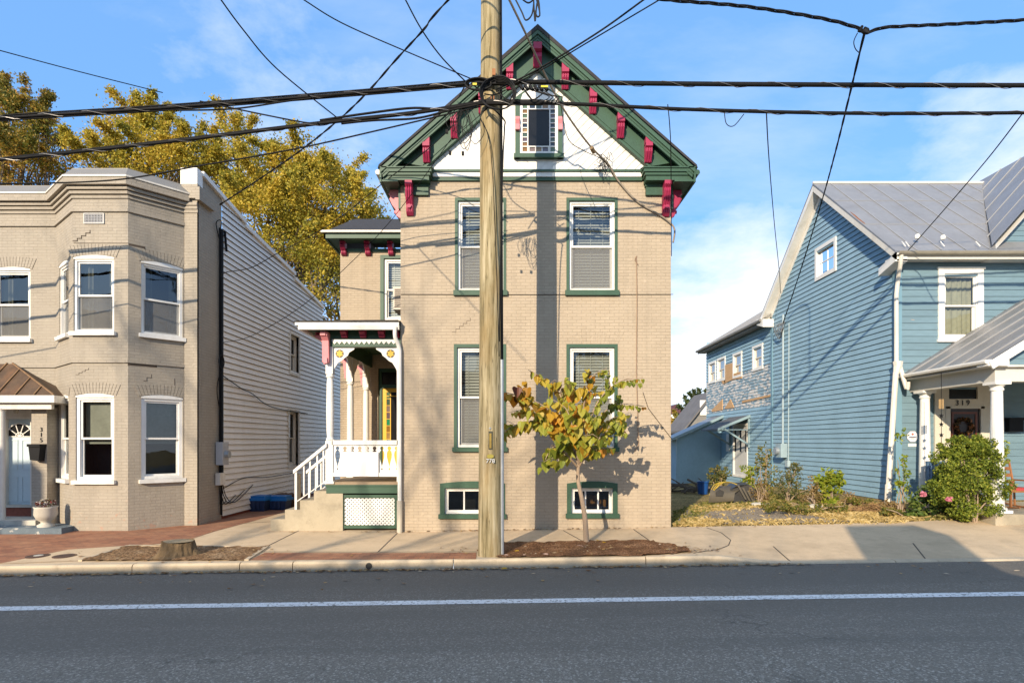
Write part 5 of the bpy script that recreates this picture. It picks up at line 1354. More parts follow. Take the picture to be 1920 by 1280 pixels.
# ------------------------------------------------------------------ utility pole
PXc, PYc = -.375, 9.98
UP = thing('utility_pole', (PXc, PYc, -.05), 'thick weathered wooden utility pole standing at the kerb in front of the tan house', 'utility pole')
m = MB(); N = 26; i0 = 0
prof = [(.222-.0026*k*13/N*2, -.3+k*12.6/N) for k in range(N+1)]
n = 28
for r, z in prof:
    for k in range(n):
        t = 2*math.pi*k/n; rr = r*(1+.014*math.sin(3*t+z*.6)+.010*math.sin(7*t+z*1.7))
        m.v.append(Vector((PXc+rr*math.cos(t), PYc+rr*math.sin(t), z)))
for i in range(N):
    for k in range(n): m.f.append((i*n+k, i*n+(k+1) % n, (i+1)*n+(k+1) % n, (i+1)*n+k))
m.build('shaft', POLE, UP, smooth=True)
pyf = PYc-.225
m = MB(); m.tube([(PXc+.205, PYc-.09, -.1), (PXc+.20, PYc-.09, Z(672, pyf))], .032, 8); m.build('conduit', GALV, UP)
m = MB(); m.tube([(PXc+.195, PYc-.10, Z(672, pyf)), (PXc+.19, PYc-.10, 6), (PXc+.175, PYc-.1, 9), (PXc+.165, PYc-.09, 12)], .014, 5); m.tube([(PXc+.225, PYc-.05, 0), (PXc+.205, PYc-.03, 6), (PXc+.18, PYc-.0, 12)], .011, 5); m.build('ground_wire', BLACK, UP)
ap = lambda u: A(u, pyf); zp = lambda v: Z(v, pyf)
m = MB(front(pyf+.012)).box(ap(916), ap(923), 0, .012, zp(842), zp(808)); m.build('yellow_marker', paint('dark_tag', (.05, .05, .03), .5, .2), UP)
m = MB(front(pyf)).box(ap(917.5), ap(921.5), .0, .008, zp(840), zp(812)); m.build('yellow_marker', paint('yellow_tag', (.30, .20, .03), .5, .3, 14), UP)
m = MB(front(pyf+.01)).prism([(ap(919.5)+.06*math.cos(t*.393), zp(855)+.035*math.sin(t*.393)) for t in range(16)], 0, .018); m.build('oval_tag', paint('brass_tag', (.40, .33, .06), .4, .25, 16), UP)
PN = paint('pole_numeral', (.75, .75, .72), .4, .05, metal=.0)
for k, ch in enumerate('778'): text_part('pole_number', ch, (ap(914+k*5.6), pyf-.004, zp(864)), .10, PN, UP, extrude=.012)
m = MB(front(pyf)).lathe; m = MB(); m.lathe(ap(919), pyf+.02, [(.02, zp(804)), (.02, zp(801))], 8); m.build('bolt', GALV, UP)
m = MB(front(pyf+.03)).box(ap(923), ap(929), 0, .05, zp(142), zp(130)).box(ap(920), ap(922), 0, .06, zp(190), zp(183)).box(ap(925), ap(927), 0, .06, zp(189), zp(182)); m.build('cable_bolt', paint('rusty_bolt', (.34, .14, .05), .7, .3), UP)
m = MB(); m.box(PXc-.28, PXc+.55, PYc-.27, PYc-.21, zp(160), zp(151)); m.box(PXc-.2, PXc+.9, PYc-.28, PYc-.22, zp(198), zp(190)); m.build('cable_clamp', BLACK, UP)

# ------------------------------------------------------------------ cables (each one a thing)
def beyond(pts):          # carry a line on past the edge of the view to where it would be strung
    pts = [Vector(p) for p in pts]
    out = lambda p: (V0-(p.z-H)*F/p.y < 4) or abs(p.x*F/p.y) > 965
    if out(pts[0]):
        d = pts[0]-pts[1]; e = [pts[0]+d*k for k in (1, 2.4, 4.6, 8)]; e = [p for p in e if (p-pts[0]).length < 18]; pts = e[::-1]+pts
    if out(pts[-1]):
        d = pts[-1]-pts[-2]; e = [pts[-1]+d*k for k in (1, 2.4, 4.6, 8)]; pts = pts+[p for p in e if (p-pts[-1]).length < 18]
    return pts
def cable(name, label, pts, r, mat=WIRE, n=8, group=None, cat='cable', twist=0, strands=1):
    path = smooth_path(beyond(pts), n); m = MB()
    if strands == 1: m.tube(path, r, 6)
    else:
        L = [0]
        for a, b in zip(path, path[1:]): L.append(L[-1]+(b-a).length)
        for s in range(strands):
            ph = 2*math.pi*s/strands; pp = []
            for q, p in zip(L, path):
                d = Vector((0, math.cos(ph+q*twist), math.sin(ph+q*twist)))*r*1.05; pp.append(p+d)
            m.tube(pp, r, 5)
    o = m.build(name, mat, None, smooth=True, uv=False)
    return tag(o, label, cat, group or 'overhead cables on the utility pole')
YCB = 9.72
def lashed(name, label, pts, r, extra, twist=8.5):
    t = thing(name, pts[0], label, 'cable', 'overhead cables on the utility pole')
    path = smooth_path(beyond(pts), 22); m = MB(); m.tube(path, r, 8)
    for d in extra: m.tube([p+Vector(d) for p in path], r*.55, 6)
    m.build('bundle', WIRE, t, smooth=True, uv=False)
    L = 0; pp = []; hp = path[0]
    for a, b in zip(path, path[1:]):
        k = max(1, int((b-a).length/.09)); 
        for i in range(k):
            p = a.lerp(b, i/k); L += (b-a).length/k; pp.append(p+Vector((0, math.cos(L*twist), math.sin(L*twist)))*(r*1.35))
    m = MB(); m.tube(pp, .0065, 4); m.build('lashing_wire', STRAND, t, uv=False); return t
Lp = lambda *uv, Y=YCB: [at(u, v, Y) for u, v in uv]
lashed('cable_bundle', 'thick upper black cable bundle running left from the pole', Lp((-320, 250), (0, 222), (300, 203), (600, 180), (760, 167), (880, 157)), .025, [(0, 0, .045), (0, .02, -.03)])
lashed('cable_bundle', 'thick upper black cable bundle running right from the pole', Lp((930, 154), (1100, 156), (1400, 159), (1920, 161), (2300, 158)), .032, [(0, .0, .03)], 7)
lashed('cable_bundle', 'thick lower black cable bundle running left from the pole over the row house roof', Lp((-320, 330), (0, 300), (300, 268), (600, 232), (780, 212), (900, 193)), .025, [(0, 0, .03)])
lashed('cable_bundle', 'thick lower black cable bundle running right from the pole', Lp((900, 193), (1060, 195), (1300, 206), (1600, 213), (1920, 212), (2300, 205)), .026, [(0, 0, .02)], 7)
cable('slack_cable', 'thin slack cable splitting from the upper bundle left of the pole', Lp((330, 207), (440, 204), (560, 187), (700, 172)), .014)
cable('slack_cable', 'slack cable looping above the lower bundle just left of the pole', Lp((600, 226), (680, 214), (770, 203), (830, 205), (880, 198), (905, 194)), .02)
cable('slack_cable', 'slack cable looping below the lower bundle just left of the pole', Lp((640, 232), (700, 226), (780, 222), (840, 208), (900, 196)), .018)
cable('slack_cable', 'thin cable crossing between the two bundles on the left', Lp((375, 190), (450, 206), (560, 228), (600, 232)), .012)
cable('drop_wire', 'thin wire slanting from the sky at upper left down to the lower bundle', [at(400, -20, 7.5), at(455, 55, 8.2), at(520, 130, 8.9), at(632, 221, YCB)], .010)
cable('drop_wire', 'thin wire slanting from top centre-left down to the pole', [at(560, -6, 8.5), at(640, 43, 8.9), at(760, 96, 9.3), at(893, 152, 9.75)], .010)
cable('drop_wire', 'steep thin wire left of the pole from the sky to the upper bundle', [at(755, -10, 8.9), at(790, 55, 9.2), at(830, 110, 9.5), at(880, 160, 9.75)], .011)
cable('service_drop', 'twisted service line crossing both bundles to the top corner of the row house', [at(850, -10, 9.2), at(822, 20, 9.3), at(805, 40, 9.4), at(795, 55, 9.4), at(740, 115, 9.9), at(690, 172, 10.3), at(635, 225, 10.9), at(560, 285, 11.7), at(480, 340, 12.7), at(412, 384, 13.6)], .011, strands=2, twist=9)
cable('far_wire', 'single thin wire high at the far left ending in front of the yellow trees', [at(-60, 78, 20), at(0, 95, 22), at(150, 135, 24), at(305, 174, 26.5)], .022)
cable('service_line', 'long thin line from the left frame edge over the row house up to the pole', [at(-80, 347, 9.6), at(0, 345, 9.7), at(210, 338, 9.7), at(380, 310, 9.7), at(560, 278, 9.7), at(720, 242, 9.7), at(900, 200, 9.75)], .013)
cable('house_wire', 'slack wire from the vinyl side wall up to the eave of the tan house', [at(414, 518, 13.9), at(425, 510, 13.85), at(470, 502, 13.7), at(520, 475, 13.4), at(620, 420, 12.9), at(735, 330, 12.2), at(800, 282, 11.4), at(850, 235, 10.3)], .009)
cable('house_wire', 'thin wire from low on the vinyl side wall past the porch roof to the pole', [at(415, 642, 13.9), at(470, 630, 13.7), at(560, 578, 13.1), at(650, 500, 12.5), at(740, 405, 11.9), at(850, 255, 10.3)], .007)
tg = thing('triplex_line', at(1250, 0, 8.6), 'twisted triplex power line across the top right sky with a bundled splice', 'cable', 'overhead cables on the utility pole')
m = MB()
for pts in (smooth_path([at(300, -130, 8.6), at(800, -62, 8.6), at(1180, -12, 8.6), at(1250, 0, 8.6), at(1400, 13, 8.7), at(1540, 35, 8.8), at(1605, 52, 8.9), at(1625, 62, 8.9), at(1660, 52, 8.9), at(1780, 46, 8.9), at(1920, 38, 8.9), at(2100, 25, 8.9), at(2500, 0, 8.9), at(3300, -60, 8.9)], 22),):
    L = 0
    for s in range(3):
        L = 0; pp = [pts[0]]
        for a, b in zip(pts, pts[1:]): L += (b-a).length; pp.append(b+Vector((0, math.cos(s*2.09+L*7), math.sin(s*2.09+L*7)))*.016)
        m.tube(pp, .012, 5)
m.build('twisted_wires', BLACK, tg, uv=False)
m = MB(); c = at(1622, 58, 8.9)
for k in range(7): m.tube([c+Vector((RND.uniform(-.13, .06), RND.uniform(-.03, .03), RND.uniform(-.06, .06))), c+Vector((RND.uniform(-.06, .06), 0, RND.uniform(-.05, .09)))], .022, 5)
m.build('splice', BLACK, tg, uv=False)
cable('service_drop', 'service drop hanging from the triplex splice down to the blue gable wall', [at(1621, 62, 8.9), at(1612, 98, 9.2), at(1590, 190, 10.3), at(1565, 290, 12.2), at(1540, 380, 14.8), at(1500, 510, 18), at(1468, 606, 20.6)], .014, strands=2, twist=6)
cable('slack_loop', 'small loop of loose wire under the triplex splice', [at(1608, 62, 8.9), at(1601, 78, 8.95), at(1604, 92, 9.0), at(1612, 100, 9.15)], .007)
cable('drop_wire', 'thin vertical wire from the lower bundle to the rear gable of the blue house', [at(1437, 212, YCB), at(1442, 300, 12), at(1452, 420, 16), at(1462, 520, 20), at(1464, 580, 21.8)], .011)
cable('drop_wire', 'short thin wire hanging from the lower bundle beside the right eave of the tan house', [at(1252, 196, YCB), at(1256, 240, 9.8), at(1258, 300, 10.6), at(1259, 480, 12.45)], .008)
cable('drop_wire', 'straight thin wire from the right end of the lower bundle to the blue house eave', [at(1918, 212, YCB), at(1850, 300, 10.9), at(1760, 405, 12.9), at(1697, 476, 14.3)], .011)
cable('service_line', 'upper of two wires fanning from the pole up to the top right', [at(930, 168, 9.72), at(1000, 135, 9.6), at(1120, 62, 9.1), at(1215, -6, 8.7)], .014)
cable('service_line', 'lower of two wires fanning from the pole up to the top right', [at(930, 172, 9.72), at(1005, 137, 9.6), at(1110, 75, 9.2), at(1240, -2, 8.7)], .010)
cable('service_drop', 'grey service cable crossing the white gable to the right wall corner of the tan house', [at(950, -10, 9.4), at(985, 62, 9.9), at(1022, 140, 10.6), at(1060, 210, 11.2), at(1105, 272, 11.8), at(1140, 308, 12.3), at(1160, 340, 12.44), at(1195, 378, 12.46), at(1235, 402, 12.46), at(1257, 418, 12.45), at(1265, 432, 12.45), at(1262, 455, 12.47)], .020, mat=paint('grey_service_cable', (.26, .22, .17), .6, .2))
cable('drop_wire', 'thin wire from the gable window down to the cable splice on the tan house', [at(1050, 190, 9.9), at(1065, 260, 11.6), at(1095, 283, 12.0), at(1130, 300, 12.35), at(1150, 330, 12.42)], .008)
sp = thing('cable_splice', at(1140, 308, 12.2), 'tangle of loose wire and a brown connector hanging on the right of the white gable', 'cable')
m = MB(); m.tube([at(1109, 277, 11.8), at(1114, 286, 11.9)], .045, 7); m.build('connector', paint('brown_connector', (.22, .15, .08), .6, .2), sp)
m = MB()
for k in range(7):
    u, v = 1128+RND.uniform(-4, 14), 300+RND.uniform(-6, 14)
    m.tube(smooth_path([at(u+RND.uniform(-14, 14), v+RND.uniform(-14, 18), 12.25+RND.uniform(-.1, .1)) for _ in range(5)], 5), .006, 4)
m.build('loose_wire', WIRE, sp, uv=False)
cable('hanging_tail', 'short curl of wire hanging from the lower bundle right of the tan house', [at(1358, 208, YCB), at(1362, 232, YCB), at(1376, 236, YCB), at(1395, 214, YCB)], .007)
top = thing('wire_tangle', at(990, 10, 8.6), 'hanging tangle of black wire loops at the top edge right of the pole', 'cable')
m = MB()
for pts in (((963, -8), (978, 22), (986, 38), (997, 28), (1001, 5)), ((1000, -8), (1003, 40), (1006, 12), (1010, -8)), ((1004, -8), (1012, 24), (1008, 32), (1002, 20)), ((972, -8), (990, 6), (1004, -4)), ((1008, -8), (1011, 10), (1012, 30))):
    m.tube(smooth_path([at(u, v, 8.7) for u, v in pts], 6), .012, 5)
m.build('loops', BLACK, top, uv=False)
# coils and loops of spare cable on the pole
co = thing('cable_coil', at(938, 190, 9.68), 'coil of spare black cable hanging on the front of the pole', 'cable coil')
m = MB(); c = at(934, 178, 9.62)
for k in range(4):
    r = .245+.012*k; m.tube([c+Vector((r*1.08*math.cos(t*.26)+RND.uniform(-.006, .006), -.02*k+.015*math.sin(t), r*math.sin(t*.26))) for t in range(25)], .013, 6)
m.build('coil', BLACK, co, uv=False)
c2 = thing('cable_coil', at(893, 160, 9.68), 'small flattened black cable coil with a yellow tag left of the pole', 'cable coil')
m = MB(); c = at(897, 160, 9.66)
for k in range(3):
    r = .16+.012*k; m.tube([c+Vector((r*1.2*math.cos(t*.26), -.02*k, r*.55*math.sin(t*.26))) for t in range(25)], .014, 6)
m.build('coil', BLACK, c2, uv=False); p = at(890, 157.5, 9.6); MB().box(p.x-.035, p.x+.035, p.y, p.y+.02, p.z-.018, p.z+.018).build('tag', paint('yellow_tag', (.6, .5, .03), .5, .1), c2)
lp = thing('wire_loops', at(850, 225, 9.7), 'tangle of thin drop wires looping below the lower bundle left of the pole', 'cable')
m = MB()
for k in range(11):
    u = RND.uniform(836, 880); v = RND.uniform(204, 212); d = RND.uniform(28, 80); w = RND.uniform(-22, 26)
    m.tube(smooth_path([at(u, v, 9.68), at(u+w*.2-8, v+d*.5, 9.66), at(u+w*.5, v+d, 9.66), at(u+w+6, v+d*.6, 9.68), at(u+w*.8, v, 9.7)], 6), .006, 4)
for u, v in ((838, 247), (844, 287), (868, 288)): 
    p = at(u, v, 9.66); m.box(p.x-.02, p.x+.02, p.y-.02, p.y+.02, p.z-.03, p.z+.03)
for k in range(6):
    u = 860+k*24; m.tube(smooth_path([at(u, 192+RND.uniform(-36, 3), 9.66), at(u+18, 165+RND.uniform(-12, 24), 9.64), at(u+40, 192+RND.uniform(-34, 4), 9.66)], 6), .011, 5)
m.build('loops', WIRE, lp, uv=False)
md = thing('cable_terminal', at(1000, 165, 9.68), 'row of black cable connectors and a yellow tag on the bundle right of the pole', 'cable')
m = MB()
for k in range(6): m.tube([at(975+k*9, 160+k*.4, 9.66), at(981+k*9, 168+k*.3, 9.62)], .028, 6)
for k in range(5): m.tube(smooth_path([at(985+k*7, 166, 9.66), at(1005+k*8, 172+k*2, 9.64), at(1030+k*6, 182, 9.66), at(1010+k*10, 194, 9.68)], 5), .008, 4)
m.build('connectors', BLACK, md, uv=False); p = at(1021, 162, 9.6); MB().box(p.x-.06, p.x+.06, p.y, p.y+.02, p.z-.015, p.z+.015).build('tag', paint('yellow_tag', (.6, .55, .03), .5, .1), md)
cable('riser_cable', 'black cable curving from the coil down the front of the pole', [at(905, 210, 9.7), at(920, 202, 9.68), at(945, 225, 9.70), at(946, 240, 9.74), at(943, 300, 9.76), at(940, 420, 9.76), at(936, 640, 9.76)], .012)
cable('riser_cable', 'thin wire crossing the face of the pole diagonally below the coil', [at(900, 222, 9.76), at(920, 280, 9.74), at(930, 480, 9.745), at(936, 668, 9.76)], .007)

# ------------------------------------------------------------------ trees
def branchy(m, p, d, r, depth, rnd, L, tips, spread=.55, up=.12):
    pts = [p]; q = p.copy(); dd = d.copy(); k = 5
    for i in range(k):
        dd = (dd+Vector((rnd.gauss(0, .13), rnd.gauss(0, .13), rnd.gauss(up*.4, .08)))).normalized(); q = q+dd*L/k; pts.append(q.copy())
    m.tube(pts, [lerp(r, r*.6, i/k) for i in range(k+1)], 6 if r > .04 else 4, caps=False)
    if depth == 0: tips.append(q); return
    for _ in range(3 if depth > 1 else 4):
        ax = Vector((rnd.gauss(0, 1), rnd.gauss(0, 1), rnd.gauss(.15, .6))).normalized()
        nd = (dd+ax*spread*rnd.uniform(.7, 1.5)).normalized()
        branchy(m, pts[rnd.randrange(2, k+1)] if rnd.random() < .6 else q, nd, r*.55, depth-1, rnd, L*rnd.uniform(.62, .8), tips, spread, up)
AUT = [(0, (.09, .11, .018)), (.25, (.25, .24, .03)), (.5, (.47, .375, .045)), (.75, (.60, .42, .048)), (1, (.56, .29, .05))]
LA = leaf_mat('autumn_leaf_gold', AUT, .35, pos_scale=.45, pos_mix=.55)
LB = leaf_mat('autumn_leaf_olive', [(0, (.06, .09, .018)), (.3, (.14, .15, .02)), (.6, (.38, .25, .04)), (1, (.52, .25, .05))], .35, pos_scale=.5, pos_mix=.55)
def crown_tree(name, label, base, h0, blobs, n, size, mat, seed, trunk_r=.3, holes=.0, group=None):
    rnd = random.Random(seed); t = thing(name, base, label, 'tree', group)
    m = MB(); tips = []; b = Vector(base); top = Vector(blobs[0][0])
    m.tube(smooth_path([b, b.lerp(Vector((top.x, top.y, b.z+h0)), .5)+Vector((.15, 0, 0)), Vector((top.x, top.y, b.z+h0))], 5), [trunk_r*(1-.04*i) for i in range(11)], 10)
    o = Vector((top.x, top.y, b.z+h0*.85))
    clumps = []
    for c, r in blobs:
        c = Vector(c); end = c+Vector((0, 0, -r[2]*.2))
        pts = smooth_path([o, o.lerp(end, .5)+Vector((rnd.gauss(0, .4), rnd.gauss(0, .4), rnd.gauss(0, .3))), end], 5)
        m.tube(pts, [lerp(trunk_r*.55, .05, i/10) for i in range(11)], 6, caps=False)
        for _ in range(9):
            th, ph = rnd.uniform(0, 6.28), rnd.uniform(-.4, 1.4)
            e = c+Vector((r[0]*.9*math.cos(th)*math.cos(ph), r[1]*.9*math.sin(th)*math.cos(ph), r[2]*.9*math.sin(ph)))
            s = pts[rnd.randrange(4, 11)]
            m.tube(smooth_path([s, s.lerp(e, .55)+Vector((rnd.gauss(0, .25), rnd.gauss(0, .25), rnd.gauss(.1, .2))), e], 4), [lerp(.055, .012, i/8) for i in range(9)], 4, caps=False)
        vol = r[0]*r[1]*r[2]
        for _ in range(int(13*vol**.62)):
            while True:
                d = Vector((rnd.uniform(-1, 1), rnd.uniform(-1, 1), rnd.uniform(-.85, 1)))
                if .45 < d.length < 1.12: break
            clumps.append((c+Vector((d.x*r[0], d.y*r[1], d.z*r[2])), rnd.uniform(.22, .5)))
        for _ in range(int(5*vol**.5)):          # sprays reaching out of the crown
            th, ph = rnd.uniform(0, 6.28), rnd.uniform(-.2, 1.5)
            e = Vector((r[0]*math.cos(th)*math.cos(ph), r[1]*math.sin(th)*math.cos(ph), r[2]*math.sin(ph))); s = c+e*.8; L_ = e.normalized()*rnd.uniform(.5, 1.3)+Vector((0, 0, .35))
            m.tube([s, s+L_*.6, s+L_], [.02, .012, .006], 4, caps=False)
            for q in (.25, .55, .85, 1.0): clumps.append((s+L_*q, .13))
    m.build('trunk', BARK, t, uv=False)
    V, Fc = [], []
    for _ in range(n):
        c, s = clumps[rnd.randrange(len(clumps))]
        p = c+Vector((rnd.gauss(0, s), rnd.gauss(0, s), rnd.gauss(0, s*.7)))
        tt = Vector((rnd.gauss(0, 1), rnd.gauss(0, 1), rnd.gauss(-.3, .8))).normalized(); bb = tt.orthogonal().normalized(); q = rnd.uniform(0, 6.28)
        bb = bb*math.cos(q)+tt.cross(bb)*math.sin(q); s2 = size*rnd.uniform(.6, 1.3); i = len(V)
        V += [p-tt*s2*.5, p+bb*s2*.3, p+tt*s2*.5, p-bb*s2*.3]; Fc.append((i, i+1, i+2, i+3))
    m = MB(); m.v, m.f = V, Fc; m.build('crown', mat, t, uv=False); return t
def blob(u, v, Y, ru, rv, ry=2.2):
    s = Y/F; return (at(u, v, Y), (ru*s, ry, rv*s))
GT = 'tall autumn trees behind the row house'
crown_tree('autumn_tree', 'orange-tinged tree at the far left behind the row house', (at(20, 900, 30).x, 30, -.1), 8, [blob(0, 250, 30, 72, 62), blob(-60, 290, 30, 80, 80), blob(85, 292, 29.5, 34, 46), blob(40, 330, 29, 70, 38), blob(58, 228, 30, 34, 30)], 48000, .135, LB, 1, group=GT)
crown_tree('autumn_tree', 'golden tree rising behind the middle of the row house roof', (at(285, 900, 30).x, 30, -.1), 8, [blob(280, 285, 30, 66, 40), blob(320, 315, 29, 78, 46), blob(222, 318, 30, 38, 36), blob(292, 252, 30.5, 28, 24), blob(385, 325, 29.5, 36, 38), blob(182, 300, 31, 26, 12)], 50000, .135, LA, 2, group=GT)
crown_tree('autumn_tree', 'broad yellow-green tree filling the gap between the row house and the tan house', (at(560, 900, 29).x, 29, -.1), 7, [blob(525, 368, 29, 84, 54), blob(620, 392, 28.5, 66, 56), blob(460, 332, 30, 54, 48), blob(628, 335, 30, 30, 28), blob(560, 440, 28, 75, 65), blob(682, 405, 29, 32, 34), blob(445, 262, 30.5, 36, 20), blob(612, 520, 28, 36, 60, 1.6), blob(500, 410, 28, 60, 50), blob(560, 300, 30, 40, 24)], 98000, .13, LA, 3, group=GT)
crown_tree('autumn_tree', 'darker olive tree low behind the porch wing', (at(625, 900, 34).x, 34, -.1), 6, [blob(620, 560, 34, 55, 60, 1.8), blob(660, 480, 35, 60, 60, 1.8), blob(580, 500, 35, 55, 60, 1.8)], 11000, .22, LB, 4, group=GT)
EVG = leaf_mat('distant_evergreen', [(0, (.018, .035, .012)), (.6, (.045, .07, .02)), (1, (.09, .10, .03))], .2)
crown_tree('distant_tree', 'dark round tree far away in the gap beside the blue wing', (at(1302, 830, 70).x, 70, -.5), 3, [blob(1297, 772, 70, 18, 14, 1.5), blob(1312, 762, 71, 16, 13, 1.5), blob(1330, 760, 72, 18, 12, 1.5)], 2600, .45, EVG, 5, .25)
crown_tree('distant_tree', 'small yellowing tree far away at the edge of the tan house', (at(1272, 830, 62).x, 62, -.5), 1.5, [blob(1274, 792, 62, 12, 9, 1), blob(1262, 800, 62, 12, 9, 1)], 900, .35, LB, 6, .15)
dh = thing('distant_house', at(1266, 830, 80), 'tiny white house with a dark roof far away in the gap', 'house')
m = MB(); p = at(1268, 800, 80); m.box(p.x-1.6, p.x+1.6, 80, 84, -.6, p.z+1.9); m.build('wall', WHITE, dh)
m = MB(); m.prism([(p.x-1.9, p.z+1.8), (p.x+1.9, p.z+1.8), (p.x, p.z+3.2)], 79.8, 84.2, 'b'); m.build('roof', paint('maroon_roof', (.10, .04, .05), .8, .1), dh)
m = MB().box(p.x-.9, p.x-.2, 79.96, 80, p.z+.2, p.z+1.2).box(p.x+.4, p.x+1.1, 79.96, 80, p.z+.2, p.z+1.2); m.build('window', DGLASS, dh)
dh2 = thing('distant_house', at(1312, 800, 40), 'weathered grey gabled shed roof rising behind the lean-to', 'house')
m = MB(); q0 = at(1286, 800, 38); q1 = at(1326, 738, 38); m.prism([(q0.x, -.6), (q0.x, q0.z), (q1.x+.3, q1.z-.1), (q1.x+3, q1.z-.1), (q1.x+3, -.6)], 38, 42, 'b'); m.build('wall', paint('weathered_boards', (.25, .24, .22), .8, .3, 3, .3, stretch=(1, 1, 6)), dh2)
m = MB(); m.prism([(q0.x-.3, q0.z-.25), (q1.x+.4, q1.z+.2), (q1.x+.4, q1.z+.05), (q0.x-.3, q0.z-.4)], 37.7, 42, 'b'); m.build('roof', paint('grey_shingle', (.16, .15, .145), .8, .2), dh2)
m = MB(); q = at(1320, 764, 37.9); m.box(q.x-.25, q.x+.3, 37.93, 38, q.z-.5, q.z+.5); m.build('window', WHITE, dh2)

rnd = random.Random(77); V, Fc = [], []
for _ in range(9000):
    x = rnd.uniform(-95, 110); h = 3.2+1.6*math.sin(x*.21)+1.2*math.sin(x*.53+1)
    p = Vector((x, 112+rnd.gauss(0, 2.5), -.6+max(.3, h)*rnd.random()**.7)); t = Vector((rnd.gauss(0, 1), rnd.gauss(0, 1), rnd.gauss(0, 1))).normalized(); b = t.orthogonal().normalized(); s = rnd.uniform(.4, 1.1); i = len(V)
    V += [p-t*s*.5, p+b*s*.35, p+t*s*.5, p-b*s*.35]; Fc.append((i, i+1, i+2, i+3))
m = MB(); m.v, m.f = V, Fc; tag(m.build('far_woods', EVG, None, uv=False), 'low dark line of far woods on the horizon behind the houses', 'woods', kind='stuff')
# ------------------------------------------------------------------ young street tree with heart-shaped leaves
YT = 11.0; tb = gp(1100, 1018)
ST = thing('street_tree', (tb[0], tb[1], z_ground(*tb)), 'young tree with green, yellow and orange heart-shaped leaves in the mulch bed', 'tree')
YT = tb[1]; rnd = random.Random(5)
T_ = lambda u, v, dy=0: at(u, v, YT+dy)
m = MB(); base = Vector((tb[0], tb[1], z_ground(*tb)-.05))
m.tube(smooth_path([base, T_(1097, 975), T_(1091, 935), T_(1084, 900), T_(1085, 868)], 5), [.056-.0013*i for i in range(21)], 9)
BR = [[(1085, 870, 0), (1065, 830, -.1), (1010, 790, -.3), (960, 800, -.4), (938, 818, -.5)],
      [(1085, 870, 0), (1070, 815, 0), (1020, 762, -.1), (972, 742, -.25), (932, 732, -.35)],
      [(1085, 872, 0), (1075, 800, .15), (1050, 740, .25), (1022, 712, .3), (990, 693, .25)],
      [(1085, 868, 0), (1090, 800, 0), (1098, 740, -.1), (1110, 706, -.15), (1138, 690, -.2)],
      [(1085, 868, 0), (1100, 815, -.1), (1120, 755, -.2), (1160, 716, -.3), (1206, 708, -.35)],
      [(1085, 870, 0), (1105, 820, .2), (1130, 775, .3), (1165, 758, .3), (1208, 761, .35)],
      [(1085, 872, 0), (1110, 840, -.1), (1135, 810, -.2), (1160, 800, -.3), (1172, 815, -.3)],
      [(1084, 876, 0), (1060, 850, -.2), (1042, 836, -.3), (1028, 850, -.4), (1016, 878, -.4)],
      [(1086, 872, 0), (1080, 830, -.3), (1072, 795, -.45), (1060, 765, -.5), (1030, 745, -.5)],
      [(1086, 870, 0), (1095, 835, -.4), (1105, 800, -.5), (1118, 780, -.55)],
      [(1086, 870, 0), (1060, 800, .35), (1000, 770, .45), (955, 772, .45)],
      [(1086, 870, 0), (1100, 830, .35), (1140, 790, .5), (1160, 780, .5)],
      [(1085, 866, 0), (1080, 780, .1), (1070, 730, .05), (1066, 708, 0)],
      [(1086, 874, 0), (1098, 856, -.15), (1120, 842, -.3), (1150, 838, -.35)]]
lv = []
SZ = [.185, .175, .165, .125, .10, .10, .12, .185, .185, .17, .15, .12, .16, .14]
TN = [.45, .70, .60, .66, .3, .2, .42, .32, .55, .5, .68, .42, .58, .42]
for bi, pts in enumerate(BR):
    path = smooth_path([T_(*p) for p in pts], 6); k = len(path)
    m.tube(path, [lerp(.026, .005, i/(k-1)) for i in range(k)], 5, caps=False)
    for i in range(6, k):
        p = path[i]; d = (path[i]-path[i-1]); L = d.length; nl = max(1, int(L/(.033 if SZ[bi] > .13 else .023)))
        for j in range(nl): lv.append((p-d*(j+rnd.random())/nl, SZ[bi]*(1.0 if i < k*.8 else .75), TN[bi]+(.25 if bi in (4, 5) and i > k*.7 else 0)))
    for _ in range(4):
        i = rnd.randrange(8, k-3); s = path[i]; e = s+Vector((rnd.uniform(-.28, .28), rnd.uniform(-.3, .3), rnd.uniform(-.05, .28)))
        m.tube([s, s.lerp(e, .5)+Vector((0, 0, .05)), e], [.008, .006, .003], 4, caps=False)
        for j in range(9): lv.append((s.lerp(e, (j+1)/7), SZ[bi]*.85, TN[bi]))
m.build('trunk', YBARK, ST, smooth=True, uv=False)
HEART = [(0, 0), (.22, .10), (.44, .02), (.52, -.22), (.40, -.55), (.18, -.85), (0, -1.05)]
V, Fc, TONE = [], [], []
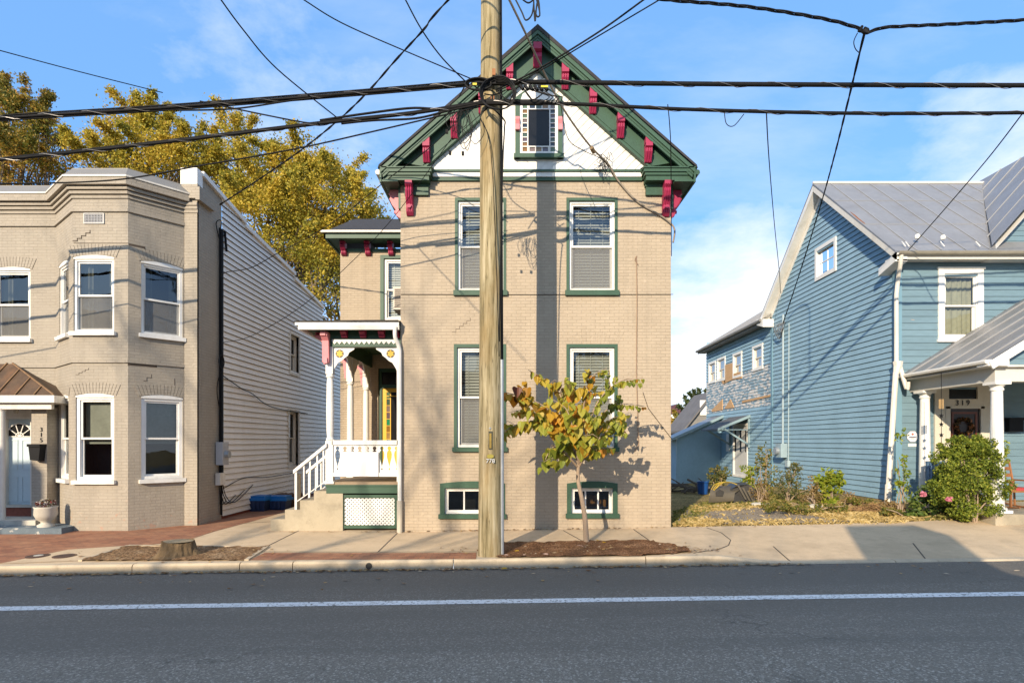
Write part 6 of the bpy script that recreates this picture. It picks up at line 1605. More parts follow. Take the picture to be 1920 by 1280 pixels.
for p, sz_, tn in lv:
    s = sz_*rnd.uniform(.7, 1.3); tv_ = min(1, max(0, rnd.gauss(tn, .17)))
    if rnd.random() < .12: continue
    yaw = rnd.gauss(0, .75)+(3.1416 if rnd.random() < .5 else 0); tilt = rnd.gauss(.35, .4); cu_ = rnd.gauss(.05, .25)
    side = Vector((math.cos(yaw), math.sin(yaw), 0)); nrm = Vector((-math.sin(yaw), math.cos(yaw), 0))
    dn = (Vector((0, 0, 1))*math.cos(tilt)-nrm*math.sin(tilt)); nn = (nrm*math.cos(tilt)+Vector((0, 0, 1))*math.sin(tilt))
    o = p+Vector((rnd.gauss(0, .025), rnd.gauss(0, .05), -.03)); i = len(V)
    right = [o+side*(x*s)+dn*(y*s)+nn*(abs(x)*s*.35+cu_*y*y*s) for x, y in HEART]; left = [o-side*(x*s)+dn*(y*s)+nn*(abs(x)*s*.35+cu_*y*y*s) for x, y in HEART[1:-1]]
    V += right+left; a = len(HEART); TONE += [tv_]*len(right+left)
    Fc.append(tuple(i+k for k in range(a))); Fc.append((i, *[i+a+k for k in range(a-2)], i+a-1))
m = MB(); m.v, m.f = V, Fc
LY = leaf_mat('heart_leaf', [(0, (.10, .13, .02)), (.28, (.23, .27, .035)), (.50, (.40, .40, .06)), (.66, (.52, .38, .05)), (.80, (.60, .25, .025)), (.92, (.17, .14, .03)), (1, (.15, .045, .022))], .4, .45, pos_scale=1.6, pos_mix=.5)
co_m = m.build('crown', LY, ST, uv=False); at_ = co_m.data.attributes.new('tone', 'FLOAT', 'POINT'); at_.data.foreach_set('value', TONE)
an = LY.node_tree.nodes.new('ShaderNodeAttribute'); an.attribute_name = 'tone'; rn_ = [n for n in LY.node_tree.nodes if n.type == 'VALTORGB'][0]; LY.node_tree.links.new(an.outputs['Fac'], rn_.inputs[0])
# stump
s0 = gp(333, 1042); sz = z_ground(*s0)
SP = thing('tree_stump', (s0[0], s0[1], sz), 'low sawn tree stump with shaggy bark in the dirt pit by the kerb', 'tree stump')
m = MB(); n = 40; rr = [(.42, -.03), (.32, .04), (.27, .12), (.245, .22), (.235, .27)]
for j, (r, z) in enumerate(rr):
    for k in range(n):
        t = 2*math.pi*k/n; q = r*(1+.13*math.sin(5*t+1)*max(0, 1-j*.3)+.06*math.sin(3*t+1)+RND.uniform(-.05, .05)); m.v.append(Vector((s0[0]+q*1.12*math.cos(t)+(.1 if j == 0 and math.cos(t) > .3 else 0), s0[1]+q*.9*math.sin(t), sz+z+.02*math.sin(2*t)*(j > 3))))
for j in range(4):
    for k in range(n): m.f.append((j*n+k, j*n+(k+1) % n, (j+1)*n+(k+1) % n, (j+1)*n+k))
m.build('bark', paint('stump_bark', (.17, .115, .06), .95, .5, 14, 1.0, 40, stretch=(1, 1, .18)), SP)
m = MB(); tv = [Vector((s0[0]+.24*1.12*math.cos(2*math.pi*k/n), s0[1]+.24*.9*math.sin(2*math.pi*k/n), sz+.272)) for k in range(n)]; m.v = tv; m.f = [tuple(range(n))]
m.build('cut_face', paint('stump_wood', (.33, .26, .16), .9, .3, 12, .4), SP)
# ------------------------------------------------------------------ plants by the blue house
WEED = leaf_mat('weed_leaf', [(0, (.07, .09, .02)), (.4, (.16, .17, .03)), (.7, (.26, .22, .05)), (1, (.36, .24, .08))], .35)
BUSHL = leaf_mat('bush_leaf', [(0, (.07, .11, .015)), (.45, (.17, .22, .025)), (.8, (.28, .32, .04)), (1, (.40, .40, .06))], .35)
LIME = leaf_mat('lime_leaf', [(0, (.12, .18, .015)), (.5, (.24, .30, .025)), (1, (.36, .36, .04))], .35)
SAGE = leaf_mat('feathery_weed', [(0, (.06, .08, .025)), (.5, (.13, .14, .04)), (1, (.25, .20, .07))], .3)
def bush(name, label, cat, u, v, blobs, n, size, mat, stems=5, seed=1, group=None, up=0.):
    rnd = random.Random(seed); b = gp(u, v); Yb = b[1]; z = z_ground(*b)
    t = thing(name, (b[0], b[1], z), label, cat, group)
    cs = []
    for bu, bv, ru, rv in blobs:
        s = Yb/F; c = at(bu, bv, Yb); cs.append((c, (ru*s, max(ru, rv)*s*.8, rv*s)))
    m = MB()
    for k in range(stems):
        c, r = cs[k % len(cs)]; s = Vector((b[0]+rnd.uniform(-.1, .1), b[1]+rnd.uniform(-.1, .1), z-.05)); e = c+Vector((rnd.uniform(-.6, .6)*r[0], rnd.uniform(-.6, .6)*r[1], rnd.uniform(0, .8)*r[2]))
        m.tube(smooth_path([s, s.lerp(e, .5)+Vector((rnd.gauss(0, .05), rnd.gauss(0, .05), .05)), e], 4), [lerp(.02, .006, i/8) for i in range(9)], 5, caps=False)
    m.build('stem', YBARK, t, uv=False)
    sub = []
    for c, r in cs:
        for _ in range(int(8+60*(r[0]*r[2])**.6)):
            while True:
                d = Vector((rnd.uniform(-1, 1), rnd.uniform(-1, 1), rnd.uniform(-1, 1)))
                if d.length < 1: break
            k = rnd.uniform(.12, .3); sub.append((c+Vector((d.x*r[0], d.y*r[1], d.z*r[2])), (r[0]*k+.03, r[1]*k+.03, r[2]*k+.03)))
    leaves('foliage', mat, t, sub, n, size, 0, rnd, up); return t
b = bush('green_shrub', 'large dense green shrub in front of the porch columns', 'shrub', 1822, 978, [(1820, 880, 56, 62), (1848, 850, 34, 36), (1780, 870, 28, 38), (1858, 915, 24, 48), (1805, 930, 50, 35), (1835, 960, 45, 18), (1795, 838, 26, 20), (1822, 835, 30, 20), (1770, 905, 20, 30)], 22000, .055, BUSHL, 10, 3)
bush('flowering_plant', 'leafy plant with pink blooms at the foot of the porch', 'plant', 1748, 966, [(1752, 930, 28, 28), (1735, 945, 28, 18), (1772, 945, 26, 24), (1715, 962, 26, 8), (1760, 905, 14, 14)], 1500, .10, leaf_mat('garden_leaf', [(0, (.04, .08, .02)), (.5, (.11, .17, .03)), (1, (.22, .26, .06))], .3), 5, 4)
for k, (u, v) in enumerate(((1731, 926), (1780, 935))):
    p = at(u, v, 11.75); fl = leaves('pink_bloom', leaf_mat('pink_petal', [(0, (.55, .12, .2)), (1, (.75, .35, .4))], .3), None, [(p, (.06, .05, .05))], 40, .07, 0, RND)
    tag(fl, ('small pink bloom on the left of the porch plant', 'larger pale pink bloom on the right of the porch plant')[k], 'flower', 'pink blooms by the porch')
vn = bush('climbing_vine', 'vine climbing the corner beside the white downspout', 'vine', 1690, 960, [(1690, 880, 5, 30), (1692, 925, 6, 26), (1686, 905, 6, 8), (1695, 860, 5, 10), (1689, 820, 3, 20)], 330, .075, LIME, 4, 5)
bush('lime_shrub', 'bright yellow-green shrub alone against the blue gable wall', 'shrub', 1558, 945, [(1553, 895, 24, 22), (1545, 910, 18, 18), (1568, 905, 16, 18), (1550, 935, 18, 10)], 1100, .105, LIME, 4, 6)
GW_ = 'weeds along the blue house'
bush('tall_weed', 'tall spindly weed beside the blue side door', 'plant', 1436, 935, [(1433, 850, 14, 22), (1425, 870, 16, 14), (1440, 890, 20, 24), (1445, 915, 26, 20)], 800, .075, WEED, 5, 7, GW_)
bush('tall_weed', 'feathery weed clump below the blue electric meter', 'plant', 1482, 940, [(1482, 890, 22, 16), (1495, 875, 14, 8), (1475, 910, 28, 18), (1490, 925, 32, 18)], 1300, .06, SAGE, 6, 8, GW_, .3)
bush('tall_weed', 'pale green weed in front of the lean-to shed', 'plant', 1347, 925, [(1350, 885, 18, 16), (1345, 900, 20, 12)], 600, .10, SAGE, 4, 9, GW_)
bush('tall_weed', 'small yellowing weed right of the dark plastic junk', 'plant', 1403, 930, [(1403, 885, 16, 14), (1400, 905, 14, 14), (1415, 915, 14, 14)], 600, .09, LIME, 3, 10, GW_)
bush('low_weed', 'low weeds between the lime shrub and the downspout', 'plant', 1620, 950, [(1600, 938, 14, 6), (1630, 945, 22, 7), (1655, 950, 18, 6)], 700, .07, WEED, 6, 12, GW_)
bush('low_weed', 'low weeds under the feathery clump', 'plant', 1515, 955, [(1480, 948, 26, 8), (1515, 948, 22, 9), (1450, 948, 20, 8)], 900, .07, WEED, 6, 13, GW_)
bush('low_weed', 'small weed growing by the recycling bins in the alley', 'plant', 507, 948, [(507, 935, 9, 10), (512, 948, 10, 6)], 160, .10, WEED, 3, 14, GW_)
bush('low_weed', 'straggly low weeds at the corner below the climbing vine', 'plant', 1688, 968, [(1680, 962, 22, 7), (1700, 965, 18, 6), (1665, 958, 16, 6)], 800, .06, WEED, 6, 15, GW_)
bush('low_weed', 'thick low weeds in front of the feathery clump and lime shrub', 'plant', 1535, 962, [(1500, 955, 26, 7), (1535, 957, 24, 7), (1570, 952, 24, 8), (1460, 952, 24, 7)], 1500, .06, WEED, 8, 16, GW_)
DRYW = leaf_mat('dry_weed', [(0, (.14, .09, .035)), (.5, (.27, .18, .07)), (1, (.40, .29, .12))], .3)
bush('dry_weed', 'brown dried weed stalks between the electric meter and the lime shrub', 'plant', 1522, 948, [(1520, 915, 10, 22), (1530, 930, 16, 12), (1512, 935, 14, 10)], 500, .055, DRYW, 9, 21, GW_, .6)
bush('dry_weed', 'brown dried weed stalks right of the lime shrub against the blue wall', 'plant', 1592, 950, [(1590, 930, 12, 14), (1602, 940, 16, 8)], 380, .055, DRYW, 8, 22, GW_, .6)
bush('dry_weed', 'brown dried stalks at the edge of the gravel behind the plastic junk', 'plant', 1425, 942, [(1420, 915, 14, 20), (1432, 930, 14, 10)], 420, .055, DRYW, 9, 23, GW_, .6)
bush('dry_weed', 'tangle of dry stalks at the foot of the white downspout', 'plant', 1668, 958, [(1665, 945, 16, 10), (1655, 952, 16, 6)], 420, .055, DRYW, 9, 24, GW_, .4)
# dry grass and straw: uncountable
def grass(name, label, regions, n, h, mat, seed):
    rnd = random.Random(seed); V, Fc = [], []
    for poly, w in regions:
        x0, x1 = min(p[0] for p in poly), max(p[0] for p in poly); y0, y1 = min(p[1] for p in poly), max(p[1] for p in poly)
        k = 0
        while k < n*w:
            x, y = rnd.uniform(x0, x1), rnd.uniform(y0, y1); ins = False; j = len(poly)-1
            for i in range(len(poly)):
                if (poly[i][1] > y) != (poly[j][1] > y) and x < (poly[j][0]-poly[i][0])*(y-poly[i][1])/(poly[j][1]-poly[i][1])+poly[i][0]: ins = not ins
                j = i
            if not ins: continue
            k += 1; z = z_ground(x, y)-.015; hh = h*rnd.uniform(.3, 1.2); a = rnd.uniform(0, 6.28); w_ = .006+.004*rnd.random(); lx, ly = rnd.gauss(0, .5)*hh, rnd.gauss(0, .5)*hh
            i = len(V); V += [Vector((x-w_*math.cos(a), y-w_*math.sin(a), z)), Vector((x+w_*math.cos(a), y+w_*math.sin(a), z)), Vector((x+lx*.5, y+ly*.5, z+hh*.7)), Vector((x+lx*1.4, y+ly*1.4, z+hh*.8))]
            Fc += [(i, i+1, i+2), (i+1, i+3, i+2)]
    m = MB(); m.v, m.f = V, Fc; o = m.build(name, mat, None, uv=False); tag(o, label, 'grass', kind='stuff'); return o
STRAW = leaf_mat('straw', [(0, (.28, .19, .06)), (.5, (.52, .38, .14)), (1, (.66, .52, .26))], .3)
GRS = leaf_mat('green_grass', [(0, (.08, .10, .02)), (.5, (.18, .18, .04)), (1, (.36, .28, .10))], .3)
grass('dry_grass', 'dry straw-coloured grass along the back of the pavement and house wall', [([gp(1400, 950), gp(1540, 945), gp(1690, 965), gp(1760, 975), gp(1600, 979), gp(1480, 962)], 1), ([gp(1520, 935), gp(1680, 950), gp(1700, 972), gp(1540, 962)], .7), ([gp(1262, 986), gp(1330, 987), gp(1370, 978), gp(1290, 972)], .4), ([gp(1330, 986), gp(1700, 981), gp(1700, 974), gp(1480, 974), gp(1350, 978)], .2), ([gp(1300, 962), gp(1420, 952), gp(1420, 944), gp(1300, 950)], .3), ([gp(1290, 975), gp(1600, 970), gp(1560, 950), gp(1400, 946)], .06)], 5000, .09, STRAW, 3)
grass('green_grass', 'patchy green grass around the junk and gravel', [([gp(1258, 985), gp(1262, 960), gp(1330, 940), gp(1440, 938), gp(1430, 950), gp(1330, 958), gp(1290, 985)], 1), ([gp(1440, 950), gp(1440, 925), gp(1560, 930), gp(1560, 955)], .8), ([gp(1700, 975), gp(1720, 955), gp(1880, 965), gp(1860, 978)], .5)], 1700, .10, GRS, 4)
hp = gp(1640, 958)
hc = thing('brush_pile', (hp[0], hp[1], z_ground(*hp)), 'heap of dry brown twigs and straw at the foot of the downspout', 'brush pile')
m = MB()
for k in range(260):
    a = RND.uniform(0, 6.28); r = RND.random()**.6; c = Vector((hp[0]+.1+r*.75*math.cos(a), hp[1]+r*.28*math.sin(a), z_ground(*hp)+.26*(1-r)*RND.random()+.02)); d = Vector((RND.gauss(0, 1), RND.gauss(0, .6), RND.gauss(0, .35))).normalized()*RND.uniform(.08, .22)
    m.tube([c-d, c+Vector((0, 0, .02)), c+d], .005, 3, caps=False)
m.build('twigs', paint('dry_twig', (.34, .20, .09), .9, .35, 9), hc, uv=False)
# junk in the lot
jp = gp(1365, 942); jz = z_ground(*jp); J = lambda u, v, dy=0: at(u, v, jp[1]+dy)
jk = thing('dark_plastic_junk', (jp[0], jp[1], jz), 'overturned grey and black plastic shell lying on the lot with yellow tubing', 'junk')
def loft(m, secs, close=True):
    n = len(secs[0]); i0 = len(m.v); m.v += [Vector(p) for s in secs for p in s]
    for j in range(len(secs)-1):
        for k in range(n-1): m.f.append((i0+j*n+k, i0+j*n+k+1, i0+(j+1)*n+k+1, i0+(j+1)*n+k))
    return m
m = MB(); secs = []
for t in range(7):
    q = t/6; u0 = lerp(1328, 1376, q)
    secs.append([J(u0, 942-3*q, -.25), J(u0+2, 930-6*q, -.30), J(u0+4+6*q, 918+4*math.sin(q*3), -.22), J(u0+8+6*q, 911-1*q, .1), J(u0+12, 912, .5)])
loft(m, secs); m.build('grey_shell', GREYP, jk, smooth=True)
m = MB(); m.prism([(J(1335, 930).x, J(0, 928).z), (J(1348, 930).x, J(0, 928).z), (J(1350, 920).x, J(0, 919).z), (J(1342, 915).x, J(0, 915).z), (J(1336, 920).x, J(0, 920).z)], jp[1]-.315, jp[1]-.27, 'b'); m.build('shell_opening', DARKP, jk)
m = MB(); q_ = [J(u, v) for u, v in ((1370, 944), (1366, 916), (1376, 908), (1400, 907), (1426, 928), (1408, 944))]; m.add([(p.x, jp[1]-.28+.1*(i % 2), p.z) for i, p in enumerate(q_)]+[(p.x+.12, jp[1]+.55, p.z+.02) for p in q_], [(0, 1, 2, 3, 4, 5), (11, 10, 9, 8, 7, 6)]+[(i, (i+1) % 6, 6+(i+1) % 6, 6+i) for i in range(6)]); m.build('black_panel', DARKP, jk)
m = MB()
for k in range(3): m.add([J(1382+k*9, 909+k*5, -.30), J(1386+k*9, 909+k*5, -.30), J(1400+k*7, 936+k*2, -.33), J(1397+k*7, 936+k*2, -.33)], [(0, 1, 2, 3)])
m.build('panel_rib', GREYP, jk)
m = MB()
for q in range(4): m.tube(smooth_path([J(1330+q*4, 928-q*4, -.2), J(1340+q*6, 908-q*1.5, -.15), J(1365+q*4, 903+q, .0), J(1386+q*5, 910+q*2, -.1)], 6), .009, 5)
m.build('yellow_tubing', paint('yellow_hose', (.55, .38, .04), .5, .2), jk)
bt = gp(1327, 928); bz = z_ground(*bt)
bb = thing('blue_barrel', (bt[0], bt[1]+.5, bz), 'small blue plastic tub behind the dark plastic junk', 'tub')
MB().lathe(bt[0], bt[1]+.5, [(.16, bz), (.19, bz+.38), (.205, bz+.40), (.205, bz+.43), (.17, bz+.42), (.15, bz+.1)], 16).build('tub', BLUEP, bb)
rp = thing('scrap_pile', (gp(1290, 925)[0], gp(1290, 925)[1], 0), 'dark pile of scrap boards and sticks in the shadow beside the tan house', 'debris')
m = MB(); c0_ = gp(1292, 922)
for k in range(40):
    x, y = c0_[0]+RND.uniform(-.7, .8), c0_[1]+RND.uniform(-1.2, 1.2); z = z_ground(x, y)+RND.uniform(.02, .28); d = Vector((RND.gauss(0, 1), RND.gauss(0, 1), RND.gauss(0, .22))).normalized()*RND.uniform(.2, .6)
    m.tube([Vector((x, y, z))-d, Vector((x, y, z))+d], RND.uniform(.012, .05), 4)
m.build('boards', paint('grey_scrap_wood', (.16, .13, .10), .9, .4), rp)
for k, (u, v, s, lab) in enumerate(((1420, 948, .16, 'flat pale rock on the grass right of the plastic junk'), (1525, 953, .20, 'wide flat grey rock at the edge of the dry grass'), (1505, 952, .08, 'small white rock beside the wide flat rock'), (1345, 950, .07, 'small pale stone in front of the plastic junk'), (1517, 937, .15, 'rounded stone below the lime shrub'))):
    p = gp(u, v); z = z_ground(*p); m = MB(); rn = random.Random(k); n = 9
    rows = [(1, -.3), (1.05, .1), (.8, .45), (.4, .6)]
    for r, h in rows:
        for j in range(n): a = 2*math.pi*j/n; q = s*r*rn.uniform(.8, 1.15); m.v.append(Vector((p[0]+q*1.3*math.cos(a), p[1]+q*math.sin(a), z+h*s*rn.uniform(.8, 1.1))))
    for i in range(3):
        for j in range(n): m.f.append((i*n+j, i*n+(j+1) % n, (i+1)*n+(j+1) % n, (i+1)*n+j))
    m.f.append(tuple(3*n+j for j in range(n))); tag(m.build('rock', STONE, None), lab, 'rock', 'rocks on the lot')
# alley: recycling bins
b0 = gp(483, 957); z0 = z_ground(*b0)
for k, (dx, dy, h, lab) in enumerate(((0, 0, .34, 'dark blue recycling bin with a bright blue lid in the alley'), (.45, .35, .30, 'second blue bin partly behind the first in the alley'))):
    t = thing('recycling_bin', (b0[0]+dx, b0[1]+dy, z0), lab, 'bin', 'recycling bins in the alley'); x, y = b0[0]+dx, b0[1]+dy
    m = MB(); m.add([(x-.27, y-.2, z0), (x+.27, y-.2, z0), (x+.27, y+.2, z0), (x-.27, y+.2, z0), (x-.32, y-.25, z0+h), (x+.32, y-.25, z0+h), (x+.32, y+.25, z0+h), (x-.32, y+.25, z0+h)], [(0, 1, 5, 4), (1, 2, 6, 5), (2, 3, 7, 6), (3, 0, 4, 7), (0, 1, 2, 3)])
    for q in (-.12, .0, .12): m.box(x+q-.03, x+q+.03, y-.255, y-.235, z0+.05, z0+h-.04)
    m.build('tub', paint('navy_plastic', (.02, .04, .10), .5, .15), t)
    m = MB(); m.box(x-.34, x+.34, y-.27, y+.27, z0+h-.03, z0+h+.03); m.box(x-.30, x+.30, y-.23, y+.23, z0+h+.03, z0+h+.10); m.build('lid', paint('bright_blue_plastic', (.01, .16, .45), .4, .1), t)
bw_ = thing('wood_stack', (gp(530, 952)[0], gp(530, 952)[1], z0), 'dark stack of split wood by the vinyl wall beyond the bins', 'wood pile')
m = MB(); p = gp(532, 950)
for i in range(5):
    for j in range(3): m.tube([(p[0]-.25+i*.14, p[1]-.1, z0+.07+j*.13), (p[0]-.25+i*.14+RND.uniform(-.03, .03), p[1]+.5, z0+.07+j*.13)], .065, 7)
m.build('logs', paint('split_wood', (.16, .09, .05), .9, .4, 8), bw_)
# covers in the left pavement
for k, u in enumerate((72, 122)):
    p = gp(u, 1042.5); z = z_ground(*p)+.008
    t = thing('meter_cover', (p[0], p[1], z), ('round iron cover with a pale centre, left of the pair', 'plain dark iron cover, right of the pair')[k], 'cover', 'utility covers in the pavement')
    MB().lathe(p[0], p[1], [(.19, z-.02), (.19, z+.006), (.17, z+.010), (.0, z+.010)], 20).build('lid', paint('rusted_iron', (.09, .05, .035), .8, .3, 8, .4), t)
    if k == 0: MB().lathe(p[0], p[1], [(.075, z), (.075, z+.013), (0, z+.013)], 14).build('centre_plate', STONE, t)
structure(sheet('concrete_corner', [gp(0, 1057), gp(128, 1030.5), gp(240, 1023), gp(152, 1051)], CONC, .009, .3))
# fallen leaves
def flat_leaf(name, u, v, s, mat, lab, seed):
    p = gp(u, v); rn = random.Random(seed); a = rn.uniform(0, 6.28); z = z_ground(*p)+.02; V = []
    for sgn in (1, -1):
        for x, y in HEART: V.append(Vector((p[0]+s*(sgn*x*math.cos(a)-y*math.sin(a)), p[1]+s*(sgn*x*math.sin(a)+y*math.cos(a)), z+.3*s*abs(x)+.04*s*rn.random()+(.05*s if y < -.5 else 0))))
    n = len(HEART); m = MB(); m.v = V; m.f = [tuple(range(n)), tuple(range(n, 2*n))]
    return tag(m.build(name, mat, None, uv=False), lab, 'leaf', 'large fallen leaves at the kerb')
YL = leaf_mat('fallen_yellow', [(0, (.55, .34, .02)), (1, (.62, .38, .03))], .2); PL = leaf_mat('fallen_pink', [(0, (.55, .36, .28)), (1, (.6, .42, .33))], .2)
for k, (u, v, s, mt, lab) in enumerate(((951, 1068, .11, YL, 'large yellow leaf in the gutter below the pole'), (965, 1035, .11, YL, 'yellow leaf on the mulch just right of the pole'), (1122, 1014, .10, YL, 'yellow leaf on the mulch behind the young trunk'), (1128, 1019, .09, YL, 'yellow leaf on the mulch right of the young trunk'), (1082, 1026, .11, PL, 'pinkish leaf on the mulch left of the young trunk'), (1025, 1042, .10, PL, 'pale leaf on the kerb edge of the mulch in its middle'), (953, 1043, .09, PL, 'pale leaf at the foot of the pole conduit'), (982, 1043, .08, PL, 'pale leaf on the kerb edge of the mulch near the pole'))):
    flat_leaf('fallen_leaf', u, v, s, mt, lab, k)
rn = random.Random(8); V, Fc = [], []
def litter(n, f):
    for _ in range(n):
        x, y = f(); z = z_ground(x, y)+.018; s = rn.uniform(.018, .055); a = rn.uniform(0, 6.28); i = len(V)
        V.extend([Vector((x+s*math.cos(a+q*1.57)*(1 if q % 2 else .5), y+s*math.sin(a+q*1.57)*(1 if q % 2 else .5), z+rn.uniform(-.004, .012))) for q in range(4)]); Fc.append((i, i+1, i+2, i+3))
litter(700, lambda: (rn.uniform(-9, 5), YC-.01-abs(rn.gauss(0, .06))))
litter(90, lambda: (rn.uniform(-9, 8), YC-abs(rn.gauss(0, .7))))
for px_, py_, sx_, sy_, n_ in ((-.3, 12.45, 2.4, .03, 160), (gp(1095, 1030)[0], gp(1095, 1030)[1], .9, .3, 520), (gp(350, 1040)[0], gp(350, 1040)[1], .9, .25, 250), (gp(1265, 1032)[0], gp(1265, 1032)[1], .35, .12, 160)):
    litter(n_, lambda: (px_+rn.gauss(0, sx_), min(py_+rn.gauss(0, sy_), 12.47) if py_ > 12 else py_+rn.gauss(0, sy_)))
m = MB(); m.v, m.f = V, Fc
tag(m.build('leaf_litter', leaf_mat('litter_leaf', [(0, (.13, .06, .025)), (.4, (.28, .14, .05)), (.75, (.42, .27, .1)), (1, (.55, .45, .32))], .15), None, uv=False), 'small dry brown leaf litter along the gutter and in the beds', 'leaf litter', kind='stuff')

# ------------------------------------------------------------------ the other side of the street (casts the shade over the road, shows in the panes)
YO = -4.0
OH = thing('house_across_street', (-8, YO, -.2), 'flat-roofed brick house across the street behind the viewer, shading the road', 'house')
m = MB(); zt = 5.48
prof = [(-26, -.5), (1.9, -.5), (2.6, 3.9), (1.52, zt+.1), (1.45, zt+.1), (-.02, zt+.1), (-26, zt-.30)]
m.prism(prof, YO-9, YO, 'b'); m.build('wall', BRICKR, OH)
m = MB().box(-34, -18.7, YO-1.2, YO-.02, -.5, 8.7); m.build('shade_block', BRICKR, OH)  # unseen block, sized to shade the row house entry
m = MB().box(-.05, 1.42, YO-1.2, YO-.05, zt, 6.85); m.build('chimney', BRICKR, OH)
m = MB()
for x in (-20, -16.5, -13, -9.5, -6, -2.5): m.box(x, x+1.1, YO, YO+.05, 1.1, 2.9).box(x, x+1.1, YO, YO+.05, 3.4, 4.7)
m.build('window', DGLASS, OH); m = MB()
for x in (-20, -16.5, -13, -9.5, -6, -2.5): m.ring(x-.1, x+1.2, 1.0, 3.0, .1, YO, YO+.08).ring(x-.1, x+1.2, 3.3, 4.8, .1, YO, YO+.08)
m.build('window_frame', WHITE, OH)
def bare(name, label, base, L, r, seed, nl=0, d0=(0, 0, 1)):
    rnd = random.Random(seed); t = thing(name, base, label, 'tree', 'bare trees across the street'); m = MB(); tips = []
    branchy(m, Vector(base), Vector(d0), r, 4, rnd, L, tips, .62, .2); m.build('trunk', BARK, t, uv=False)
    if nl: leaves('crown', LB, t, [(p, (.7, .7, .5)) for p in tips], nl, .2, 0, rnd)
bare('bare_tree', 'tall bare tree beyond the house across the street, on its left', (-16.5, -20, -.2), 7.2, .19, 21)
bare('bare_tree', 'tall bare tree beyond the house across the street, near its middle', (-9.5, -24, -.2), 7.4, .20, 22)
bare('bare_tree', 'tall bare tree beyond the house across the street, on its right', (-3, -22, -.2), 6.0, .17, 25)

LG = leaf_mat('street_leaf', [(0, (.05, .08, .02)), (.6, (.12, .13, .03)), (1, (.3, .2, .05))], .3)
for k, (x, y, h, lab) in enumerate(((-25, -9, 9.5, 'leafy tree across the street, far left'), (-31, -6, 8, 'leafy tree across the street beyond the far left one'), (6.5, -13, 10, 'leafy tree across the street to the right'), (12, -11, 9, 'leafy tree across the street at the far right'))):
    crown_tree('leafy_tree', lab, (x, y, -.3), 3, [((x, y, h*.62), (2.6, 2.6, h*.3)), ((x+1.8, y, h*.5), (1.8, 1.8, h*.2)), ((x-1.9, y, h*.52), (1.8, 1.8, h*.22))], 5000, .32, LG, 40+k, .2, group='leafy trees across the street')
# ------------------------------------------------------------------ light, sky, camera
sc = bpy.context.scene
sdir = Vector((-.379, -.856, .352)).normalized()
su = bpy.data.lights.new('sun', 'SUN'); su.energy = 5.0; su.angle = math.radians(.45); su.color = (1, .84, .63)
so = bpy.data.objects.new('sun', su); C.objects.link(so); so.rotation_euler = (-sdir).to_track_quat('-Z', 'Y').to_euler(); so.location = sdir*60
w = bpy.data.worlds.new('World'); sc.world = w; w.use_nodes = True; nt = w.node_tree; bg = nt.nodes['Background']
sky = nt.nodes.new('ShaderNodeTexSky'); sky.sky_type = 'NISHITA'; sky.sun_disc = False
sky.sun_elevation = math.asin(sdir.z); sky.sun_rotation = math.atan2(sdir.x, sdir.y) % (2*math.pi); sky.altitude = 200; sky.air_density = 1.0; sky.dust_density = .6; sky.ozone_density = 2.2
tc = nt.nodes.new('ShaderNodeTexCoord'); D = tc.outputs['Generated']
sep = nt.nodes.new('ShaderNodeSeparateXYZ'); nt.links.new(D, sep.inputs[0])
def mth(op, a, b=None, clamp=False):
    n = nt.nodes.new('ShaderNodeMath'); n.operation = op; n.use_clamp = clamp
    for i, v in enumerate((a, b)):
        if v is None: continue
        if hasattr(v, 'is_linked'): nt.links.new(v, n.inputs[i])
        else: n.inputs[i].default_value = v
    return n.outputs[0]
den = mth('ADD', mth('MAXIMUM', sep.outputs[2], 0.0), .22)
cmb = nt.nodes.new('ShaderNodeCombineXYZ'); nt.links.new(mth('DIVIDE', sep.outputs[0], den), cmb.inputs[0]); nt.links.new(mth('DIVIDE', sep.outputs[1], den), cmb.inputs[1])
mp = nt.nodes.new('ShaderNodeMapping'); mp.inputs['Rotation'].default_value = (0, 0, .9); mp.inputs['Scale'].default_value = (1.0, 2.2, 1); mp.inputs['Location'].default_value = (3.3, .7, 0); nt.links.new(cmb.outputs[0], mp.inputs[0])
wisp = ramp(nt, noise(nt, mp.outputs[0], 1.1, 9, .6), [(.46, 0.), (.82, 1.)])
bank = noise(nt, cmb.outputs[0], 2.6, 9, .62)
def lobe(u, v, k):      # a cloud bank in a given part of the sky
    d = Vector(((u-960)/F, 1, (V0-v)/F)).normalized(); n = nt.nodes.new('ShaderNodeVectorMath'); n.operation = 'DOT_PRODUCT'; nt.links.new(D, n.inputs[0]); n.inputs[1].default_value = d
    mr = node(nt, 'ShaderNodeMapRange'); mr.interpolation_type = 'SMOOTHSTEP'; mr.inputs['From Min'].default_value = math.cos(k); mr.inputs['From Max'].default_value = 1.0; nt.links.new(n.outputs['Value'], mr.inputs['Value']); return mr.outputs[0]
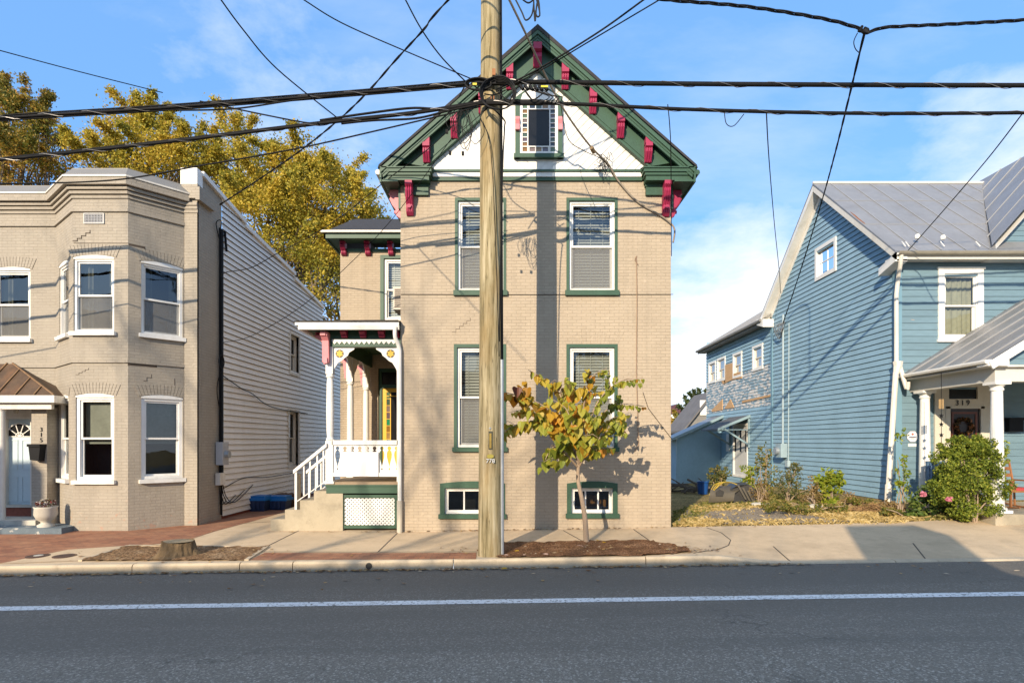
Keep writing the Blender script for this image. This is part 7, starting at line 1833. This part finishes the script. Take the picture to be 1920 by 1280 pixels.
zen = nt.nodes.new('ShaderNodeVectorMath'); zen.operation = 'DOT_PRODUCT'; nt.links.new(D, zen.inputs[0]); zen.inputs[1].default_value = Vector((.25, -.35, 1)).normalized()
zmr = node(nt, 'ShaderNodeMapRange'); zmr.interpolation_type = 'SMOOTHSTEP'; zmr.inputs['From Min'].default_value = .62; zmr.inputs['From Max'].default_value = .85; nt.links.new(zen.outputs['Value'], zmr.inputs['Value'])  # unseen overhead cloud, added for neutral fill light on the road
bm = mth('MAXIMUM', mth('MAXIMUM', lobe(1400, 700, .33), mth('MULTIPLY', lobe(1900, 330, .2), .72)), mth('MAXIMUM', mth('MULTIPLY', lobe(530, 170, .3), .24), mth('MULTIPLY', lobe(640, 360, .3), .42)))
bankm = mth('SUBTRACT', mth('ADD', mth('MULTIPLY', bm, .95), mth('MULTIPLY', bank, 1.5)), 1.02)
bankm = ramp(nt, bankm, [(0., 0.), (.75, 1.)])
low = node(nt, 'ShaderNodeMapRange'); low.inputs['From Min'].default_value = .30; low.inputs['From Max'].default_value = -.02; low.inputs['To Max'].default_value = .75; nt.links.new(sep.outputs[2], low.inputs['Value'])
cl = mth('MAXIMUM', mth('MAXIMUM', mth('MULTIPLY', wisp, .38), mth('MAXIMUM', bankm, mth('MULTIPLY', zmr.outputs[0], .48))), low.outputs[0], True)
CLOUD = 6.6
skyc = mixc(nt, 1.0, sky.outputs[0], (.34, .47, .55), 'MULTIPLY')
skyc = mixc(nt, 1.0, skyc, (.92, 2.0, 4.0), 'ADD')
col = mixc(nt, cl, skyc, (CLOUD*.97, CLOUD, CLOUD*1.03))
nt.links.new(col, bg.inputs['Color']); bg.inputs['Strength'].default_value = .14
cam = bpy.data.cameras.new('camera'); co_ = bpy.data.objects.new('camera', cam); C.objects.link(co_); sc.camera = co_
co_.location = (0, 0, H); co_.rotation_euler = (math.pi/2, 0, 0); cam.sensor_width = 36; cam.lens = 36*F/1920; cam.shift_y = (V0-640)/1920; cam.clip_end = 3000
vs = sc.view_settings; vs.view_transform = 'Standard'; vs.look = 'None'; vs.gamma = 1; vs.exposure = .40
